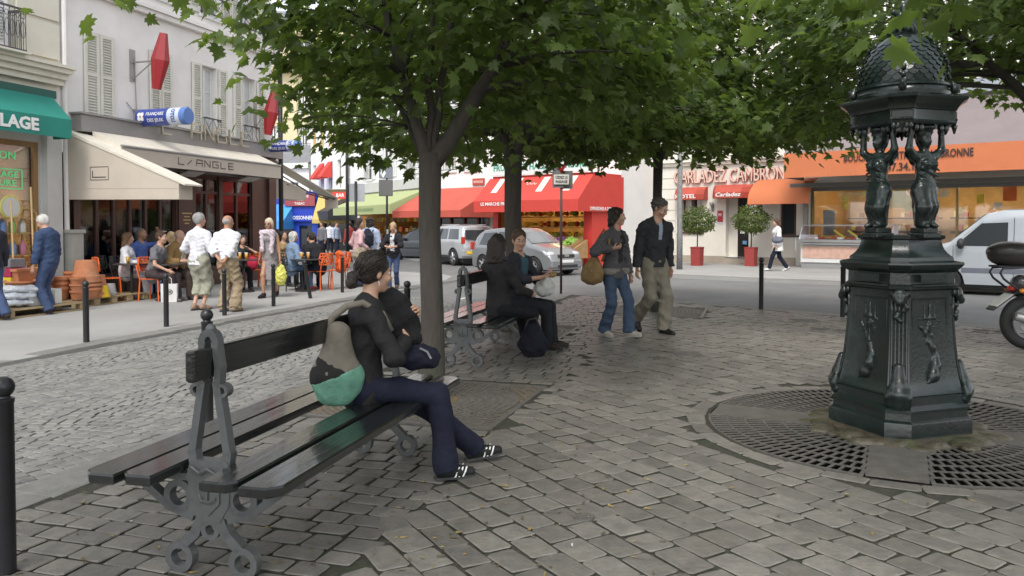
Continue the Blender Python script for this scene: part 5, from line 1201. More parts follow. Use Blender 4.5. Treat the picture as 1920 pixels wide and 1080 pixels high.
# local: x along the bench, y across, origin at the centre on the ground
def frame_mesh():
    m = MB(); T = .045
    def bar(pts, w_, t=T):                     # flat iron in the yz plane
        for (y0, z0), (y1, z1) in zip(pts[:-1], pts[1:]):
            d = Vector((y1-y0, z1-z0)); L = d.length; d /= L; e = Vector((-d.y, d.x))*w_/2; q = d*w_*.25
            A = Vector((y0, z0))-q; B = Vector((y1, z1))+q
            m.loft([[(x, *(A-e)), (x, *(B-e)), (x, *(B+e)), (x, *(A+e))] for x in (-t/2, t/2)])
    def ringyz(y, z, r0, r1, t=T):
        n = 20; m.loft([[(x, y+r*math.cos(a), z+r*math.sin(a)) for x, r in ((-t/2, r0), (t/2, r0), (t/2, r1), (-t/2, r1))] for a in [2*math.pi*i/n for i in range(n+1)]], False, False)
    for s_ in (-1, 1):
        bar([(s_*.035, .83), (s_*.085, .53)], .034); bar([(s_*.03, 1.0), (s_*.045, .9), (s_*.04, .83)], .03)
        ringyz(s_*.062, .80, .015, .03); ringyz(s_*.155, .335, .042, .072); ringyz(s_*.155, .068, .038, .068)
        bar([(s_*.085, .53), (s_*.07, .44)], .04)
        bar([(s_*.045, .25), (s_*.075, .18), (s_*.13, .13)], .045); bar([(s_*.09, .25), (s_*.2, .285), (s_*.4, .43)], .034); bar([(s_*.07, .28), (s_*.1, .30)], .05)
        bar([(s_*.09, .42), (s_*.42, .425)], .03)
        bar([(s_*.02, .12), (s_*.11, .055)], .0001) if False else None
    n = 9; pts = [(.03*math.cos(math.pi*i/n)*1.1, 1.0+.045*math.sin(math.pi*i/n)) for i in range(n+1)]; bar(pts, .03)
    ringyz(0, .2, .022, .045)
    m.prism([(-.09, .44), (.09, .44), (.1, .38), (.085, .30), (.05, .25), (-.05, .25), (-.085, .30), (-.1, .38)], -T/2-.003, T/2+.003, 'yz') if False else m.loft([[(x, y, z) for y, z in ((-.09, .5), (.09, .5), (.105, .44), (.095, .31), (.05, .235), (-.05, .235), (-.095, .31), (-.105, .44))] for x in (-T/2-.004, T/2+.004)])
    for sx in (-1, 1):                          # shield with the arms, raised
        x = sx*(T/2+.004)
        m.loft([[(x+sx*d, y, z) for y, z in ((-.055, .41), (0, .425), (.055, .41), (.055, .32), (0, .265), (-.055, .32))] for d in (-.001, .008)])
        m.tube([(x+sx*.01, -.04, .34), (x+sx*.014, -.01, .325), (x+sx*.014, .03, .33), (x+sx*.01, .045, .36)], .008, 5); m.tube([(x+sx*.012, 0, .33), (x+sx*.012, 0, .39)], .006, 5)
        m.tube([(x+sx*.008, -.08, .47), (x+sx*.01, -.04, .445), (x+sx*.01, 0, .465), (x+sx*.01, .04, .445), (x+sx*.008, .08, .47)], .008, 5)
    return m
for x in (-.93, .93):
    o = frame_mesh().build('iron_frame', IRONG, bench, auto=R(35)); o.location = (x, 0, 0)
def plank(y0, y1, z0, z1, x0=-1.18, x1=1.18, cham=.06, name='seat_plank', side=1):
    m = MB(); b = .008
    P = [(x0, y0), (x1, y0), (x1, y1-cham), (x1-cham, y1), (x0+cham, y1), (x0, y1-cham)] if side > 0 else [(x0, y0+cham), (x0+cham, y0), (x1-cham, y0), (x1, y0+cham), (x1, y1), (x0, y1)]
    c = Vector((sum(p[0] for p in P)/6, sum(p[1] for p in P)/6)); ins = lambda k: [((p[0]-c.x)*(1-k/1.2)+c.x, (p[1]-c.y)*(1-k/abs(y1-y0)*2)+c.y) for p in P]
    m.loft([[(x, y, z) for x, y in q] for q, z in ((ins(b), z0), (ins(0), z0+b), (ins(0), z1-b), (ins(b), z1))]); return m.build(name, PLANK, bench)
for s_ in (1, -1):
    a = sorted((s_*.112, s_*.262)); plank(a[0], a[1], .448, .492, side=s_, cham=.035); a = sorted((s_*.285, s_*.455)); plank(a[0], a[1], .441, .485, side=s_, cham=.05)
m = MB(); m.box(-1.08, 1.08, -.022, .022, .855, .985, .008); m.build('back_plank', PLANK, bench)
for x in (-.93, .93):
    m = MB(); m.sphere((x, 0, 1.06), .022); m.tube([(x, 0, 1.03), (x, 0, 1.06)], .012, 6); m.build('top_knob', IRONG, bench, smooth=True)
uang = math.atan2(.9705, .241); BD = Vector((.241, .9705, 0))
B1C = Vector((-1.285, 3.38, 0))+BD*.93; bench.location = B1C; bench.rotation_euler = (0, 0, uang)
B2C = Vector((-.52, 8.43, 0))+BD*.93
copy_tree(bench, B2C, uang, 'far double sided park bench with the couple sitting on it')
# ================================================================ BOLLARDS AND POSTS
boll = empty('bollard', (0, 0, 0), 0, 'x', 'bollard', 'black ball topped bollards')
m = MB(); m.lathe([(.04, -.05), (.04, .735), (.043, .74), (.043, .755), (.03, .76), (.024, .772)], 16); m.build('post', BLK, boll, auto=R(40))
m = MB(); m.sphere((0, 0, .805), .046, 18, 12); m.build('ball', BLK, boll, smooth=True)
bl = [((12, 1072), 1, 'bollard at the lower left corner of the picture'), ((390, 792), 1.02, 'bollard right behind the near end of the near bench'), ((764, 652), .97, 'bollard between the seated woman and the nearest tree trunk'), ((880, 617), .98, 'bollard behind the near end of the far bench'),
      ((162, 641), .93, 'bollard in front of the stacked terracotta pots'), ((312, 612), .93, 'bollard in front of the grey polo shirt man and paper bag'), ((421, 591), .92, 'bollard before the legs of the white shirted old man'), ((513, 574), .93, 'bollard before the woman with the yellow bag'),
      ((582, 559), .93, 'leaning bollard in front of the denim jacketed woman at a table'), ((642, 548), .95, 'bollard before the orange chair with the orange jacket'), ((1427, 580), 1.1, 'bollard on the plaza edge before the woman in the white coat'), ((1580, 594), 1.09, 'bollard on the plaza edge close to the fountain')]
for i, ((px, py), sc_, lab) in enumerate(bl):
    o = boll if i == 0 else copy_tree(boll)
    o.location = G(px, py, 0); o.scale = (sc_ if i not in (10, 11) else 1, sc_ if i not in (10, 11) else 1, sc_); o['label'] = lab
    if i == 8: o.rotation_euler = (R(4), R(-8), 0)
GALV = M('galvanised_post', (.22, .22, .215), rough=.45, metal=.4, var=.2, vs=10)
def post(name, x, y, ytop, rad, lab, mat=BLK, z=0, cat='post'):
    p = G(x, y, z); h = AT(x, ytop, p.y).z; g = empty(name, p, 0, lab, cat); m = MB(); m.lathe([(rad, -.05), (rad, h-p.z)], 10); m.build('pole', mat, g, smooth=True); return g, p, h-p.z
# give way sign
g, p, h = post('give_way_sign', 1052, 548, 312, .028, 'inverted give way triangle on a brown pole with a text plate', M('brown_pole', (.05, .035, .03), rough=.5), cat='traffic sign')
m = MB(); zc = AT(1052, 305, p.y).z-0; m.prism([(-.36, zc+.38), (.36, zc+.38), (0, zc-.26)], -.06, -.045, 'xz'); m.build('triangle_rim', RED, g)
m = MB(); m.prism([(-.24, zc+.31), (.24, zc+.31), (0, zc-.12)], -.066, -.061, 'xz'); m.build('triangle_face', WHITE, g)
zt = AT(1052, 337, p.y).z; m = MB(); m.box(-.17, .17, -.075, -.05, zt-.115, zt+.115, .01); pl_ = m.build('text_plate', paint('sign_plate', (.68, .66, .6)), g)
text('sign_lettering', 'CÉDEZ LE', .085, INK, pl_, (0, -.079, zt+.045), .001, .002, width=.27); text('sign_lettering', 'PASSAGE', .085, INK, pl_, (0, -.079, zt-.05), .001, .002, width=.26)
m = MB(); m.box(-.2, .05, -.045, -.03, zt-.18, zt+.45); m.box(.02, .26, .03, .045, zt-.2, zt+.2); m.build('sign_back', GALV, g)
# lamp post by the hotel
pk = M('flaking_post_paint', (.17, .17, .165), rough=.7, var=.6, vs=28, bump=.2)
p = G(1274, 505, .05); g = empty('lamp_post', p, 0, 'flaking grey lamp post on the pavement by the hotel', 'lamp post')
m = MB(); m.lathe([(.1, 0), (.1, 1.2), (.085, 1.25), (.08, 7.6)], 12); m.tube([(0, 0, 7.5), (0, -.5, 7.9), (0, -1.3, 8.0)], .05, 8); m.build('pole', pk, g, smooth=True); m = MB(); m.sphere((0, -1.5, 7.95), .25, 10, 6, (.6, 1.2, .4)); m.build('lamp_head', GALV, g)
# far street lamps and sign posts
g, p, h = post('street_lamp', 652, 500, 236, .06, 'double armed street lamp in the distance before the ochre shuttered house', BLK, cat='street lamp')
for s_, l_ in ((-1, 1.1), (1, .5)):
    m = MB(); m.tube([(0, 0, h-.6), (s_*.3, 0, h-.1), (s_*l_, 0, h)], .03, 6); m.build('arm', BLK, g); m = MB(); m.sphere((s_*(l_+.2), 0, h), .2, 10, 6, (1.5, .8, .5)); m.build('lamp_head', GALV, g)
g, p, h = post('street_lamp', 528, 520, 120, .07, 'tall dark lamp pole rising just beyond the cafe corner', BLK, cat='street lamp')
m = MB(); m.tube([(0, 0, h-.3), (.4, -.2, h), (1.0, -.3, h+.05)], .04, 6); m.build('arm', BLK, g)
g, p, h = post('road_sign', 668, 500, 340, .05, 'pale square road sign seen from behind with its bracket bars', BLK, cat='traffic sign')
a = AT(651, 378, p.y); b = AT(683, 344, p.y); m = MB(); m.box(a.x-p.x, b.x-p.x, .05, .07, a.z-p.z, b.z-p.z); m.build('sign_back', paint('sign_back_grey', (.5, .52, .54), rough=.5), g)
for f_ in (.2, .8):
    m = MB(); zz = a.z+(b.z-a.z)*f_-p.z; m.box(a.x-p.x, b.x-p.x, .075, .1, zz-.03, zz+.03); m.build('bracket', GALV, g)
g, p, h = post('parking_sign', 726, 490, 280, .045, 'dark two part parking sign on a pole beside the nearest tree', BLK, cat='traffic sign')
for (x0, x1, y0, y1, mt) in ((711, 737, 313, 335, paint('blue_grey_sign', (.2, .22, .25), rough=.4)), (711, 737, 337, 368, paint('dark_grey_sign', (.13, .13, .125), rough=.35))):
    a = AT(x0, y1, p.y); b = AT(x1, y0, p.y); m = MB(); m.box(a.x-p.x, b.x-p.x, -.1, -.06, a.z-p.z, b.z-p.z, .02); m.build('sign_panel', mt, g)
a = AT(719, 325, p.y); m = MB(); m.prism([(a.x-p.x-.12, a.z-p.z), (a.x-p.x, a.z-p.z-.2), (a.x-p.x+.12, a.z-p.z), (a.x-p.x, a.z-p.z+.2)], -.106, -.101, 'xz'); m.build('white_diamond', WHITE, g)
for px, py, yt, lab in ((742, 517, 430, 'grey post right of the walking woman in a dark cardigan'), (727, 523, 430, 'grey post just left of the walking woman in a dark cardigan'), (700, 540, 455, 'leaning grey post in front of the pink shirted woman')):
    g, p, h = post('grey_post', px, py, yt, .035, lab, GALV)
    if px == 700: g.rotation_euler = (0, R(7), 0)
# ================================================================ VEHICLES
TYRE = M('tyre_rubber', (.02, .02, .02), rough=.8, var=.1, bump=.2, bs=90); RIM = paint('alloy_rim', (.42, .42, .43), rough=.3, metal=.7)
CGLASS = M('car_glass', (.04, .045, .05), rough=.05, var=0, spec=.8); CGLASSL = M('car_glass_pale', (.16, .17, .18), rough=.08, var=0, spec=.8)
BPLAST = M('black_bumper_plastic', (.03, .03, .032), rough=.6, var=.1); REDL = M('tail_light_red', (.5, .03, .02), rough=.15, var=0, coat=.5); CLEARL = M('headlight_glass', (.55, .57, .6), rough=.1, var=0, coat=.6, metal=.3)
class Car:
    def __init__(s, name, label, L, Wd, top, col, wheels=(-1.2, 1.25), wr=.31, clear=.22, zb=.9, tumble=.22, cat='car', plan=.14, rimn=5):
        s.L, s.W, s.wr = L, Wd, wr; s.zb, s.tum, s.plan = zb, tumble, plan
        s.tx = np.array([p[0] for p in top]); s.tz = np.array([p[1] for p in top]); s.clear, s.wh = clear, wheels
        s.root = empty(name, (0, 0, 0), 0, label, cat); n = 96; rings = []
        xs = np.linspace(-L/2, L/2, n)
        for x in xs:
            b = s.bottom(x); t = s.top(x); ring = []
            for f in np.linspace(0, 1, 16):
                z = b+(t-b)*f; ring.append((x, s.half(x, z), z))
            for g in np.linspace(1, -1, 9)[1:-1]: ring.append((x, s.half(x, t)*g, t+.035*(1-g*g)*min(1, 3*(L/2-abs(x)))))
            for f in np.linspace(1, 0, 16):
                z = b+(t-b)*f; ring.append((x, -s.half(x, z), z))
            rings.append(ring)
        m = MB(); m.loft(rings, True, True, True); s.body = m.build('body', col, s.root, auto=R(38)); s.col = col
        m = MB(); m.box(-L/2+.15, L/2-.15, -Wd/2+.15, Wd/2-.15, .16, .55); m.build('underbody', BPLAST, s.root)
        for xw in wheels:
            for sd in (1, -1):
                w_ = empty('wheel', (xw, sd*(Wd/2-.1), wr)); w_.parent = s.root
                m = MB(); m.M = Matrix.Rotation(R(90), 4, 'X'); r = wr
                m.lathe([(r*.62, -.09), (r*.93, -.1), (r, -.07), (r, .07), (r*.93, .1), (r*.62, .09)], 24, cap=False); m.build('tyre', TYRE, w_, auto=R(40))
                m = MB(); m.M = Matrix.Rotation(R(90), 4, 'X'); m.lathe([(r*.63, -.08), (r*.58, -.088), (r*.55, -.05)], 24, cap=False); m.lathe([(r*.63, .08), (r*.58, .088), (r*.55, .05)], 24, cap=False); m.M = None
                for k in range(rimn):
                    a = 2*math.pi*k/rimn; m.tube([(0, sd*.07, 0), (r*.6*math.cos(a), sd*.075, r*.6*math.sin(a))], [r*.13, r*.1], 6)
                m.sphere((0, sd*.075, 0), r*.14, 8, 6); m.build('rim', RIM, w_, auto=R(40)); m = MB(); m.M = Matrix.Rotation(R(90), 4, 'X'); m.lathe([(r*.6, -.02), (r*.6, .02)], 16); m.build('brake_disc', BPLAST, w_)
    def top(s, x): return float(np.interp(x, s.tx, s.tz))
    def bottom(s, x):
        b = s.clear; ra = s.wr*1.2
        for xw in s.wh:
            if abs(x-xw) < ra: b = max(b, s.wr+math.sqrt(ra*ra-(x-xw)**2)-.02)
        return min(b, s.top(x)-.1)
    def half(s, x, z):
        h = s.W/2*(1-s.plan*abs(2*x/s.L)**5); t = s.top(x)
        h -= s.tum*max(0, z-s.zb)+.12*max(0, .42-z)+.02*max(0, .12-abs(z-.62))/.12*0
        return h-.07*max(0, 1-(t-z)/.1)**2
    def side(s, name, quad, mat, sd, up=.006, parent=None, n=(8, 5)):
        (xa, za), (xb, zb), (xc, zc), (xd, zd) = quad; m = MB()
        def f(u, v):
            x = (xa*(1-u)+xb*u)*(1-v)+(xd*(1-u)+xc*u)*v; z = (za*(1-u)+zb*u)*(1-v)+(zd*(1-u)+zc*u)*v; return (x, sd*(s.half(x, z)+up), z)
        m.grid(f, *n); return m.build(name, mat, parent or s.root, smooth=True)
    def over(s, name, x0, x1, w0, w1, mat, up=.012):
        m = MB()
        def f(u, v):
            x = x0+(x1-x0)*u; g = (2*v-1)*(w0+(w1-w0)*u); t = s.top(x); return (x+(.01 if x1 > x0 else -.01), s.half(x, t-.02)*g, t+.035*(1-g*g)+up)
        m.grid(f, 10, 10); return m.build(name, mat, s.root, smooth=True)
    def blob(s, name, c, r, mat): m = MB(); m.sphere(c, 1, 12, 8, r); return m.build(name, mat, s.root, smooth=True)
    def slab(s, name, x0, x1, y0, y1, z0, z1, mat, bev=.01): m = MB(); m.box(x0, x1, y0, y1, z0, z1, bev); return m.build(name, mat, s.root)
    def place(s, ref, local, h):
        """put the local point (x, y) of the car on the ground point ref, heading h"""
        l_ = Vector((-h.y, h.x, 0)); s.root.location = ref-h*local[0]-l_*local[1]; s.root.rotation_euler = (0, 0, math.atan2(h.y, h.x))
SILV = M('silver_car_paint', (.5, .51, .52), rough=.3, metal=.5, var=.03, coat=.6); DGREY = M('dark_grey_car_paint', (.1, .11, .125), rough=.3, metal=.4, var=.03, coat=.6); GREYC = M('grey_car_paint', (.27, .28, .29), rough=.3, metal=.5, var=.03, coat=.6); VANW = M('white_van_paint', (.37, .4, .43), rough=.28, var=.03, coat=.5)
Hm = W*-1
# silver off-road car seen from behind
c = Car('off_road_car', 'silver off-road car with a covered spare wheel on its back door and a yellow plate', 3.75, 1.62, [(-1.88, .75), (-1.84, .95), (-1.72, 1.4), (-1.6, 1.52), (-.9, 1.57), (.2, 1.54), (.45, 1.45), (.95, 1.02), (1.6, .93), (1.85, .72)], SILV, wheels=(-1.15, 1.15), wr=.33, clear=.3, zb=.95, tumble=.2)
for sd in (1, -1):
    c.side('side_window', [(-1.55, 1.02), (-.75, 1.02), (-.75, 1.42), (-1.45, 1.42)], CGLASS, sd); c.side('side_window', [(-.65, 1.02), (.15, 1.02), (.1, 1.43), (-.65, 1.43)], CGLASS, sd); c.side('side_window', [(.22, 1.02), (.85, 1.02), (.35, 1.42), (.18, 1.43)], CGLASS, sd)
    c.slab('tail_light', -1.86, -1.78, sd*.70-.07, sd*.70+.07, .85, 1.12, REDL); c.side('sill', [(-.75, .3), (.75, .3), (.75, .4), (-.75, .4)], BPLAST, sd)
    c.slab('roof_rail', -1.3, .2, sd*.58-.02, sd*.58+.02, 1.57, 1.6, SILV); c.blob('mirror', (.72, sd*.86, 1.05), (.07, .1, .08), SILV)
m = MB(); m.grid(lambda u, v: (-1.86+.13*v-.012, (.62-.05*v)*(2*u-1), 1.02+.36*v), 6, 4); m.build('rear_window', CGLASS, c.root)
sp = empty('spare_wheel', (-1.97, -.08, .86)); sp.parent = c.root; m = MB(); m.M = Matrix.Rotation(R(90), 4, 'Y'); m.lathe([(.02, -.1), (.27, -.09), (.315, -.05), (.32, .05), (.3, .1)], 28); m.build('cover', SILV, sp, auto=R(40)); m = MB(); m.M = Matrix.Rotation(R(90), 4, 'Y'); m.lathe([(.33, -.02), (.33, .08), (.2, .12)], 28); m.build('tyre', TYRE, sp)
c.slab('bumper', -1.97, -1.8, -.78, .78, .36, .62, SILV, .03); c.slab('number_plate', -1.985, -1.972, .22, .62, .46, .58, M('yellow_plate', (.8, .55, .03), rough=.4))
c.over('windscreen', .45, .93, .84, .86, CGLASS)
c.place(G(851, 498, -.05), (-1.15, .75), Vector((-.52, .854, 0))); suv = c
# hatchback coming towards the right
hb = [(-1.9, .6), (-1.86, .85), (-1.6, 1.25), (-1.3, 1.4), (-.6, 1.46), (.1, 1.44), (.4, 1.33), (1.0, .96), (1.55, .82), (1.8, .66), (1.88, .5)]
def hatch(name, lab, col, gl=CGLASSL):
    c = Car(name, lab, 3.78, 1.64, hb, col, wheels=(-1.2, 1.2), wr=.29, clear=.2, zb=.85, tumble=.25, plan=.2)
    for sd in (1, -1):
        c.side('side_window', [(-1.4, .92), (-.55, .9), (-.55, 1.34), (-1.2, 1.3)], CGLASS, sd); c.side('side_window', [(-.47, .9), (.75, .9), (.18, 1.33), (-.47, 1.35)], CGLASS, sd); c.side('rub_strip', [(-.8, .52), (.8, .52), (.8, .59), (-.8, .59)], BPLAST, sd)
        c.blob('headlight', (1.66, sd*.55, .66), (.17, .2, .1), CLEARL); c.blob('mirror', (.62, sd*.9, .95), (.08, .11, .08), col); c.slab('tail_light', -1.87, -1.78, sd*.68-.08, sd*.68+.08, .75, 1.0, REDL); c.blob('fog_light', (1.80, sd*.55, .38), (.06, .09, .06), CLEARL)
        c.slab('door_handle', -.35, -.2, sd*.815-.015, sd*.815+.015, .78, .82, col)
    c.over('windscreen', .42, .98, .8, .86, gl); c.over('rear_window', -1.35, -1.62, .8, .84, CGLASS)
    c.slab('grille', 1.78, 1.875, -.36, .36, .56, .66, BPLAST); c.slab('grille_bar', 1.80, 1.885, -.1, .1, .58, .65, RIM); c.slab('bumper', 1.72, 1.92, -.7, .7, .24, .5, col, .04); c.slab('lower_grille', 1.85, 1.925, -.45, .45, .26, .35, BPLAST); c.slab('number_plate', 1.925, 1.935, -.25, .25, .41, .5, WHITE)
    m = MB()
    for y in (-.25, .2): m.tube([(.97, y, 1.005), (.78, y+.4, 1.13)], .008, 4)
    m.build('wipers', BPLAST, c.root); return c
c = hatch('hatchback_car', 'silver grey hatchback driving towards the right behind the couple', GREYC); c.place(G(1003, 517, -.05), (1.2, -.72), Vector((.68, -.733, 0)))
d = copy_tree(c.root, label='dark grey saloon partly hidden behind the nearest tree trunk'); d['category'] = 'car'; d.name = 'dark_car'
def recolor(root, old, new):
    for ch in root.children_recursive:
        if ch.type == 'MESH' and old.name in [m_.name for m_ in ch.data.materials if m_]:
            ch.data = ch.data.copy(); ch.data.materials[0] = new
recolor(d, GREYC, DGREY); d.location = G(792, 489, -.05)+Vector((.2, .6, 0)); d.rotation_euler = (0, 0, math.atan2(Hm.y, Hm.x)); d.scale = (1.05, 1, 1)
e = copy_tree(c.root, label='black car hidden between the off-road car and the hatchback'); e.name = 'black_car'; recolor(e, GREYC, paint('black_car_paint', (.02, .02, .025), rough=.2, coat=.6)); e.location = G(940, 492, -.05)+Vector((0, .8, 0)); e.rotation_euler = (0, 0, math.atan2(Hm.y, Hm.x))
# white van
c = Car('delivery_van', 'white panel van with a grey rubbing strip parked across the road', 4.1, 1.72, [(-2.05, 1.55), (-2.0, 1.84), (-1.2, 1.9), (.2, 1.88), (.55, 1.8), (1.25, 1.17), (1.8, .98), (2.0, .75), (2.05, .5)], VANW, wheels=(-1.3, 1.3), wr=.3, clear=.24, zb=1.05, tumble=.14, cat='van', plan=.1)
for sd in (1, -1):
    c.side('side_window', [(.12, 1.1), (1.12, 1.1), (.62, 1.6), (.12, 1.62)], CGLASS, sd, n=(12, 8)); c.side('rubbing_strip', [(-1.85, .5), (1.0, .5), (1.0, .61), (-1.85, .61)], paint('grey_strip', (.13, .14, .17), rough=.5), sd); c.side('door_gap', [(.0, .35), (.012, .35), (.012, 1.72), (.0, 1.72)], BPLAST, sd); c.side('door_gap', [(1.16, .45), (1.17, .45), (1.17, 1.1), (1.16, 1.1)], BPLAST, sd)
    for q in ([(-1.75, 1.05), (-.15, 1.05), (-.15, 1.065), (-1.75, 1.065)], [(-1.75, 1.66), (-.15, 1.66), (-.15, 1.675), (-1.75, 1.675)], [(-.16, 1.05), (-.145, 1.05), (-.145, 1.67), (-.16, 1.67)], [(-1.76, 1.05), (-1.745, 1.05), (-1.745, 1.67), (-1.76, 1.67)]): c.side('panel_crease', q, paint('crease_grey', (.42, .45, .48)), sd, up=.004)
    c.slab('door_handle', .1, .3, sd*.845-.02, sd*.845+.02, .93, 1.0, paint('handle_grey', (.2, .21, .23))); c.blob('mirror', (1.0, sd*.95, 1.15), (.08, .12, .12), BPLAST); c.blob('headlight', (1.93, sd*.6, .72), (.12, .18, .12), CLEARL); c.slab('tail_light', -2.08, -2.0, sd*.75-.06, sd*.75+.06, .8, 1.4, REDL)
c.over('windscreen', .58, 1.22, .88, .9, CGLASS); c.slab('bumper', 1.9, 2.1, -.75, .75, .25, .5, BPLAST, .04); c.slab('number_plate', 2.1, 2.11, -.25, .25, .36, .46, WHITE); c.slab('rear_bumper', -2.12, -2.0, -.75, .75, .28, .48, BPLAST, .03)
c.place(Vector((9.55, 18.75, -.05)), (2.0, .4), Hm)
# motorcycle
mo = empty('motorcycle', (6.27, 9.62, 0), R(-4), 'motorcycle with a black top box standing on the plaza at the right edge', 'motorcycle')
MB_BLK = M('top_box_plastic', (.03, .026, .026), rough=.32, var=.1, spec=.5)
for x, nm in ((0, 'rear_wheel'), (1.38, 'front_wheel')):
    w_ = empty(nm, (x, 0, .33)); w_.parent = mo; m = MB(); m.tube([(.265*math.cos(t), 0, .265*math.sin(t)) for t in [2*math.pi*i/40 for i in range(40)]], .068, 12, closed=True); m.build('tyre', TYRE, w_, smooth=True)
    m = MB(); m.tube([(.2*math.cos(t), 0, .2*math.sin(t)) for t in [2*math.pi*i/32 for i in range(32)]], .022, 8, closed=True)
    for k in range(3):
        a = 2*math.pi*k/3+.5
        for q in (-.18, .18): m.tube([(.04*math.cos(a), 0, .04*math.sin(a)), (.19*math.cos(a+q), 0, .19*math.sin(a+q))], [.026, .018], 6)
    m.M = Matrix.Rotation(R(90), 4, 'X'); m.lathe([(.05, -.08), (.05, .08)], 12); m.build('rim', paint('bike_rim', (.3, .3, .31), rough=.3, metal=.7), w_, auto=R(40)); m = MB(); m.M = Matrix.Translation((0, -.06, 0)) @ Matrix.Rotation(R(90), 4, 'X'); m.lathe([(.07, -.003), (.13, -.003), (.13, .003), (.07, .003)], 24); m.build('brake_disc', RIM, w_)
s = SDF(.016); s.ell((-.22, 0, 1.19), (.27, .23, .12), .05); s.ell((-.22, 0, 1.12), (.25, .22, .12), .05); s.cut((0, 0, 1.02), (0, 0, -1)); sdf_obj('top_box', s, MB_BLK, mo)
m = MB(); m.tube([(-.22+.262*math.cos(t), .225*math.sin(t), 1.165) for t in [2*math.pi*i/32 for i in range(32)]], .01, 6, closed=True); m.build('box_seam', BPLAST, mo); m = MB(); m.box(-.42, -.05, -.12, .12, .995, 1.02, .006); m.build('box_plate', BPLAST, mo)
for sd in (-.12, .12):
    m = MB(); m.tube([(-.05, sd, 1.0), (-.37, sd, .985), (-.40, sd, .93), (-.36, sd, .86), (-.05, sd, .62), (.2, sd, .55)], .014, 7); m.build('grab_rail', BLK, mo)
m = MB(); m.M = Matrix.Translation((-.3, 0, .60)) @ Matrix.Rotation(R(-38), 4, 'Y'); m.box(-.2, .2, -.08, .08, -.012, .012, .005); m.build('rear_mudguard', BPLAST, mo); m = MB(); m.M = Matrix.Translation((-.33, 0, .63)) @ Matrix.Rotation(R(-38), 4, 'Y'); m.box(-.14, .1, -.1, .1, -.03, -.02); m.build('number_plate', paint('plate_pale', (.5, .5, .48)), mo)
m = MB(); m.sphere((-.2, 0, .74), .05, 10, 7, (1, 1.2, .8)); m.build('tail_light', REDL, mo, smooth=True)
for sd in (-1, 1):
    m = MB(); m.sphere((-.16, sd*.16, .72), .04, 8, 6, (1, 1, .7)); m.tube([(-.14, 0, .73), (-.16, sd*.15, .72)], .01, 5); m.build('indicator', M('amber', (.7, .25, .03), rough=.2), mo)
s = SDF(.02); s.cap((-.1, 0, .80), (.35, 0, .76), .11, .13, .05, ((0, 1, 0), 1.1)); s.ell((.65, 0, .88), (.28, .17, .16), .08); s.ell((.65, 0, .45), (.22, .18, .2), .06); s.ell((1.1, 0, .9), (.18, .2, .22), .06); sdf_obj('body', s, M('bike_body', (.05, .05, .055), rough=.25, coat=.5), mo)
m = MB(); m.tube([(0, -.07, .33), (.5, -.09, .42)], .03, 7); m.tube([(0, .07, .33), (.5, .09, .42)], .03, 7); m.build('swing_arm', RIM, mo)
m = MB(); m.tube([(1.38, -.1, .33), (1.15, -.1, .95)], .025, 7); m.tube([(1.38, .1, .33), (1.15, .1, .95)], .025, 7); m.tube([(1.05, -.38, 1.02), (1.12, 0, 1.0), (1.05, .38, 1.02)], .015, 6); m.build('fork', RIM, mo)
m = MB(); m.tube([(.6, -.14, .3), (.1, -.17, .32), (-.25, -.18, .42)], [.03, .05, .055], 9); m.build('exhaust', RIM, mo, smooth=True)
m = MB(); m.tube([(.55, .1, .25), (.35, .35, .0)], .012, 5); m.build('kickstand', BLK, mo)
# ================================================================ PEOPLE
SKIN = M('skin_light', (.5, .29, .2), rough=.5, var=.06, vs=12); SKIN2 = M('skin_tanned', (.4, .21, .13), rough=.5, var=.06, vs=12)
def cloth(key, col, **k): return M(key, col, **{**dict(rough=.85, var=.16, vs=9, bump=.55, bs=19, spec=.25), **k})
def hairm(key, col, **k): return M(key, col, **{**dict(rough=.5, var=.3, vs=14, bump=.8, bs=110, stretch=(1, 1, .25)), **k})
H_DARK = hairm('dark_brown_hair', (.022, .014, .01)); H_BROWN = hairm('brown_hair', (.07, .035, .018)); H_GREY = hairm('grey_hair', (.3, .29, .28)); H_WHITE = hairm('white_hair', (.55, .53, .5)); H_BLOND = hairm('blond_hair', (.42, .3, .16)); H_LIGHTB = hairm('light_brown_hair', (.16, .09, .045))
EYEW = M('eye_white', (.6, .58, .55), rough=.2, var=0); EYED = M('eye_iris', (.03, .02, .015), rough=.15, var=0); LIP = M('lip', (.38, .13, .11), rough=.4, var=0)
def v3(*a): return np.array(a, float)
def unit(v): return v/(np.linalg.norm(v)+1e-9)
def rotz(a): c, s_ = math.cos(a), math.sin(a); return np.array([[c, -s_, 0], [s_, c, 0], [0, 0, 1]])
def rotx(a): c, s_ = math.cos(a), math.sin(a); return np.array([[1, 0, 0], [0, c, -s_], [0, s_, c]])
def roty(a): c, s_ = math.cos(a), math.sin(a); return np.array([[c, 0, s_], [0, 1, 0], [-s_, 0, c]])
def ik(a, t, l1, l2, pole):
    d = t-a; L = np.linalg.norm(d); L = min(L, (l1+l2)*.995); e = unit(d); t = a+e*L
    x = (l1*l1-l2*l2+L*L)/(2*L); h = math.sqrt(max(0, l1*l1-x*x)); p = pole-e*(pole@e); return a+e*x+unit(p)*h, t
def wrinkle(amp, sc=1., seed=0):
    r = np.random.default_rng(seed); K = [r.normal(0, 1, 3)*np.array([24, 24, 38])*sc for _ in range(5)]; ph = r.uniform(0, 6, 5)
    def f(P):
        o = 0
        for k, p in zip(K, ph): o = o+2.2*np.abs(np.sin((P@k+p+1.5*np.sin(P@(k[[2, 0, 1]]*.45)))*.55))-1.4
        return (o*amp/2.5).astype(np.float32)
    return f
PN = [0]
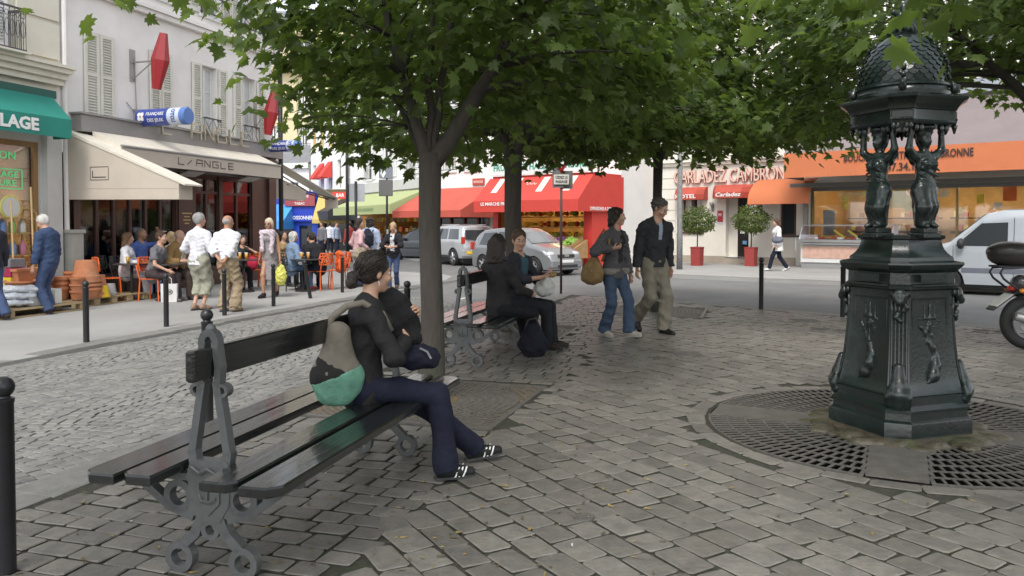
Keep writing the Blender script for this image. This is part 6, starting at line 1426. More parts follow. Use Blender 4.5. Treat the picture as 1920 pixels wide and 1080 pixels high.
def person(label, loc, face, height=1.72, fem=False, res=.012, pose=None, top=None, bottom=None, shoes=None, hair=('short', H_DARK), skin=SKIN, group=None, eyes=True, bulk=1., extra=None):
    """face: heading in degrees, 0 = +x, 90 = away from the camera.  local frame: +y ahead, +x to the person's right"""
    loc = (loc[0], loc[1], .05 if loc[0] > 7 else 0.); PN[0] += 1; p = dict(lean=0, side=0, twist=0, hy=0, hp=0, hr=0, hip=None, curl=.45); p.update(pose or {}); k = height/1.75
    hip = np.array(p['hip'] if p['hip'] is not None else (0, 0, .925*k), float)
    tilt = rotx(-R(p['lean']))@roty(R(p['side'])); up = tilt@v3(0, 0, 1); ts, ls = p.get('ts', 1.)*k, p.get('ls', 1.)*k
    waist = hip+up*.16*ts; neck = hip+up*.515*ts; chest = hip+up*.36*ts
    sh = rotz(R(p['twist']))@v3(1, 0, 0); sh = unit(tilt@sh); fw = np.cross(up, sh); sw = (.165 if fem else .19)*k*bulk
    SR, SL = neck-up*.055*k+sh*sw, neck-up*.055*k-sh*sw
    hw = (.092 if fem else .088)*k; HR, HL = hip+v3(hw, 0, -.03*k), hip+v3(-hw, 0, -.03*k)
    AR = np.array(p.get('Rf', (.09*k, 0, .085*k)), float); AL = np.array(p.get('Lf', (-.09*k, 0, .085*k)), float)
    KR, AR = ik(HR, AR, .43*ls, .42*ls, np.array(p.get('Rk', (.1, 1, 0)), float)); KL, AL = ik(HL, AL, .43*ls, .42*ls, np.array(p.get('Lk', (-.1, 1, 0)), float))
    WR = np.array(p.get('Rh', tuple(SR+v3(.07, .06, -.53)*k)), float); WL = np.array(p.get('Lh', tuple(SL+v3(-.07, .06, -.53)*k)), float)
    ER, WR = ik(SR, WR, .285*k, .255*k, np.array(p.get('Re', (.45, -1, -.2)), float)); EL, WL = ik(SL, WL, .285*k, .255*k, np.array(p.get('Le', (-.45, -1, -.2)), float))
    Hd = rotz(R(p['twist']+p['hy']))@rotx(-R(p['hp']))@roty(R(p['hr'])); hc = neck+unit(up+v3(0, 0, 1))*.11*k+Hd@v3(0, .03, .095)*k
    root = empty('person', loc, R(face-90), label, 'person', group)
    T = lambda q: hc+Hd@(np.array(q, float)*k)
    def hand(s, W_, E_, thumb, nrm, curl):
        d = unit(W_-E_); nrm = unit(nrm-d*(nrm@d)); sd = np.cross(d, nrm); sd = sd if sd@thumb > 0 else -sd; f = max(.0085*k, res*.62)
        s.cap(W_, W_+d*.08*k, .026*k, .034*k, .02, (nrm, .55))
        for j in range(4):
            b = W_+d*(.085-.006*abs(j-1.2))*k+sd*(.030-.0205*j)*k; a = 0; q = b; ll = (.9, 1., .93, .75)[j]
            for m_, l_ in enumerate((.04, .026, .021)):
                a += curl*(.6, 1.1, .8)[m_]+.06*j; q2 = q+(d*math.cos(a)+nrm*math.sin(a))*l_*ll*k; s.cap(q, q2, f*(1-.08*m_), f*(.94-.1*m_), .006); q = q2
        b = W_+d*.02*k+sd*.025*k; q = b+(d*.6+sd*.75+nrm*.25)*.04*k; s.cap(b, q, f*1.5, f*1.15, .012); s.cap(q, q+unit(d*.85+sd*.25+nrm*.45)*.032*k, f*1.15, f*.9, .006)
    s = SDF(res)
    s.ell(T((0, -.01, .035)), v3(.074, .096, .088)*k, .02, Matrix(Hd)).ell(T((0, .03, -.04)), v3(.056, .062, .072)*k, .03, Matrix(Hd)).ell(T((0, .066, -.095)), v3(.024, .022, .02)*k, .025, Matrix(Hd))
    s.cap(T((-.03, .086, .026)), T((.03, .086, .026)), .012*k, k=.015)
    for sx in (-1, 1):
        s.ell(T((sx*.032, .099, .008)), .0135*k, .012, sub=True); s.ell(T((sx*.04, .07, -.028)), .022*k, .02); s.ell(T((sx*.077, -.008, -.005)), v3(.011, .021, .032)*k, .008, Matrix(Hd@rotz(sx*.35)))
    s.cap(T((0, .094, .012)), T((0, .112, -.024)), .008*k, .013*k, .012); s.cap(T((-.012, .1, -.03)), T((.012, .1, -.03)), .009*k, k=.01); s.cap(T((-.02, .084, -.062)), T((.02, .084, -.062)), .0085*k, k=.008)
    nb = neck-up*.03*k; s.cap(nb, hc+Hd@v3(0, -.02, -.05)*k, (.048 if fem else .056)*k, (.046 if fem else .054)*k, .03)
    def torso(s, g, kk=.05):
        flat = (fw, .74)
        s.cap(hip-v3(0, 0, .02)*k, hip+up*.05*k, (.132 if fem else .128)*k*bulk+g, k=kk, flat=flat); s.cap(waist, waist+up*.03*k, (.112 if fem else .126)*k*bulk+g, k=kk+.03, flat=(fw, .8))
        s.cap(chest-up*.04*k, chest+up*.06*k, (.128 if fem else .148)*k*bulk+g, (.135 if fem else .155)*k*bulk+g, kk+.03, flat); s.cap(SL+sh*.045*k, SR-sh*.045*k, .055*k+g, k=kk)
        if fem:
            for sx in (-1, 1): s.ell(chest+up*.03*k+fw*.085*k+sh*sx*.065*k, .055*k+g*.6, .05)
    def arm(s, S_, E_, W_, g, t=1., r0=.046, r1=.037, r2=.026):
        s.cap(S_, E_, r0*k*bulk+g, r1*k*bulk+g, .03); e = E_+(W_-E_)*t; s.cap(E_, e, r1*k*bulk+g, (r1+(r2-r1)*t)*k*bulk+g*1.1, .02, end=t < 1)
    torso(s, -.012)
    for S_, E_, W_ in ((SR, ER, WR), (SL, EL, WL)): arm(s, S_, E_, W_, -.002)
    for Hh, K_, A_ in ((HR, KR, AR), (HL, KL, AL)):
        s.cap(Hh, K_, .074*k, .05*k, .04); s.cap(K_, A_, .05*k, .032*k, .03); s.cap(K_+(A_-K_)*.25+v3(0, -.012, 0), K_+(A_-K_)*.5, .045*k, .036*k, .03)
    fdir = []
    for sdn, A_ in (('R', AR), ('L', AL)):
        yaw, pit = p.get(sdn+'fy', (-8 if sdn == 'R' else 8)), p.get(sdn+'fp', 0); d = rotz(R(yaw))@rotx(R(-pit))@v3(0, 1, 0); dn = rotz(R(yaw))@rotx(R(-pit))@v3(0, 0, -1); fdir.append((A_, d, dn))
        s.cap(A_+dn*.045*k-d*.02*k, A_+dn*.058*k+d*.15*k, .036*k, .024*k, .03)
    hand(s, WR, ER, np.array(p.get('Rt', (0, 1, .4)), float), np.array(p.get('Rn', (-1, .1, 0)), float), p.get('Rc', p['curl'])); hand(s, WL, EL, np.array(p.get('Lt', (0, 1, .4)), float), np.array(p.get('Ln', (1, .1, 0)), float), p.get('Lc', p['curl']))
    sdf_obj('body', s, skin, root)
    # ---- clothes
    if bottom:
        g = bottom.get('g', .014); s = SDF(res); s.noise = wrinkle(bottom.get('wr', .005), .8, PN[0]); kind = bottom.get('kind', 'trousers'); mt = bottom['mat']; fl = bottom.get('flare', .0)
        s.cap(hip-v3(0, 0, .03)*k, hip+up*.1*k, (.132 if fem else .13)*k*bulk+g, (.118 if fem else .128)*k*bulk+g, .05, (fw, .78))
        if kind in ('trousers', 'capri'):
            for Hh, K_, A_, df in ((HR, KR, AR, fdir[0]), (HL, KL, AL, fdir[1])):
                t = 1.06 if kind == 'trousers' else .55; e = K_+(A_-K_)*t; s.cap(Hh, K_, .086*k*bulk+g, .057*k+g, .05); s.cap(K_, e, .057*k+g, (.05 if kind == 'trousers' else .055)*k+g+fl, .03, end=True)
        else:
            L = bottom.get('len', .55)*k; n_ = 4
            mid = (KR+KL)/2 if p['hip'] is not None and p['hip'][2] < .8 else None
            if mid is None:
                for i in range(n_): a = hip-v3(0, 0, .05+L*i/n_)*k; b = hip-v3(0, 0, .05+L*(i+1)/n_)*k; s.cap(a, b, (.135+.05*i/n_)*k+g, (.135+.05*(i+1)/n_)*k+g, .03, (v3(0, 1, 0), .8))
                s.cut(hip-v3(0, 0, .05+L), (0, 0, -1))
            else:
                for Hh, K_ in ((HR, KR), (HL, KL)): s.cap(Hh, K_, .1*k+g, .085*k+g, .08)
        s.cut(hip+up*.13*k, up); sdf_obj('skirt' if kind == 'skirt' else 'trousers', s, mt, root)
    if top:
        g = top.get('g', .014); s = SDF(res); s.noise = wrinkle(top.get('wr', .006), 1., PN[0]+50); torso(s, g)
        hem = top.get('hem', -.08); sl_ = top.get('sleeve', 'long'); sit = p['hip'] is not None and p['hip'][2] < .8*k
        if hem < -.02:
            if not sit: s.cap(hip, hip+v3(0, 0, hem-.03)*k, (.14 if fem else .138)*k*bulk+g, (.15 if fem else .14)*k*bulk+g+top.get('flare', 0), .05, (fw, .82)); s.cut(hip+v3(0, 0, hem)*k, (0, 0, -1))
            else: s.cap(hip, hip+v3(0, .02, -.06)*k, .14*k*bulk+g, .145*k*bulk+g, .05, (fw, .85))
        else: s.cut(hip+up*hem*k, -up)
        for S_, E_, W_ in ((SR, ER, WR), (SL, EL, WL)):
            if sl_ == 'long': arm(s, S_, E_, W_, g*1.0, .97)
            elif sl_ == 'three': arm(s, S_, E_, W_, g, .45)
            elif sl_ == 'short': s.cap(S_, S_+(E_-S_)*.68, .05*k*bulk+g, .046*k*bulk+g*1.4, .03, end=True)
        if top.get('collar', True): s.cap(neck-up*.02*k+fw*.01, neck+up*.02*k-fw*.015*k, .062*k+g*.7, .06*k+g*.5, .03)
        s.ell(neck+up*.06*k+fw*top.get('vn', .05)*k, v3(.06, .06, .075)*k*top.get('vs', 1.), .02, sub=True)
        sdf_obj(top.get('name', 'top'), s, top['mat'], root)
        if top.get('inner'):                 # shirt showing in the open front
            s = SDF(res); w_ = top.get('iw', .05); torso(s, g+.006); s.noise = wrinkle(.003, 1, 3)
            s.cut(chest+sh*w_*k, sh+up*top.get('vee', .0)); s.cut(chest-sh*w_*k, -sh+up*-top.get('vee', .0) if False else -sh+up*top.get('vee', .0)*-1 if False else -sh); s.cut(chest, -fw); s.cut(hip+up*top.get('ihem', .0)*k, -up); s.ell(neck+up*.05*k+fw*.05*k, v3(.055, .06, .07)*k, .02, sub=True)
            sdf_obj('shirt_front', s, top['inner'], root)
    if shoes:
        for (A_, d, dn), nm in zip(fdir, 'RL'):
            s = SDF(min(res, .01)); w_ = np.cross(d, dn); s.cap(A_+dn*.03*k-d*.035*k, A_+dn*.052*k+d*.08*k, .043*k, .04*k, .03); s.cap(A_+dn*.05*k+d*.08*k, A_+dn*.058*k+d*.165*k, .038*k, .03*k, .03, (w_, 1.15)); s.cap(A_-d*.01*k, A_+dn*.03*k, .044*k, .045*k, .03)
            s.cut(A_+dn*.083*k, dn); o = sdf_obj('shoe', s, shoes['mat'], root)
            m = MB(); c = A_+dn*.082*k; e = d; pts = [c-e*.075*k-w_*.03*k, c+e*.02*k-w_*.036*k, c+e*.12*k-w_*.044*k, c+e*.19*k-w_*.02*k, c+e*.19*k+w_*.02*k, c+e*.12*k+w_*.044*k, c+e*.02*k+w_*.036*k, c-e*.075*k+w_*.03*k]
            m.loft([[tuple(q+dn*t) for q in pts] for t in (-.012*k, .006*k)]); m.build('sole', shoes.get('sole', BPLAST), o)
            if shoes.get('stripes'):
                for sg in (-1, 1):
                    for i in range(3):
                        m = MB(); f0 = .045+.026*i; a = A_+dn*.072*k+d*f0*k+w_*sg*.043*k; b = A_+dn*.012*k+d*(f0+.03)*k+w_*sg*.036*k; q = d*.0055*k; mid = (a+b)/2+w_*sg*.008*k; a = a+w_*sg*.003
                        m.add([tuple(x) for x in (a-q, a+q, mid-q, mid+q, b-q, b+q)], [(0, 1, 3, 2), (2, 3, 5, 4)]); m.build('stripe', WHITE, o)
    st, hm = hair
    s = SDF(min(res, .011)); s.noise = wrinkle(.009 if st in ('curly', 'wavy') else .004, 2.0 if st in ('curly', 'wavy') else 1.4, PN[0]+9)
    if st != 'bald':
        t_ = {'curly': .012, 'wavy': .01, 'thin': .004}.get(st, .012); s.ell(T((0, -.024, .045)), v3(.074+t_, .097+t_, .086+t_)*k, .02, Matrix(Hd)); s.ell(T((0, -.045, .0)), v3(.07+t_*.7, .06+t_, .075)*k, .03, Matrix(Hd))
        s.cut(T((0, .055, .035)), Hd@v3(0, .8, -.6))
        if st in ('short', 'thin', 'ponytail', 'wavy'): s.cut(T((0, 0, -.055)), Hd@v3(0, .35, -1))
    else:
        s.ell(T((0, -.014, .02)), v3(.08, .1, .075)*k, .02, Matrix(Hd)); s.cut(T((0, 0, .045)), Hd@v3(0, .25, 1)); s.cut(T((0, -.0, 0)), Hd@v3(0, 1, 0)); s.cut(T((0, 0, -.05)), Hd@v3(0, .2, -1))
    dn3 = v3(0, 0, -1)
    if st in ('bob', 'curly'):
        r_ = .05 if st == 'bob' else .058
        for sx in (-1, 1): s.cap(T((sx*.055, -.02, .02)), T((sx*.062, -.03, -.09 if st == 'bob' else -.07)), r_*.8*k, r_*.75*k, .03)
        s.cap(T((0, -.06, .02)), T((0, -.065, -.1)), .07*k, .06*k, .03)
        for i in range(26 if st == 'curly' else 0): a = math.pi*(-.12+1.24*((i*.618) % 1))+math.pi; s.ell(T((.09*math.cos(a), -.01+.1*math.sin(a), .1-.0085*i)), (.026+.008*((i*.37) % 1))*k, .015)
    if st == 'wavy':
        for i in range(16): a = i*2.4; s.ell(T((.076*math.cos(a), -.05+.085*math.sin(a), .06-.005*i+.03*abs(math.sin(i)))), .024*k, .015)
    if st == 'long':
        L = p.get('hairlen', .3)
        for sx in (-.055, 0, .055): a = T((sx, -.06, .02)); b = T((sx*1.15, -.085, -.12)); c = b+(-up*.8-fw*.1)*L*k; s.cap(a, b, .055*k, .052*k, .03); s.cap(b, c+sh*sx*.6, .05*k, .03*k, .03)
        for sx in (-1, 1): s.cap(T((sx*.06, -.01, .03)), T((sx*.075, -.03, -.12)), .032*k, .03*k, .03); s.cap(T((sx*.075, -.03, -.12)), T((sx*.07, -.05, -.12))-up*L*.8*k, .032*k, .02*k, .03)
    if st == 'ponytail':
        s.ell(T((0, -.108, -.012)), .028*k, .02); s.chain([T((0, -.12, -.012)), T((0, -.155, -.03)), T((0, -.155, -.075)), T((.0, -.125, -.11)), T((.01, -.10, -.12))], [.02*k, .026*k, .027*k, .022*k, .012*k], .015); s.cap(T((.05, .03, .04)), T((.066, .0, -.03)), .026*k, .02*k, .02); s.cap(T((-.05, .03, .04)), T((-.066, .0, -.03)), .026*k, .02*k, .02)
    if len(s.p): sdf_obj('hair', s, hm, root)
    if eyes:
        for sx in (-1, 1):
            m = MB(); m.sphere((0, 0, 0), .0128*k, 10, 8); o = m.build('eye', EYEW, root, smooth=True); o.location = T((sx*.032, .079, .009)); m = MB(); m.sphere((0, 0, 0), .0068*k, 8, 6); o2 = m.build('iris', EYED, o, smooth=True); o2.location = Hd@v3(0, .0085, 0)*k
            m = MB(); m.tube([tuple(T((sx*x, y, z))) for x, y, z in ((.016, .096, .026), (.032, .093, .032), (.048, .08, .026))], [.003*k, .0042*k, .002*k], 5); m.build('eyebrow', hm, root)
        m = MB(); m.tube([tuple(T((x, y, -.063))) for x, y in ((-.022, .083), (-.008, .0935), (.008, .0935), (.022, .083))], [.003*k, .0055*k, .0055*k, .003*k], 6); m.build('lips', LIP, root, smooth=True)
    J = dict(root=root, T=T, neck=neck, chest=chest, hip=hip, up=up, sh=sh, fw=fw, SR=SR, SL=SL, ER=ER, EL=EL, WR=WR, WL=WL, KR=KR, KL=KL, AR=AR, AL=AL, k=k, Hd=Hd)
    J['w'] = lambda q: Vector(loc)+Matrix.Rotation(R(face-90), 3, 'Z') @ Vector(q)
    return J
def glasses(J, mat=BPLAST, dark=True):
    m = MB(); T = J['T']
    for sx in (-1, 1):
        m.add([tuple(T((sx*.033+.024*math.cos(t), .101-.012*abs(math.cos(t)), .008+.018*math.sin(t)))) for t in [2*math.pi*i/10 for i in range(10)]], [tuple(range(10))]) if dark else m.tube([tuple(T((sx*.033+.022*math.cos(t), .1, .008+.017*math.sin(t)))) for t in [2*math.pi*i/12 for i in range(12)]], .0018, 4, closed=True)
        m.tube([tuple(T((sx*.055, .088, .014))), tuple(T((sx*.08, .0, .012)))], .0025, 4)
    m.build('glasses', mat, J['root'], recalc=False)
def strap(name, pts, width, mat, parent=None, th=.006, label=None, cat=None):
    m = MB(); m.tube(pts, width/2, 8); o = m.build(name, mat, parent, smooth=True)
    if label: tag(o, label, cat)
    return o
# ---------------------------------------------------------------- the seated woman in front
BLKJ = cloth('charcoal_jacket', (.022, .021, .022)); JEAN_D = cloth('dark_navy_jeans', (.013, .015, .03)); JEAN = cloth('blue_jeans', (.05, .075, .15)); JEAN_L = cloth('light_denim', (.12, .19, .32)); JEAN_M = cloth('mid_denim', (.05, .075, .12))
BHD = Vector((.241, .9705, 0)); BRT = Vector((.9705, -.241, 0))
hw_ = Vector((-.85, 4.60, 0)); HF = 16
A = person('woman in a dark jacket and jeans sitting on the near bench with a green backpack', hw_, HF, 1.62, True, .0075, bulk=.94,
    pose=dict(ls=1.13, ts=.93, hip=(0, -.03, .595), lean=6, twist=6, hy=14, hp=6, Rf=(.07, .46, .085), Lf=(-.22, .70, .1), Rk=(-.1, 1, .9), Lk=(.0, 1, .6), Rfy=6, Lfy=4, Lfp=-6, Rh=(.03, .23, .835), Re=(.9, -.1, -.7), Rn=(-1, -.3, 0), Rt=(-.3, .2, 1), Lh=(-.12, .27, .95), Le=(-.8, .2, -.8), Ln=(.9, -.5, 0), Lt=(0, -.3, 1), Rc=.75, Lc=.8),
    top=dict(mat=BLKJ, hem=-.12, g=.02, wr=.009, name='jacket', vn=.07, vs=1.15, inner=cloth('white_checked_shirt', (.4, .4, .42)), iw=.022, ihem=.15), bottom=dict(mat=JEAN_D, g=.008, flare=.02, wr=.009), shoes=dict(mat=cloth('black_trainer', (.02, .02, .02), rough=.6), stripes=True, sole=paint('dark_sole', (.05, .05, .05))), hair=('ponytail', H_DARK))
m = MB(); m.tube([tuple(A['T']((.022*math.cos(t), -.113, -.012+.022*math.sin(t)))) for t in [2*math.pi*i/14 for i in range(14)]], .009, 6, closed=True); m.build('hair_tie', paint('pale_tie', (.4, .45, .5)), A['root'], smooth=True)
m = MB(); m.tube([tuple(A['T']((.083, -.01, -.045))), tuple(A['T']((.09, -.005, -.07)))], .004, 5); m.build('earring', RIM, A['root'])
def strands(J, pairs, r, mat, bulge=.0):
    T = J['T']; cen = np.array([0, -.02, .04]); m = MB()
    for a, b in pairs:
        a, b = np.array(a)-cen, np.array(b)-cen; ra, rb = np.linalg.norm(a/np.array([.088, .11, .1])), np.linalg.norm(b/np.array([.088, .11, .1])); pts = []
        for i in range(9):
            t = i/8; d = a*(1-t)+b*t; d = d/np.linalg.norm(d/np.array([.088, .11, .1]))*(ra*(1-t)+rb*t+bulge*math.sin(math.pi*t)); pts.append(tuple(T(cen+d)))
        m.tube(pts, [r*.4, r, r, r, r, r, r, r, r*.6], 4)
    m.build('hair_strands', mat, J['root'], smooth=True)
pr_ = []
for i in range(90):
    a = rng.uniform(-2.2, 2.2); x = .086*math.sin(a); q = (x, .062*math.cos(a*.75)-.012+rng.normal(0, .004), .045+.095*math.cos(a)*.95-.0*abs(a)); pr_.append((q, (rng.normal(0, .012), -.118, -.01+rng.normal(0, .014))))
strands(A, pr_, .0024, H_DARK, .02)
# black pullover she clasps, and the bag on her lap
w2l = lambda q: tuple(A['w'](q)-A['root'].location)
s = SDF(.009); s.noise = wrinkle(.018, .9, 5); s.ell((-.1, .17, .97), (.1, .11, .13), .05); s.cap((-.1, .15, 1.04), (-.08, .22, .86), .085, .1, .05); s.cap((-.16, .1, 1.0), (-.12, .22, .88), .08, .08, .05); s.cap((-.08, .22, .92), (-.06, .24, .8), .07, .06, .05)
BUND = M('black_wool', (.006, .006, .007), rough=.95, var=.2, bump=.4, bs=60)
o = sdf_obj('folded_pullover', s, BUND); o.location = hw_; o.rotation_euler = (0, 0, R(HF-90)); tag(o, 'bunched black pullover clasped to the chest of the seated woman', 'pullover')
s = SDF(.01); s.noise = wrinkle(.008, .9, 6); s.ell((.0, .26, .73), (.12, .15, .065), .05); s.ell((.0, .33, .715), (.1, .11, .05), .05); o = sdf_obj('lap_bag', s, cloth('navy_bag', (.012, .013, .025))); o.location = hw_; o.rotation_euler = (0, 0, R(HF-90)); tag(o, 'dark navy bag lying on the lap of the seated woman', 'bag')
m = MB(); m.tube([(.1, .3, .79), (.12, .34, .77), (.13, .36, .73)], .006, 6); m.build('zip_pull', RIM, o)
# backpack hanging at her right shoulder
bp = empty('backpack', hw_, R(HF-90), 'grey and mint green backpack hanging from the shoulder of the seated woman', 'backpack')
GREYB = cloth('taupe_backpack', (.17, .15, .12)); MINT = cloth('mint_backpack', (.13, .29, .21)); c_ = v3(.17, -.2, .66)
def pack(res, seed, g=0.):
    s = SDF(res); s.noise = wrinkle(.004, .8, seed); F_ = ((1, .15, 0), .62)
    s.cap(c_+v3(.0, .03, .24), c_+v3(0, .025, .03), .07+g, .125+g, .03, F_); s.cap(c_+v3(0, -.02, .0), c_+v3(0, .07, -.01), .095+g, .1+g, .04, F_); s.cap(c_+v3(0, -.0, -.08), c_+v3(0, .05, -.08), .075+g, .08+g, .05, F_)
    s.cut((0, 0, .496), (0, 0, -1)); return s
c_ = v3(.17, -.2, .66)
s = pack(.009, 7, .001); s.cut(c_+v3(0, .02, -.05), (0, .35, -1)); sdf_obj('upper_bag', s, GREYB, bp)
s = pack(.009, 8, .006); s.cut(c_+v3(0, .02, .02), (0, -.35, 1)); sdf_obj('lower_bag', s, MINT, bp)
s = pack(.009, 9, .005); s.cut(c_+v3(0, .0, .08), (0, .55, 1)); s.cut(c_+v3(0, .02, .01), (0, .35, -1)); sdf_obj('mesh_pocket', s, cloth('dark_mesh', (.02, .02, .018)), bp)
m = MB(); m.tube([(.155, -.24, .86), (.165, -.2, .99), (.15, -.12, 1.05), (.135, -.03, 1.065), (.135, .08, 1.0), (.12, .13, .9)], .02, 8); m.build('shoulder_strap', GREYB, bp, smooth=True)
# ---------------------------------------------------------------- the couple on the far bench
def on_bench2(Y, off=.24): return Vector((-.52+.248*(Y-8.43)+off, Y, 0))
DK = cloth('dark_grey_coat', (.028, .026, .026)); 
p_ = on_bench2(9.02); B = person('woman with long dark hair sitting on the far bench, her back turned', p_, 38, 1.68, True, .012, pose=dict(hip=(0, -.02, .585), lean=-2, twist=14, hy=12, Rf=(.02, .43, .09), Lf=(-.12, .5, .09), Rh=(.13, .34, .72), Lh=(-.06, .38, .74), hairlen=.34), top=dict(mat=DK, hem=-.12, g=.02, name='coat'), bottom=dict(mat=cloth('black_trousers', (.012, .012, .014)), g=.012), shoes=dict(mat=cloth('brown_boot', (.03, .022, .018), rough=.5)), hair=('long', H_DARK))
p_ = on_bench2(9.72); D_ = person('young man in a teal shirt and open dark jacket facing us on the far bench', p_, -15, 1.76, False, .012, pose=dict(hip=(0, -.02, .6), lean=6, twist=-22, hy=-38, hp=8, Rf=(.06, .42, .09), Lf=(-.16, .44, .09), Rh=(.09, .36, .88), Lh=(-.08, .38, .9), Rn=(-.6, 0, .8), Ln=(.6, 0, .8), Rc=.6, Lc=.6, Re=(.7, -.3, -.8), Le=(-.7, -.3, -.8)), top=dict(mat=cloth('dark_open_jacket', (.035, .035, .045)), g=.02, name='jacket', hem=-.08, inner=cloth('teal_shirt', (.05, .1, .13)), iw=.075, ihem=-.02, sleeve='three', vs=1.1), bottom=dict(mat=cloth('charcoal_jeans', (.018, .02, .024))), shoes=dict(mat=cloth('brown_boot', (.03, .022, .018))), hair=('short', H_BROWN))
def rel(J, name, sdf, mat, label, cat):
    o = sdf_obj(name, sdf, mat); o.location = J['root'].location; o.rotation_euler = J['root'].rotation_euler; return tag(o, label, cat)
s = SDF(.012); s.noise = wrinkle(.012, 1.2, 11); s.ell((.0, .36, .73), (.13, .13, .1), .05); s.ell((.02, .4, .8), (.1, .07, .08), .05); rel(D_, 'paper_bag', s, paint('white_paper', (.55, .54, .5), rough=.8), 'crumpled white paper bag on the knees of the young man', 'paper bag')
s = SDF(.01); s.ell((.0, .47, .90), (.09, .035, .03), .02); s.ell((-.05, .48, .915), (.05, .03, .025), .02); rel(D_, 'sandwich', s, cloth('bread', (.33, .22, .1)), 'sandwich held by the young man on the far bench', 'sandwich')
s = SDF(.013); s.noise = wrinkle(.014, .9, 12); s.ell((0, 0, .14), (.17, .14, .17), .05); s.ell((0, 0, .26), (.11, .09, .12), .06); s.cut((0, 0, .0), (0, 0, -1)); o = sdf_obj('shoulder_bag', s, cloth('midnight_bag', (.014, .014, .022))); o.location = G(1000, 668); tag(o, 'slouching dark bag on the ground beside the far bench', 'bag')
m = MB(); m.tube([(-.1, 0, .3), (-.06, 0, .42), (.03, 0, .44), (.09, 0, .3)], .012, 6); m.build('handle', BLK, o)
# ---------------------------------------------------------------- the walking couple
p_ = Vector((1.38, 10.75, 0)); Wm = person('walking woman with dark curly hair in a grey jacket and jeans', p_, -52, 1.72, True, .012, pose=dict(lean=2, twist=6, hy=42, Rf=(.06, -.12, .085), Lf=(-.07, .22, .09), Lfp=-8, Rh=(.19, .17, 1.2), Re=(.8, -.6, -.6), Rn=(-.5, 0, .5), Rc=.9, Lh=(-.24, .07, .82)), top=dict(mat=cloth('grey_anorak', (.085, .08, .085)), hem=-.13, g=.026, wr=.01, name='jacket', inner=cloth('dark_knit', (.03, .026, .026)), iw=.05, ihem=-.03), bottom=dict(mat=JEAN_M, flare=.022, wr=.006), shoes=dict(mat=paint('pale_shoe', (.36, .33, .29), rough=.8), sole=paint('pale_sole', (.4, .38, .34))), hair=('curly', H_DARK))
s = SDF(.012); s.noise = wrinkle(.012, .8, 13); s.ell((.26, -.14, .88), (.1, .18, .16), .05); s.ell((.25, -.11, 1.0), (.06, .1, .1), .06); s.ell((.27, -.18, .80), (.1, .17, .09), .05); o = rel(Wm, 'shoulder_bag', s, cloth('tan_canvas_bag', (.24, .155, .07)), 'tan canvas bag on the shoulder of the curly haired woman', 'bag')
m = MB(); m.tube([(.26, -.2, 1.0), (.24, -.12, 1.25), (.17, -.02, 1.45), (.19, .11, 1.3), (.25, .02, 1.02)], .014, 7); m.build('strap', MATS['tan_canvas_bag'], o, smooth=True)
s = SDF(.012); s.noise = wrinkle(.006, 1, 14); s.cap((-.13, .02, .9), (.13, .02, .9), .1, k=.03, flat=((0, 1, 0), 1.1)); s.cut((0, 0, .93), (0, 0, 1)); s.cut((0, 0, .84), (0, 0, -1)); sdf_obj('tied_cardigan', s, cloth('patterned_cardigan', (.2, .18, .16), var=.4, vs=30), Wm['root'])
p_ = Vector((1.98, 11.1, 0)); Mm = person('walking man in a dark cardigan and khaki trousers looking down', p_, -62, 1.87, False, .012, pose=dict(lean=4, twist=-4, hy=22, hp=26, Rf=(.1, -.26, .2), Rfp=38, Rk=(.0, 1, 0), Lf=(-.07, .14, .085), Rh=(.3, .0, .82), Lh=(-.28, .02, .9), Le=(-.6, -1, 0)), top=dict(mat=cloth('charcoal_cardigan', (.03, .031, .034)), hem=-.06, g=.028, wr=.009, name='cardigan', vn=.09, vs=1.25, inner=cloth('pale_blue_shirt', (.3, .34, .43)), iw=.03, ihem=.3), bottom=dict(mat=cloth('khaki_trousers', (.2, .18, .14)), g=.026, flare=.014, wr=.01), shoes=dict(mat=M('black_leather', (.012, .012, .012), rough=.3)), hair=('wavy', hairm('greying_hair', (.07, .06, .055))))
glasses(Mm, RIM, False)
# ---------------------------------------------------------------- pavement on the left
BR = .02
P = lambda x, y, z=0.: G(x, y, z)
person('grey haired man in a denim jacket looking down at the pots', P(93, 588), 172, 1.68, False, BR*.8, pose=dict(lean=3, hp=28, hy=6, Rf=(.09, .05, .085), Lf=(-.09, -.05, .085)), top=dict(mat=cloth('denim_jacket', (.04, .065, .13)), hem=-.03, g=.03), bottom=dict(mat=JEAN, flare=.02), shoes=dict(mat=cloth('dark_sandal', (.04, .03, .03))), hair=('short', H_WHITE), eyes=False, bulk=1.05)
person('walker in jeans and dark jacket leaving at the left edge', P(-14, 600), 160, 1.7, False, BR, pose=dict(Rf=(.08, -.2, .1), Lf=(-.08, .2, .085)), top=dict(mat=cloth('dark_jacket', (.03, .03, .04)), g=.025), bottom=dict(mat=JEAN, flare=.015), shoes=dict(mat=cloth('dark_sandal', (.04, .03, .03))), eyes=False)
person('grey haired woman in a white top and khaki capri trousers seen from behind', P(374, 581), 68, 1.7, True, BR*.75, pose=dict(hy=-14, Rf=(.05, .04, .085), Lf=(-.06, -.06, .085), Rh=(.24, .22, 1.0), Lh=(-.22, .15, .98)), top=dict(mat=cloth('white_top', (.62, .62, .66)), hem=-.1, g=.026, sleeve='three', wr=.01), bottom=dict(mat=cloth('khaki_capri', (.3, .3, .24)), kind='capri', g=.035, wr=.01), shoes=dict(mat=cloth('beige_sandal', (.3, .2, .15))), hair=('short', H_GREY), eyes=False, bulk=1.12)
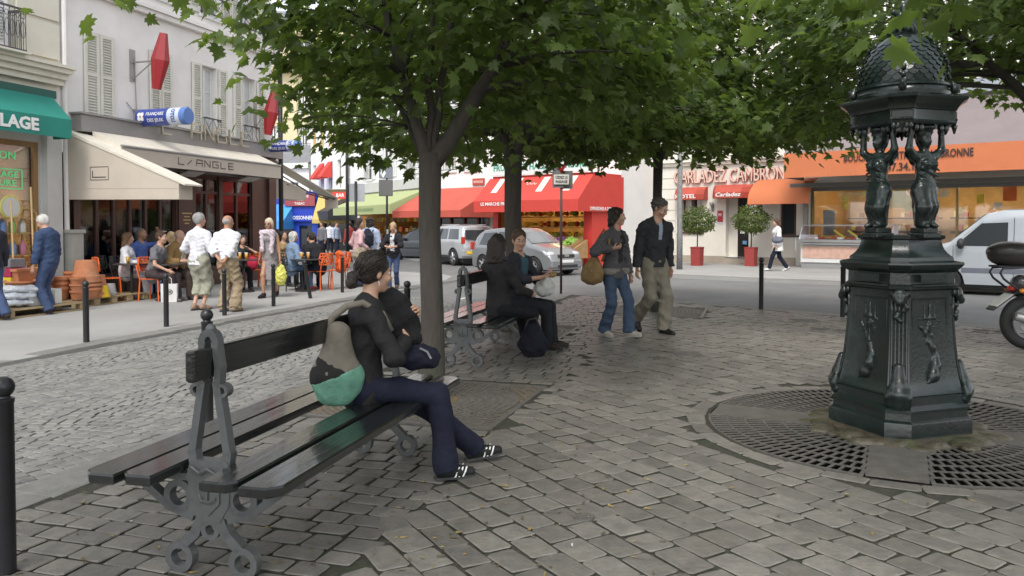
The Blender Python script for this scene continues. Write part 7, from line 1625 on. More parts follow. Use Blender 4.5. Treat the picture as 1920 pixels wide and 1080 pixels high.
person('balding man in a white shirt with hands clasped behind his back', P(428, 584), 74, 1.66, False, BR*.75, pose=dict(hy=-18, lean=-2, Rf=(.13, .02, .085), Lf=(-.09, -.03, .085), Rh=(.05, -.19, .86), Lh=(-.03, -.2, .92), Re=(1, -.3, 0), Le=(-1, -.3, 0)), top=dict(mat=cloth('white_shirt', (.7, .7, .74)), hem=-.01, g=.03, sleeve='three', wr=.01), bottom=dict(mat=cloth('beige_trousers', (.3, .23, .15)), g=.03, flare=.02, wr=.012), shoes=dict(mat=cloth('beige_shoe', (.28, .2, .13))), hair=('bald', H_GREY), eyes=False, skin=SKIN2, bulk=1.05)
Y_ = person('blond woman in a grey dress and dark glasses carrying a yellow bag', P(507, 557), -98, 1.63, True, BR*.75, pose=dict(lean=2, hp=4, Rf=(.06, .2, .085), Lf=(-.05, -.2, .1), Lh=(-.24, .05, .78), Rh=(.24, -.02, .8)), top=dict(mat=cloth('grey_dress_top', (.26, .235, .24)), hem=-.1, g=.022, sleeve='none'), bottom=dict(mat=cloth('grey_dress', (.26, .235, .24)), kind='skirt', len=.48, g=.02), shoes=dict(mat=cloth('black_pump', (.02, .02, .02))), hair=('bob', hairm('pale_blond_hair', (.6, .52, .4))), eyes=False, skin=SKIN2)
glasses(Y_)
s = SDF(.016); s.noise = wrinkle(.012, 1, 21); s.cap((-.12, .12, 1.35), (-.1, .16, .95), .05, .045, .03); s.cap((.12, .12, 1.35), (.09, .16, 1.0), .05, .045, .03); s.cap((-.12, .1, 1.36), (.12, .1, 1.36), .06, .06, .03); sdf_obj('scarf', s, cloth('pink_white_scarf', (.55, .47, .52)), Y_['root'])
s = SDF(.014); s.noise = wrinkle(.012, 1.2, 22); s.ell((-.25, .03, .45), (.12, .1, .2), .05); s.cap((-.25, .04, .6), (-.25, .05, .74), .05, .02, .06); rel(Y_, 'carrier_bag', s, M('yellow_plastic', (.62, .6, .12), rough=.35, var=.1, bump=.3, bs=20), 'bulging yellow plastic bag carried past the cafe', 'bag')
# seated guests
def seat_pose(**k):
    d = dict(hip=(0, -.02, .56), lean=4, Rf=(.12, .42, .085), Lf=(-.12, .40, .085), Rh=(.16, .3, .74), Lh=(-.16, .32, .74)); d.update(k); return d
GR = 'guests seated outside the cafe'
person('brown haired woman in a white shirt at the first cafe table', AT(236, 423, 16.4)*1, 10, 1.64, True, BR, pose=seat_pose(hy=20), top=dict(mat=MATS['white_shirt'], g=.025), bottom=dict(mat=cloth('white_trousers', (.55, .55, .58))), shoes=dict(mat=BPLAST), hair=('long', H_LIGHTB), group=GR, eyes=False)
person('tanned man in a blue shirt with one arm raised at the first cafe table', AT(262, 423, 17.2), -25, 1.74, False, BR, pose=seat_pose(Lh=(-.22, .3, 1.35), Le=(-.5, .2, -1), hy=20, hip=(0, -.02, .6)), top=dict(mat=cloth('blue_shirt', (.1, .17, .45)), g=.022), bottom=dict(mat=cloth('pale_blue_trousers', (.25, .33, .5))), shoes=dict(mat=BPLAST), hair=('thin', hairm('cropped_hair', (.2, .14, .1))), group=GR, skin=SKIN2)
gp = person('man in a grey polo shirt with glasses on his head on an orange chair', AT(290, 423, 15.8), -5, 1.76, False, BR*.75, pose=seat_pose(lean=16, Rh=(.2, .36, .62), Re=(.6, -.4, -1), Lh=(-.1, .34, .68), hp=2, hip=(0, -.05, .56)), top=dict(mat=cloth('grey_polo', (.15, .15, .165)), g=.018, sleeve='short'), bottom=dict(mat=cloth('dark_plum_trousers', (.055, .04, .042)), g=.02), shoes=dict(mat=cloth('grey_shoe', (.12, .11, .1))), hair=('short', H_BROWN), group=GR, skin=SKIN)
m = MB(); T = gp['T']
for sx in (-1, 1): m.sphere(tuple(T((sx*.035, .06, .125))), .02, 8, 6, (1.2, 1, .6))
m.build('glasses_on_head', RIM, gp['root'])
person('older bald man in a tan jacket at the second cafe table', AT(333, 423, 16.3), -20, 1.72, False, BR, pose=seat_pose(Lh=(-.15, .3, .8), Rh=(.2, .26, .78), hy=15, hip=(0, -.02, .58)), top=dict(mat=cloth('tan_jacket', (.24, .15, .06)), g=.034, inner=cloth('patterned_shirt', (.35, .32, .28), var=.4, vs=30), iw=.07), bottom=dict(mat=cloth('dark_brown_trousers', (.05, .035, .03)), g=.03), shoes=dict(mat=BPLAST), hair=('bald', H_GREY), group=GR, skin=SKIN, bulk=1.15)
person('blond guest half hidden behind the tan jacketed man', AT(322, 423, 17.3), 150, 1.66, True, BR, pose=seat_pose(), top=dict(mat=cloth('pale_cardigan', (.5, .47, .4))), bottom=dict(mat=JEAN_D), shoes=dict(mat=BPLAST), hair=('bob', H_BLOND), group=GR, eyes=False)
person('young woman resting her cheek on her hand beside beer glasses', AT(452, 423, 18.6), -60, 1.5, True, BR, pose=seat_pose(lean=14, Lh=(-.1, .24, .98), Le=(-1, .3, -.6), hr=-10), top=dict(mat=cloth('dark_top', (.03, .03, .03)), sleeve='short'), bottom=dict(mat=cloth('black_leggings', (.015, .015, .016))), shoes=dict(mat=BPLAST), hair=('bob', H_BROWN), group=GR)
person('white haired woman in a light denim jacket seated with her back turned', AT(545, 423, 18.4), 40, 1.66, True, BR*.8, pose=seat_pose(lean=8, hip=(0, -.02, .56)), top=dict(mat=cloth('light_denim_jacket', (.2, .28, .4)), g=.035, hem=-.12), bottom=dict(mat=JEAN_L), shoes=dict(mat=cloth('red_shoe', (.35, .05, .05))), hair=('bob', H_WHITE), group=GR, eyes=False, bulk=1.1)
person('dark haired guest facing the denim jacketed woman', AT(530, 423, 20.2), -40, 1.66, True, BR, pose=seat_pose(), top=dict(mat=cloth('mustard_top', (.3, .22, .1))), bottom=dict(mat=JEAN_D), shoes=dict(mat=BPLAST), hair=('curly', H_DARK), group=GR)
person('guest in a black coat leaning over the table on an orange chair', AT(598, 423, 18.4), 150, 1.72, False, BR*.8, pose=seat_pose(lean=24, hp=16, Rh=(.12, .36, .8), Lh=(-.1, .38, .8)), top=dict(mat=cloth('black_coat', (.02, .02, .024)), g=.03), bottom=dict(mat=JEAN_D), shoes=dict(mat=BPLAST), hair=('short', H_DARK), group=GR, eyes=False)
person('guest with loose brown hair behind the black coated one', AT(584, 423, 19.3), -70, 1.66, True, BR, pose=seat_pose(lean=16, hp=20), top=dict(mat=MATS['black_coat'], g=.03), bottom=dict(mat=JEAN_D), shoes=dict(mat=BPLAST), hair=('long', H_BROWN), group=GR)
# standing further back
pk_ = person('woman in a pink shirt with long dark hair standing beyond the tables', Vector(AT(672, 423, 19.6).to_tuple()), 38, 1.66, True, BR*.8, pose=dict(hy=-20, Rh=(.2, .12, .95), Lh=(-.22, .1, .9)), top=dict(mat=cloth('pink_shirt', (.58, .38, .4)), hem=-.08, g=.024), bottom=dict(mat=JEAN), shoes=dict(mat=BPLAST), hair=('long', H_DARK), eyes=False)
bk_ = person('person in a pale blue jacket wearing a dark backpack, seen from behind', Vector(AT(694, 423, 20.6).to_tuple()), 84, 1.68, False, BR*.8, pose=dict(), top=dict(mat=cloth('pale_blue_jacket', (.36, .42, .55)), g=.03), bottom=dict(mat=cloth('dark_trousers', (.03, .03, .035))), shoes=dict(mat=BPLAST), hair=('curly', H_DARK), eyes=False)
wd_ = person('woman in a black cardigan and blue jeans walking towards us past the posts', P(738, 542), -96, 1.56, True, BR*.75, pose=dict(hp=12, Rf=(.05, .16, .085), Lf=(-.05, -.14, .1), Rh=(.05, .26, 1.0), Lh=(-.03, .26, 1.0), Re=(1, -.2, -.4), Le=(-1, -.2, -.4), Rc=.7, Lc=.7), top=dict(mat=cloth('black_cardigan', (.018, .018, .022)), hem=-.1, g=.028, sleeve='three', inner=cloth('white_tee', (.5, .52, .56)), iw=.06, ihem=-.1), bottom=dict(mat=JEAN, g=.01), shoes=dict(mat=cloth('brown_shoe', (.12, .08, .06))), hair=('short', H_BLOND))
wc = person('woman in a white coat walking left before the hotel', G(1458, 508, .05), 176, 1.66, True, BR*1.1, pose=dict(lean=3, hp=8, Rf=(.05, -.3, .12), Rfp=25, Lf=(-.05, .28, .09), hairlen=.2), top=dict(mat=cloth('white_coat', (.68, .68, .66)), hem=-.25, g=.04, flare=.04), bottom=dict(mat=JEAN_D), shoes=dict(mat=paint('white_shoe', (.6, .58, .55))), hair=('long', H_BROWN), eyes=False)
def box_bag(J, name, c, r, mat, label, cat='bag', st=None):
    s = SDF(.018); s.noise = wrinkle(.01, .9, 31); s.ell(c, r, .03); o = rel(J, name, s, mat, label, cat)
    if st: m = MB(); m.tube(st, .014, 6); m.build('strap', mat, o, smooth=True)
box_bag(bk_, 'backpack', (0, -.2, 1.18), (.15, .1, .24), cloth('navy_backpack', (.02, .022, .035)), 'dark navy backpack worn over a pale blue jacket', 'backpack', [(.1, -.12, 1.0), (.13, .1, 1.2), (.12, .02, 1.42), (.1, -.15, 1.36)])
box_bag(pk_, 'shoulder_bag', (.22, -.06, .78), (.1, .2, .2), cloth('beige_patterned_bag', (.3, .25, .18), var=.4, vs=20), 'beige patterned bag carried by the pink shirted woman', 'bag', [(.22, -.1, .9), (.2, -.02, 1.3), (.16, .04, 1.36), (.22, .05, .9)])
box_bag(wd_, 'handbag', (.26, .0, .84), (.08, .15, .14), cloth('black_handbag', (.015, .015, .02)), 'black handbag of the woman walking past the posts', 'bag', [(.25, .06, .9), (.18, .02, 1.28), (.25, -.08, .9)])
box_bag(wc, 'handbag', (-.26, .08, 1.0), (.09, .18, .12), cloth('grey_handbag', (.13, .14, .17)), 'grey handbag of the woman in the white coat', 'bag', [(-.25, .16, 1.05), (-.17, .03, 1.36), (-.25, -.04, 1.05)])
# small figures far down the street
for x, Y, f_, lab, mt in ((604, 36, -120, 'tiny distant walker in grey in front of the yellow awning', 'grey_polo'), (618, 44, 80, 'tiny distant walker in white below the yellow awning', 'white_top'), (630, 40, -30, 'tiny distant walker in pale blue left of the street lamp', 'pale_blue_jacket'), (655, 33, 150, 'tiny distant walker in dark red near the street lamp', 'red_shoe'), (820, 36.5, -90, 'distant shopper in tan at the grocery front', 'tan_jacket')):
    q = AT(x, 423, Y); person(lab, (q.x, q.y, 0), f_, 1.66, False, .034, pose=dict(Rf=(.06, .15, .085), Lf=(-.06, -.15, .085)), top=dict(mat=MATS[mt], g=.03), bottom=dict(mat=JEAN_D), shoes=dict(mat=BPLAST), hair=('short', H_BROWN), eyes=False)
for o in [o for o in COL.objects if o.name.startswith('person') and o.parent is None]: o.location.z = .05 if o.location.x > 7 else 0.0
# ================================================================ CAFE TERRACE
ORG = paint('orange_chair_paint', (.75, .14, .03), rough=.4); BLKC = paint('black_chair_paint', (.03, .03, .032), rough=.4)
def chair(mat, label, group):
    g = empty('cafe_chair', (0, 0, 0), 0, label, 'chair', group); m = MB()                # faces +y
    m.box(-.21, .21, -.2, .21, .435, .452, .006); m.build('seat', mat, g)
    for x, y in ((-.19, .19), (.19, .19), (-.19, -.18), (.19, -.18)):
        m = MB(); m.tube([(x, y, .44), (x*1.1, y*1.12, .0)], .014, 7); m.build('leg', mat, g)
    m = MB()
    for sx in (-1, 1): m.tube([(sx*.19, -.18, .44), (sx*.2, -.23, .62), (sx*.18, -.26, .72)], .013, 6)
    rows_, n = 4, 6
    def P(u, v): x = (u-.5)*.46*(1-.25*abs(v-.5)); return (x, -.27-.03*v+.10*(2*u-1)**2, .6+.26*v)
    edge = [P(i/10, 0) for i in range(11)]+[P(1, i/6) for i in range(1, 7)]+[P(1-i/10, 1) for i in range(1, 11)]+[P(0, 1-i/6) for i in range(1, 6)]
    m.tube(edge, .014, 6, closed=True)
    for r in range(rows_):
        for i in range(n-(r % 2)):
            u0, v0 = (i+.5+.5*(r % 2))/n, (r+.5)/rows_; m.tube([P(u0+.07*math.cos(t), v0+.11*math.sin(t)) for t in [2*math.pi*j/10 for j in range(10)]], .012, 5, closed=True)
    m.build('backrest', mat, g); return g
co = chair(ORG, 'x', 'orange and black cafe chairs'); cb = chair(BLKC, 'x', 'orange and black cafe chairs')
def put(src, px, Y, face, lab, first=[]):
    o = src if src.name not in first else copy_tree(src); first.append(src.name); q = AT(px, 423, Y); o.location = (q.x, q.y, 0); o.rotation_euler = (0, 0, R(face-90)); o['label'] = lab; return o
put(co, 287, 15.85, -5, 'orange cafe chair under the man in the grey polo shirt'); put(co, 203, 16.0, 30, 'empty orange cafe chair behind the yellow pot'); put(co, 600, 18.45, 150, 'orange cafe chair under the guest in the black coat'); put(co, 634, 18.9, 200, 'orange cafe chair with an orange jacket over its back'); put(co, 472, 18.9, 120, 'orange cafe chair beside the girl with the beer glasses')
put(cb, 214, 16.7, 20, 'empty black perforated chair left of the woman in white'); put(cb, 234, 16.45, 10, 'black chair under the brown haired woman in white'); put(cb, 261, 17.25, -25, 'black chair under the man with the raised arm'); put(cb, 331, 16.35, -20, 'black chair under the older man in tan'); put(cb, 322, 17.35, 150, 'black chair under the blond guest'); put(cb, 451, 18.65, -60, 'black chair under the girl with the beer glasses'); put(cb, 544, 18.35, 40, 'black chair under the woman in light denim'); put(cb, 530, 20.25, -40, 'black chair under the dark haired guest'); put(cb, 584, 19.35, -70, 'black chair under the guest with loose brown hair'); put(cb, 505, 19.6, 80, 'empty black chair behind the woman in the grey dress')
s = SDF(.016); s.noise = wrinkle(.012, 1, 41); s.cap((-.2, 0, .84), (.2, 0, .84), .05, k=.03); s.cap((-.17, -.03, .8), (-.2, -.04, .5), .06, .08, .04); s.cap((.17, -.03, .8), (.2, -.04, .5), .06, .08, .04); s.cap((0, -.03, .8), (0, -.05, .5), .09, .12, .05)
q = AT(634, 423, 18.75); o = sdf_obj('jacket', s, cloth('orange_jacket', (.75, .12, .03))); o.location = (q.x, q.y, 0); o.rotation_euler = (0, 0, R(200-90)); tag(o, 'bright orange jacket hanging over a chair back', 'jacket')
s = SDF(.016); s.ell((0, 0, .62), (.13, .1, .17), .03); q = AT(473, 423, 18.6); o = sdf_obj('rucksack', s, cloth('red_rucksack', (.5, .03, .07))); o.location = (q.x, q.y, 0); tag(o, 'red rucksack hung on a chair by the cafe door', 'rucksack')
tb = empty('cafe_table', (0, 0, 0), 0, 'x', 'table', 'round cafe tables'); m = MB(); m.lathe([(.33, .71), (.345, .715), (.345, .73), (.33, .737)], 28); m.build('table_top', paint('dark_table_top', (.05, .045, .042), rough=.3), tb, auto=R(40)); m = MB(); m.lathe([(.03, .03), (.028, .71)], 12); m.build('stem', BLKC, tb, smooth=True); m = MB(); m.lathe([(.24, 0), (.24, .015), (.05, .035)], 24); m.build('base', BLKC, tb)
GLS = M('drink_glass', (.5, .52, .52), rough=.08, var=0, spec=.7); BEER = M('beer', (.55, .28, .04), rough=.15, var=0)
gl = empty('drinking_glass', (0, 0, 0), 0, 'x', 'glass', 'glasses on the cafe tables'); m = MB(); m.lathe([(.028, 0), (.036, .13)], 12); m.build('glass_body', BEER, gl, smooth=True); m = MB(); m.lathe([(.036, .131), (.037, .155)], 12); m.build('foam', WHITE, gl)
for i, (px, Y, lab) in enumerate(((246, 16.05, 'round cafe table before the woman in white'), (314, 15.95, 'round cafe table by the white paper carrier'), (456, 18.0, 'round cafe table with beer glasses by the cafe door'), (572, 18.2, 'round cafe table between the denim jacket and the black coat'), (556, 19.7, 'further round cafe table behind the denim jacketed woman'))):
    o = tb if i == 0 else copy_tree(tb); q = AT(px, 423, Y); o.location = (q.x, q.y, 0); o['label'] = lab
    for j in range(2 if i in (2, 3) else 1):
        g_ = gl if (i == 0 and j == 0) else copy_tree(gl); g_.location = (q.x-.1+.18*j, q.y+.05-.1*j, .738); g_['label'] = ('beer glass on the ' if j == 0 else 'second beer glass on the ')+lab.replace('round cafe table', 'table')
pb = empty('paper_carrier', G(318, 566), R(10), 'white paper carrier bag with a dark oval mark standing by the cafe table', 'carrier bag'); m = MB(); m.loft([[(x*s_, y*s_, z) for x, y in ((-.15, -.06), (.15, -.06), (.15, .06), (-.15, .06))] for z, s_ in ((0, .97), (.36, 1.0))], True, False); m.build('bag_body', M('carrier_paper', (.62, .61, .6), rough=.6), pb)
for y in (-.06, .06):
    m = MB(); m.tube([(-.06, y, .34), (-.05, y, .46), (0, y, .5), (.05, y, .46), (.06, y, .34)], .006, 5); m.build('handle', WHITE, pb)
m = MB(); m.tube([(.07*math.cos(t), -.063, .2+.045*math.sin(t)) for t in [2*math.pi*j/20 for j in range(20)]], .006, 4, closed=True); m.build('oval_mark', INK, pb); text('mark_lettering', 'LCO', .05, INK, pb, (0, -.064, .2), .001, .003)
# ================================================================ GOODS OUTSIDE THE HARDWARE SHOP
TERR = M('terracotta', (.48, .19, .09), rough=.8, var=.15, vs=9, bump=.15, bs=60, var2=(.42, .2, .11)); PALW = M('pallet_wood', (.36, .27, .15), rough=.85, var=.3, vs=6, bump=.3, bs=40, stretch=(.3, 2, 2))
def onT(px, t=-11.9): Y = t/(.956*(px-960)/FPX-.2937); return Vector(((px-960)/FPX*Y, Y, 0))
for (s0, s1, t0, t1), lab in (((8.3, 11.35, -12.75, -11.45), 'wooden pallet with pots at the feet of the denim jacketed man'), ((11.5, 13.3, -12.95, -11.85), 'wooden pallet with the stacked terracotta pots near the cafe')):
    g = empty('pallet', ST(s0, t1), math.atan2(U.y, U.x), lab, 'pallet', 'pallets outside the hardware shop'); L, D = s1-s0, t1-t0
    for i in range(7):
        m = MB(); y = D*i/7; m.box(0, L, y+.012, y+D/7-.012, .115, .14); m.build('top_board', PALW, g)
    for i in range(5):
        for j in range(3): m = MB(); x, y = (L-.14)*i/4, (D-.12)*j/2; m.box(x, x+.14, y+.002, y+.118, .02, .112); m.build('block', PALW, g)
    for j in range(3): m = MB(); y = (D-.12)*j/2; m.box(0, L, y, y+.12, 0, .018); m.build('runner', PALW, g)
def pot_prof(r, h): return [(r*.68, 0), (r*.9, h*.78), (r*.92, h*.78), (r, h*.8), (r, h), (r*.9, h), (r*.86, h*.8), (r*.6, h*.1)]
def pot(px, z, r, h, lab, mat=TERR, inv=False, n=1, step=.06, t=-12.0):
    q = onT(px, t)
    for i in range(n):
        m = MB()
        pr = pot_prof(r, h)
        if inv: pr = [(a, h-b) for a, b in pr]
        m.lathe(pr, 24); o = m.build('flower_pot', mat, auto=R(40)); o.location = (q.x, q.y, z+step*i); o.rotation_euler = (0, 0, random.random()*6)
        tag(o, lab if n == 1 else lab+(', bottom of its stack', ', second of its stack', ', third of its stack', ', fourth of its stack', ', fifth of its stack', ', sixth of its stack')[i], 'flower pot', 'pots outside the hardware shop')
PZ = .142
pot(160, PZ, .28, .2, 'wide terracotta pot under the big upturned one', n=3, step=.075); pot(160, PZ+.352, .25, .36, 'big upturned terracotta pot topping the tall stack near the cafe', inv=True)
pot(181, PZ, .2, .42, 'upturned terracotta pot right of the tall stack', inv=True); pot(143, PZ, .13, .17, 'small terracotta pot left of the tall stack', n=3, step=.12, t=-11.9); pot(132, PZ, .14, .2, 'small terracotta pot behind the legs of the denim jacketed man', n=4, step=.1, t=-12.3)
pot(191, PZ, .13, .22, 'bright yellow flower pot on the pallet end', paint('yellow_pot', (.75, .5, .02)), inv=True, t=-11.9); pot(206, PZ, .12, .22, 'pale grey flower pot next to the yellow one', paint('grey_pot', (.4, .4, .4)), inv=True, t=-12.1)
pot(58, PZ, .27, .36, 'large terracotta pot carrying the brown trough', inv=True, t=-12.3); pot(40, PZ, .3, .12, 'flat terracotta bowl at the left of the pallet', n=5, step=.075, t=-12.0); pot(78, PZ, .2, .28, 'terracotta pot behind the denim jacketed man', n=3, step=.08, t=-12.4); pot(112, PZ, .17, .24, 'terracotta pot beside the left leg of the denim jacketed man', n=3, step=.09, t=-12.2)
def lab_box(name, px, t, z, dims, mat, lab, cat, rz=math.atan2(U.y, U.x), bev=.01):
    m = MB(); a, b, c = dims; m.box(-a/2, a/2, -b/2, b/2, 0, c, bev); o = m.build(name, mat); q = onT(px, t); o.location = (q.x, q.y, z); o.rotation_euler = (0, 0, rz); return tag(o, lab, cat)
m = MB(); m.loft([[(x*s_, y*s_, z) for x, y in ((-.4, -.16), (.4, -.16), (.4, .16), (-.4, .16))] for z, s_ in ((0, .86), (.2, .98), (.205, 1.04), (.25, 1.04))]); o = m.build('window_box', TERR); q = onT(56, -12.2); o.location = (q.x, q.y, PZ+.365); o.rotation_euler = (0, 0, math.atan2(U.y, U.x)); tag(o, 'terracotta window box lying across an upturned pot', 'window box')
lab_box('planter_box', 66, -11.75, PZ, (.5, .3, .28), paint('white_planter', (.55, .55, .53)), 'white and grey planter box at the front of the pallet', 'planter'); lab_box('planter_box', 84, -11.75, PZ, (.4, .3, .26), paint('off_white_planter', (.62, .61, .58)), 'plain white planter box half behind the denim jacketed man', 'planter')
for i in range(3):
    s = SDF(.02); s.noise = wrinkle(.012, 1, 60+i); s.ell((0, 0, .07), (.36, .22, .07), .03); o = sdf_obj('compost_sack', s, M('blue_white_sack', (.5, .53, .58), rough=.4, var=.25, vs=9)); q = onT(20+6*i, -11.9); o.location = (q.x, q.y, PZ+.11*i); tag(o, ('lowest', 'middle', 'topmost')[i]+' white and blue sack of the pile at the left edge', 'sack', 'sacks at the left edge')
for i, (z, c, nm) in enumerate(((.62, (.35, .03, .1), 'dark red'), (.78, (.2, .2, .23), 'grey'), (.46, (.65, .5, .05), 'yellow'))): lab_box('packet', 22, -12.3, z, (.3, .25, .15), paint('packet_'+nm.replace(' ', '_'), c), nm+' packets on display at the left edge of the pallet', 'packet')
rk = empty('display_rack', ST(9.55, -12.95), math.atan2(U.y, U.x), 'brass display rack full of bottles before the hardware shop window', 'rack'); BRS = paint('brass_tube', (.45, .33, .14), rough=.35, metal=.5)
for x in (0, 1.95):
    m = MB(); m.tube([(x, -.2, 0), (x, -.2, 1.72), (x, -.1, 1.8), (x, .1, 1.8), (x, .15, 1.7), (x, .15, 0)], .018, 7); m.build('upright', BRS, rk)
for z in (.55, .95, 1.35, 1.62):
    m = MB(); m.box(0, 1.95, -.2, .15, z, z+.02); m.build('shelf', BRS, rk)
bcol = [paint('bottle_'+n_, c, rough=.3) for n_, c in (('pink', (.55, .2, .3)), ('white', (.65, .65, .62)), ('green', (.25, .45, .15)), ('yellow', (.65, .5, .1)), ('blue', (.15, .25, .5)))]
bo = None
for z in (.57, .97, 1.37):
    for i in range(9):
        m = MB(); m.lathe([(.055, 0), (.06, .02), (.06, .17), (.022, .23), (.022, .27)], 10); o = m.build('bottle', bcol[int(rng.integers(0, 5))], smooth=True); p = ST(9.55+.15+.2*i, -12.95+.08, z); o.location = p
        tag(o, 'coloured household bottle on the brass rack before the shop window', 'bottle', 'bottles on the brass rack')
m = MB(); m.M = Matrix.Rotation(R(90), 4, 'X'); m.lathe([(.2, -.02), (.21, 0), (.2, .02)], 28); m.M = None; o = m.build('round_plaque', paint('yellow_rim', (.6, .6, .15))); o.location = ST(11.0, -12.8, 1.83); o.rotation_euler = (0, 0, math.atan2(U.y, U.x)); tag(o, 'round pale plaque with a yellow rim standing on the brass rack', 'plaque'); m = MB(); m.M = Matrix.Translation((0, -.024, 0)) @ Matrix.Rotation(R(90), 4, 'X'); m.lathe([(.01, 0), (.175, 0), (.175, .004), (.01, .004)], 28); m.build('plaque_face', paint('pale_face', (.6, .6, .58)), o)
for i, (px, z0, z1, lab) in enumerate(((20, .3, 1.95, 'wooden broom handle leaning on the rack, the left one'), (58, .4, 2.2, 'tall yellow broom handle standing right of the round plaque'))):
    q = onT(px, -12.55); m = MB(); m.tube([tuple(q+Vector((.12, -.1, .15))), tuple(q+Vector((-.05, .1, z1)))], .017, 7); o = m.build('broom', M('pale_wood_handle', (.55, .38, .17), rough=.5)); tag(o, lab, 'broom', 'brooms'); m = MB(); m.box(q.x-.06, q.x+.26, q.y-.16, q.y-.05, PZ-.002, .26); m.build('bristles', paint('bristle', (.3, .2, .08)), o)
# ================================================================ RIGHT-HAND PAVEMENT
FOL = leafmat('box_leaf', (.10, .14, .035), (.15, .2, .04), .25)
for i, (x, y, top_, lab) in enumerate(((1307, 498, 388, 'round clipped tree in a red planter left of the hotel door'), (1408, 499, 386, 'round clipped tree in a red planter right of the hotel door'))):
    p = G(x, y, .05); g = empty('topiary_tree', p, R(-38), lab, 'potted tree', 'potted trees of the hotel'); h = AT(x, top_, p.y).z-.05
    m = MB(); m.loft([[(a*s_, b*s_, z) for a, b in ((-.18, -.18), (.18, -.18), (.18, .18), (-.18, .18))] for z, s_ in ((0, .92), (.62, 1.0), (.64, 1.06), (.68, 1.06), (.681, .95), (.62, .94))], True, True); m.build('planter', M('red_planter', (.3, .045, .04), rough=.55, var=.12), g)
    m = MB(); m.tube([(0, 0, .6), (.01, 0, 1.0), (0, .01, h-.9)], .022, 7); m.build('stem', BARK, g, smooth=True)
    n = 2600; d = rng.normal(0, 1, (n, 3)); d /= np.linalg.norm(d, axis=1, keepdims=True); rr = rng.uniform(.55, 1.05, (n, 1))**.6; lump = 1+.12*np.sin(d[:, :1]*7+1)*np.sin(d[:, 1:2]*6)+.08*np.sin(d[:, 2:]*9)
    pos = d*rr*lump*np.array([.62, .62, .5])+np.array([0, 0, h-.5]); leaves('crown', pos, d+rng.normal(0, .6, (n, 3))+np.array([0, 0, .5]), d+rng.normal(0, .7, (n, 3)), rng.uniform(.06, .11, n), FOL, g, LEAF_OV)
STL = paint('stainless_steel', (.5, .5, .5), rough=.28, metal=.8)
cg = Fac('meat_counter', 'white chilled meat counter with pink marble panels outside the butcher shop', 'display counter', (9.9, 27.4), W); cr = cg.root; cr.location.z = .05
m = MB(); bx(m, .05, 2.9, -.85, -.02, .18, .78); m.build('body', paint('counter_white', (.66, .65, .63)), cr)
m = MB(); bx(m, .12, 2.85, -.018, .005, .34, .74); m.build('marble_panel', M('pink_marble', (.6, .38, .3), rough=.3, var=.2, vs=5), cr); m = MB(); bx(m, .08, 2.88, -.016, .003, .2, .32); m.build('white_band', paint('band_white', (.68, .68, .66)), cr)
m = MB(); bx(m, .06, 2.9, -.8, -.04, 0, .175)
for i in range(46): bx(m, .08+i*.061, .1+i*.061, -.038, -.03, .01, .17)
m.build('grille', paint('counter_grille', (.3, .3, .3), rough=.4), cr)
m = MB(); bx(m, 0, 2.95, -.9, .12, .8, .86); bx(m, 0, 2.95, -.9, .08, .88, .98); m.build('steel_band', STL, cr)
for a in (.0, 2.92):
    m = MB(); m.prism([(.9, .98), (-.05, .98), (.28, 1.42), (.5, 1.46), (.9, 1.46)], a, a+.03, 'yz'); m.build('end_panel', paint('end_panel_white', (.7, .71, .73)), cr)
m = MB(); m.add([(.03, -.04, .99), (2.92, -.04, .99), (2.92, .28, 1.42), (.03, .28, 1.42)], [(0, 1, 2, 3)]); m.build('glass_front', SHOPGLASS, cr); m = MB(); bx(m, 0, 2.95, -.95, -.25, 1.44, 1.48); m.build('top_shelf', STL, cr)
m = MB()
for i in range(70):
    m.cur = int(rng.choice([0, 0, 4, 1])); m.sphere((rng.uniform(.1, 2.8), rng.uniform(.1, .75), 1.02), rng.uniform(.04, .1), 7, 5, (1.3, 1, .5))
m.build('meat_display', goods, cr)
m = MB(); bx(m, -.05, 0, -.9, -.82, 0, .95); m.build('brown_leg', BROWN, cr)
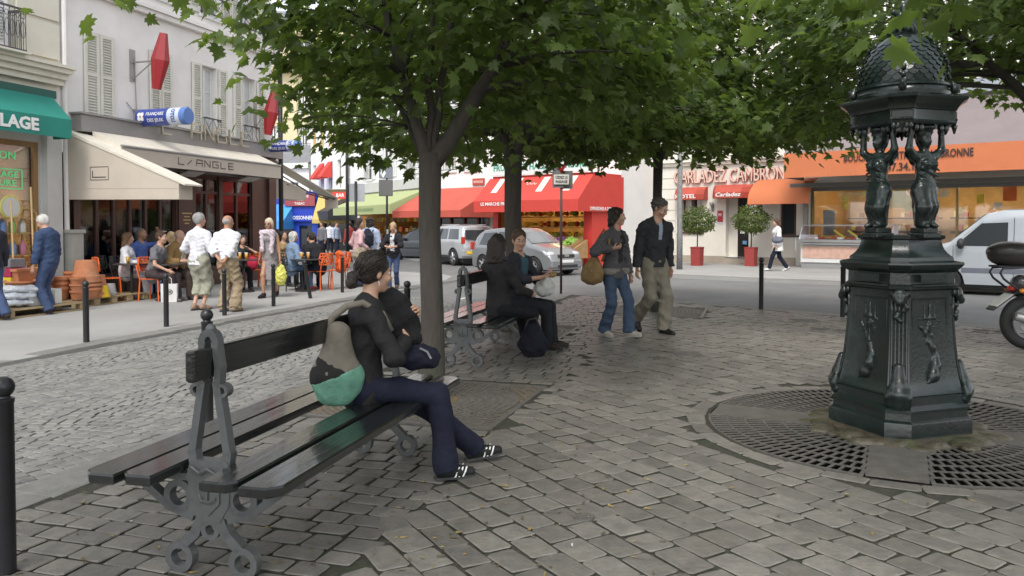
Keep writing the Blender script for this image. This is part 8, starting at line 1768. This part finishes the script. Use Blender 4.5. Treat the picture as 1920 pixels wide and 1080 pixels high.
for a, c, nm in ((1.3, 2, 'yellow'), (1.75, 2, 'yellow')):
    m = MB(); m.M = Matrix.Translation((a, .35, 1.12)) @ Matrix.Rotation(R(35), 4, 'Y'); m.box(-.3, .3, -.01, .01, -.03, .03); m.build('price_strip', goods[2], cr)
m = MB(); bx(m, .35, .75, -1.6, -1.5, 1.1, 2.0); o = m.build('notice_card', paint('card_grey', (.4, .42, .44)), cr)
# fruit stall before the greengrocer
st = empty('fruit_stall', FF.root.location+Vector((0, 0, .05)), FF.root.rotation_euler.z, 'sloping wooden fruit stall under the red awning', 'stall')
m = MB(); m.prism([(-.1, .3), (-1.2, .3), (-1.2, .55), (-.1, .95)], .3, FW-.1, 'yz'); m.build('slope', fruit[4], st)
for a in (.35, 1.5, 2.8, FW-.22):
    m = MB(); m.box(a, a+.08, -1.15, -1.07, 0, .3); m.build('leg', fruit[4], st)
m = MB()
for i in range(12): m.cur = i % 2; m.box(FW-.62+i*.045, FW-.62+(i+1)*.045, -1.25, -1.215, .05, .72)
m.build('striped_board', [WHITE, REDA], st)
for i in range(7):
    a = .35+i*.58; cr_ = empty('fruit_crate', (0, 0, 0), 0, ('crate of oranges', 'crate of lemons', 'crate of lettuces', 'crate of tomatoes', 'second crate of oranges', 'crate of aubergines', 'last crate of lettuces')[i]+' on the sloping stall, number %s from its left end' % ('one', 'two', 'three', 'four', 'five', 'six', 'seven')[i], 'crate', 'fruit crates on the stall')
    cr_.matrix_world = Matrix.Translation(FF.root.location+Vector((0, 0, .05))) @ Matrix.Rotation(FF.root.rotation_euler.z, 4, 'Z') @ Matrix.Translation((a, -.62, .78)) @ Matrix.Rotation(R(20), 4, 'X')
    m = MB(); m.box(0, .5, -.5, .45, 0, .02)
    for x0, x1, y0, y1 in ((0, .5, -.5, -.48), (0, .5, .43, .45), (0, .02, -.478, .428), (.48, .5, -.478, .428)): m.box(x0, x1, y0, y1, .022, .13)
    m.build('box', fruit[4], cr_); m = MB()
    for j in range(26): m.sphere((rng.uniform(.06, .44), rng.uniform(-.42, .38), .1+rng.uniform(0, .05)), rng.uniform(.045, .075), 8, 5)
    m.build('fruit', fruit[(1, 0, 2, 3, 1, 5, 2)[i]], cr_, smooth=True)
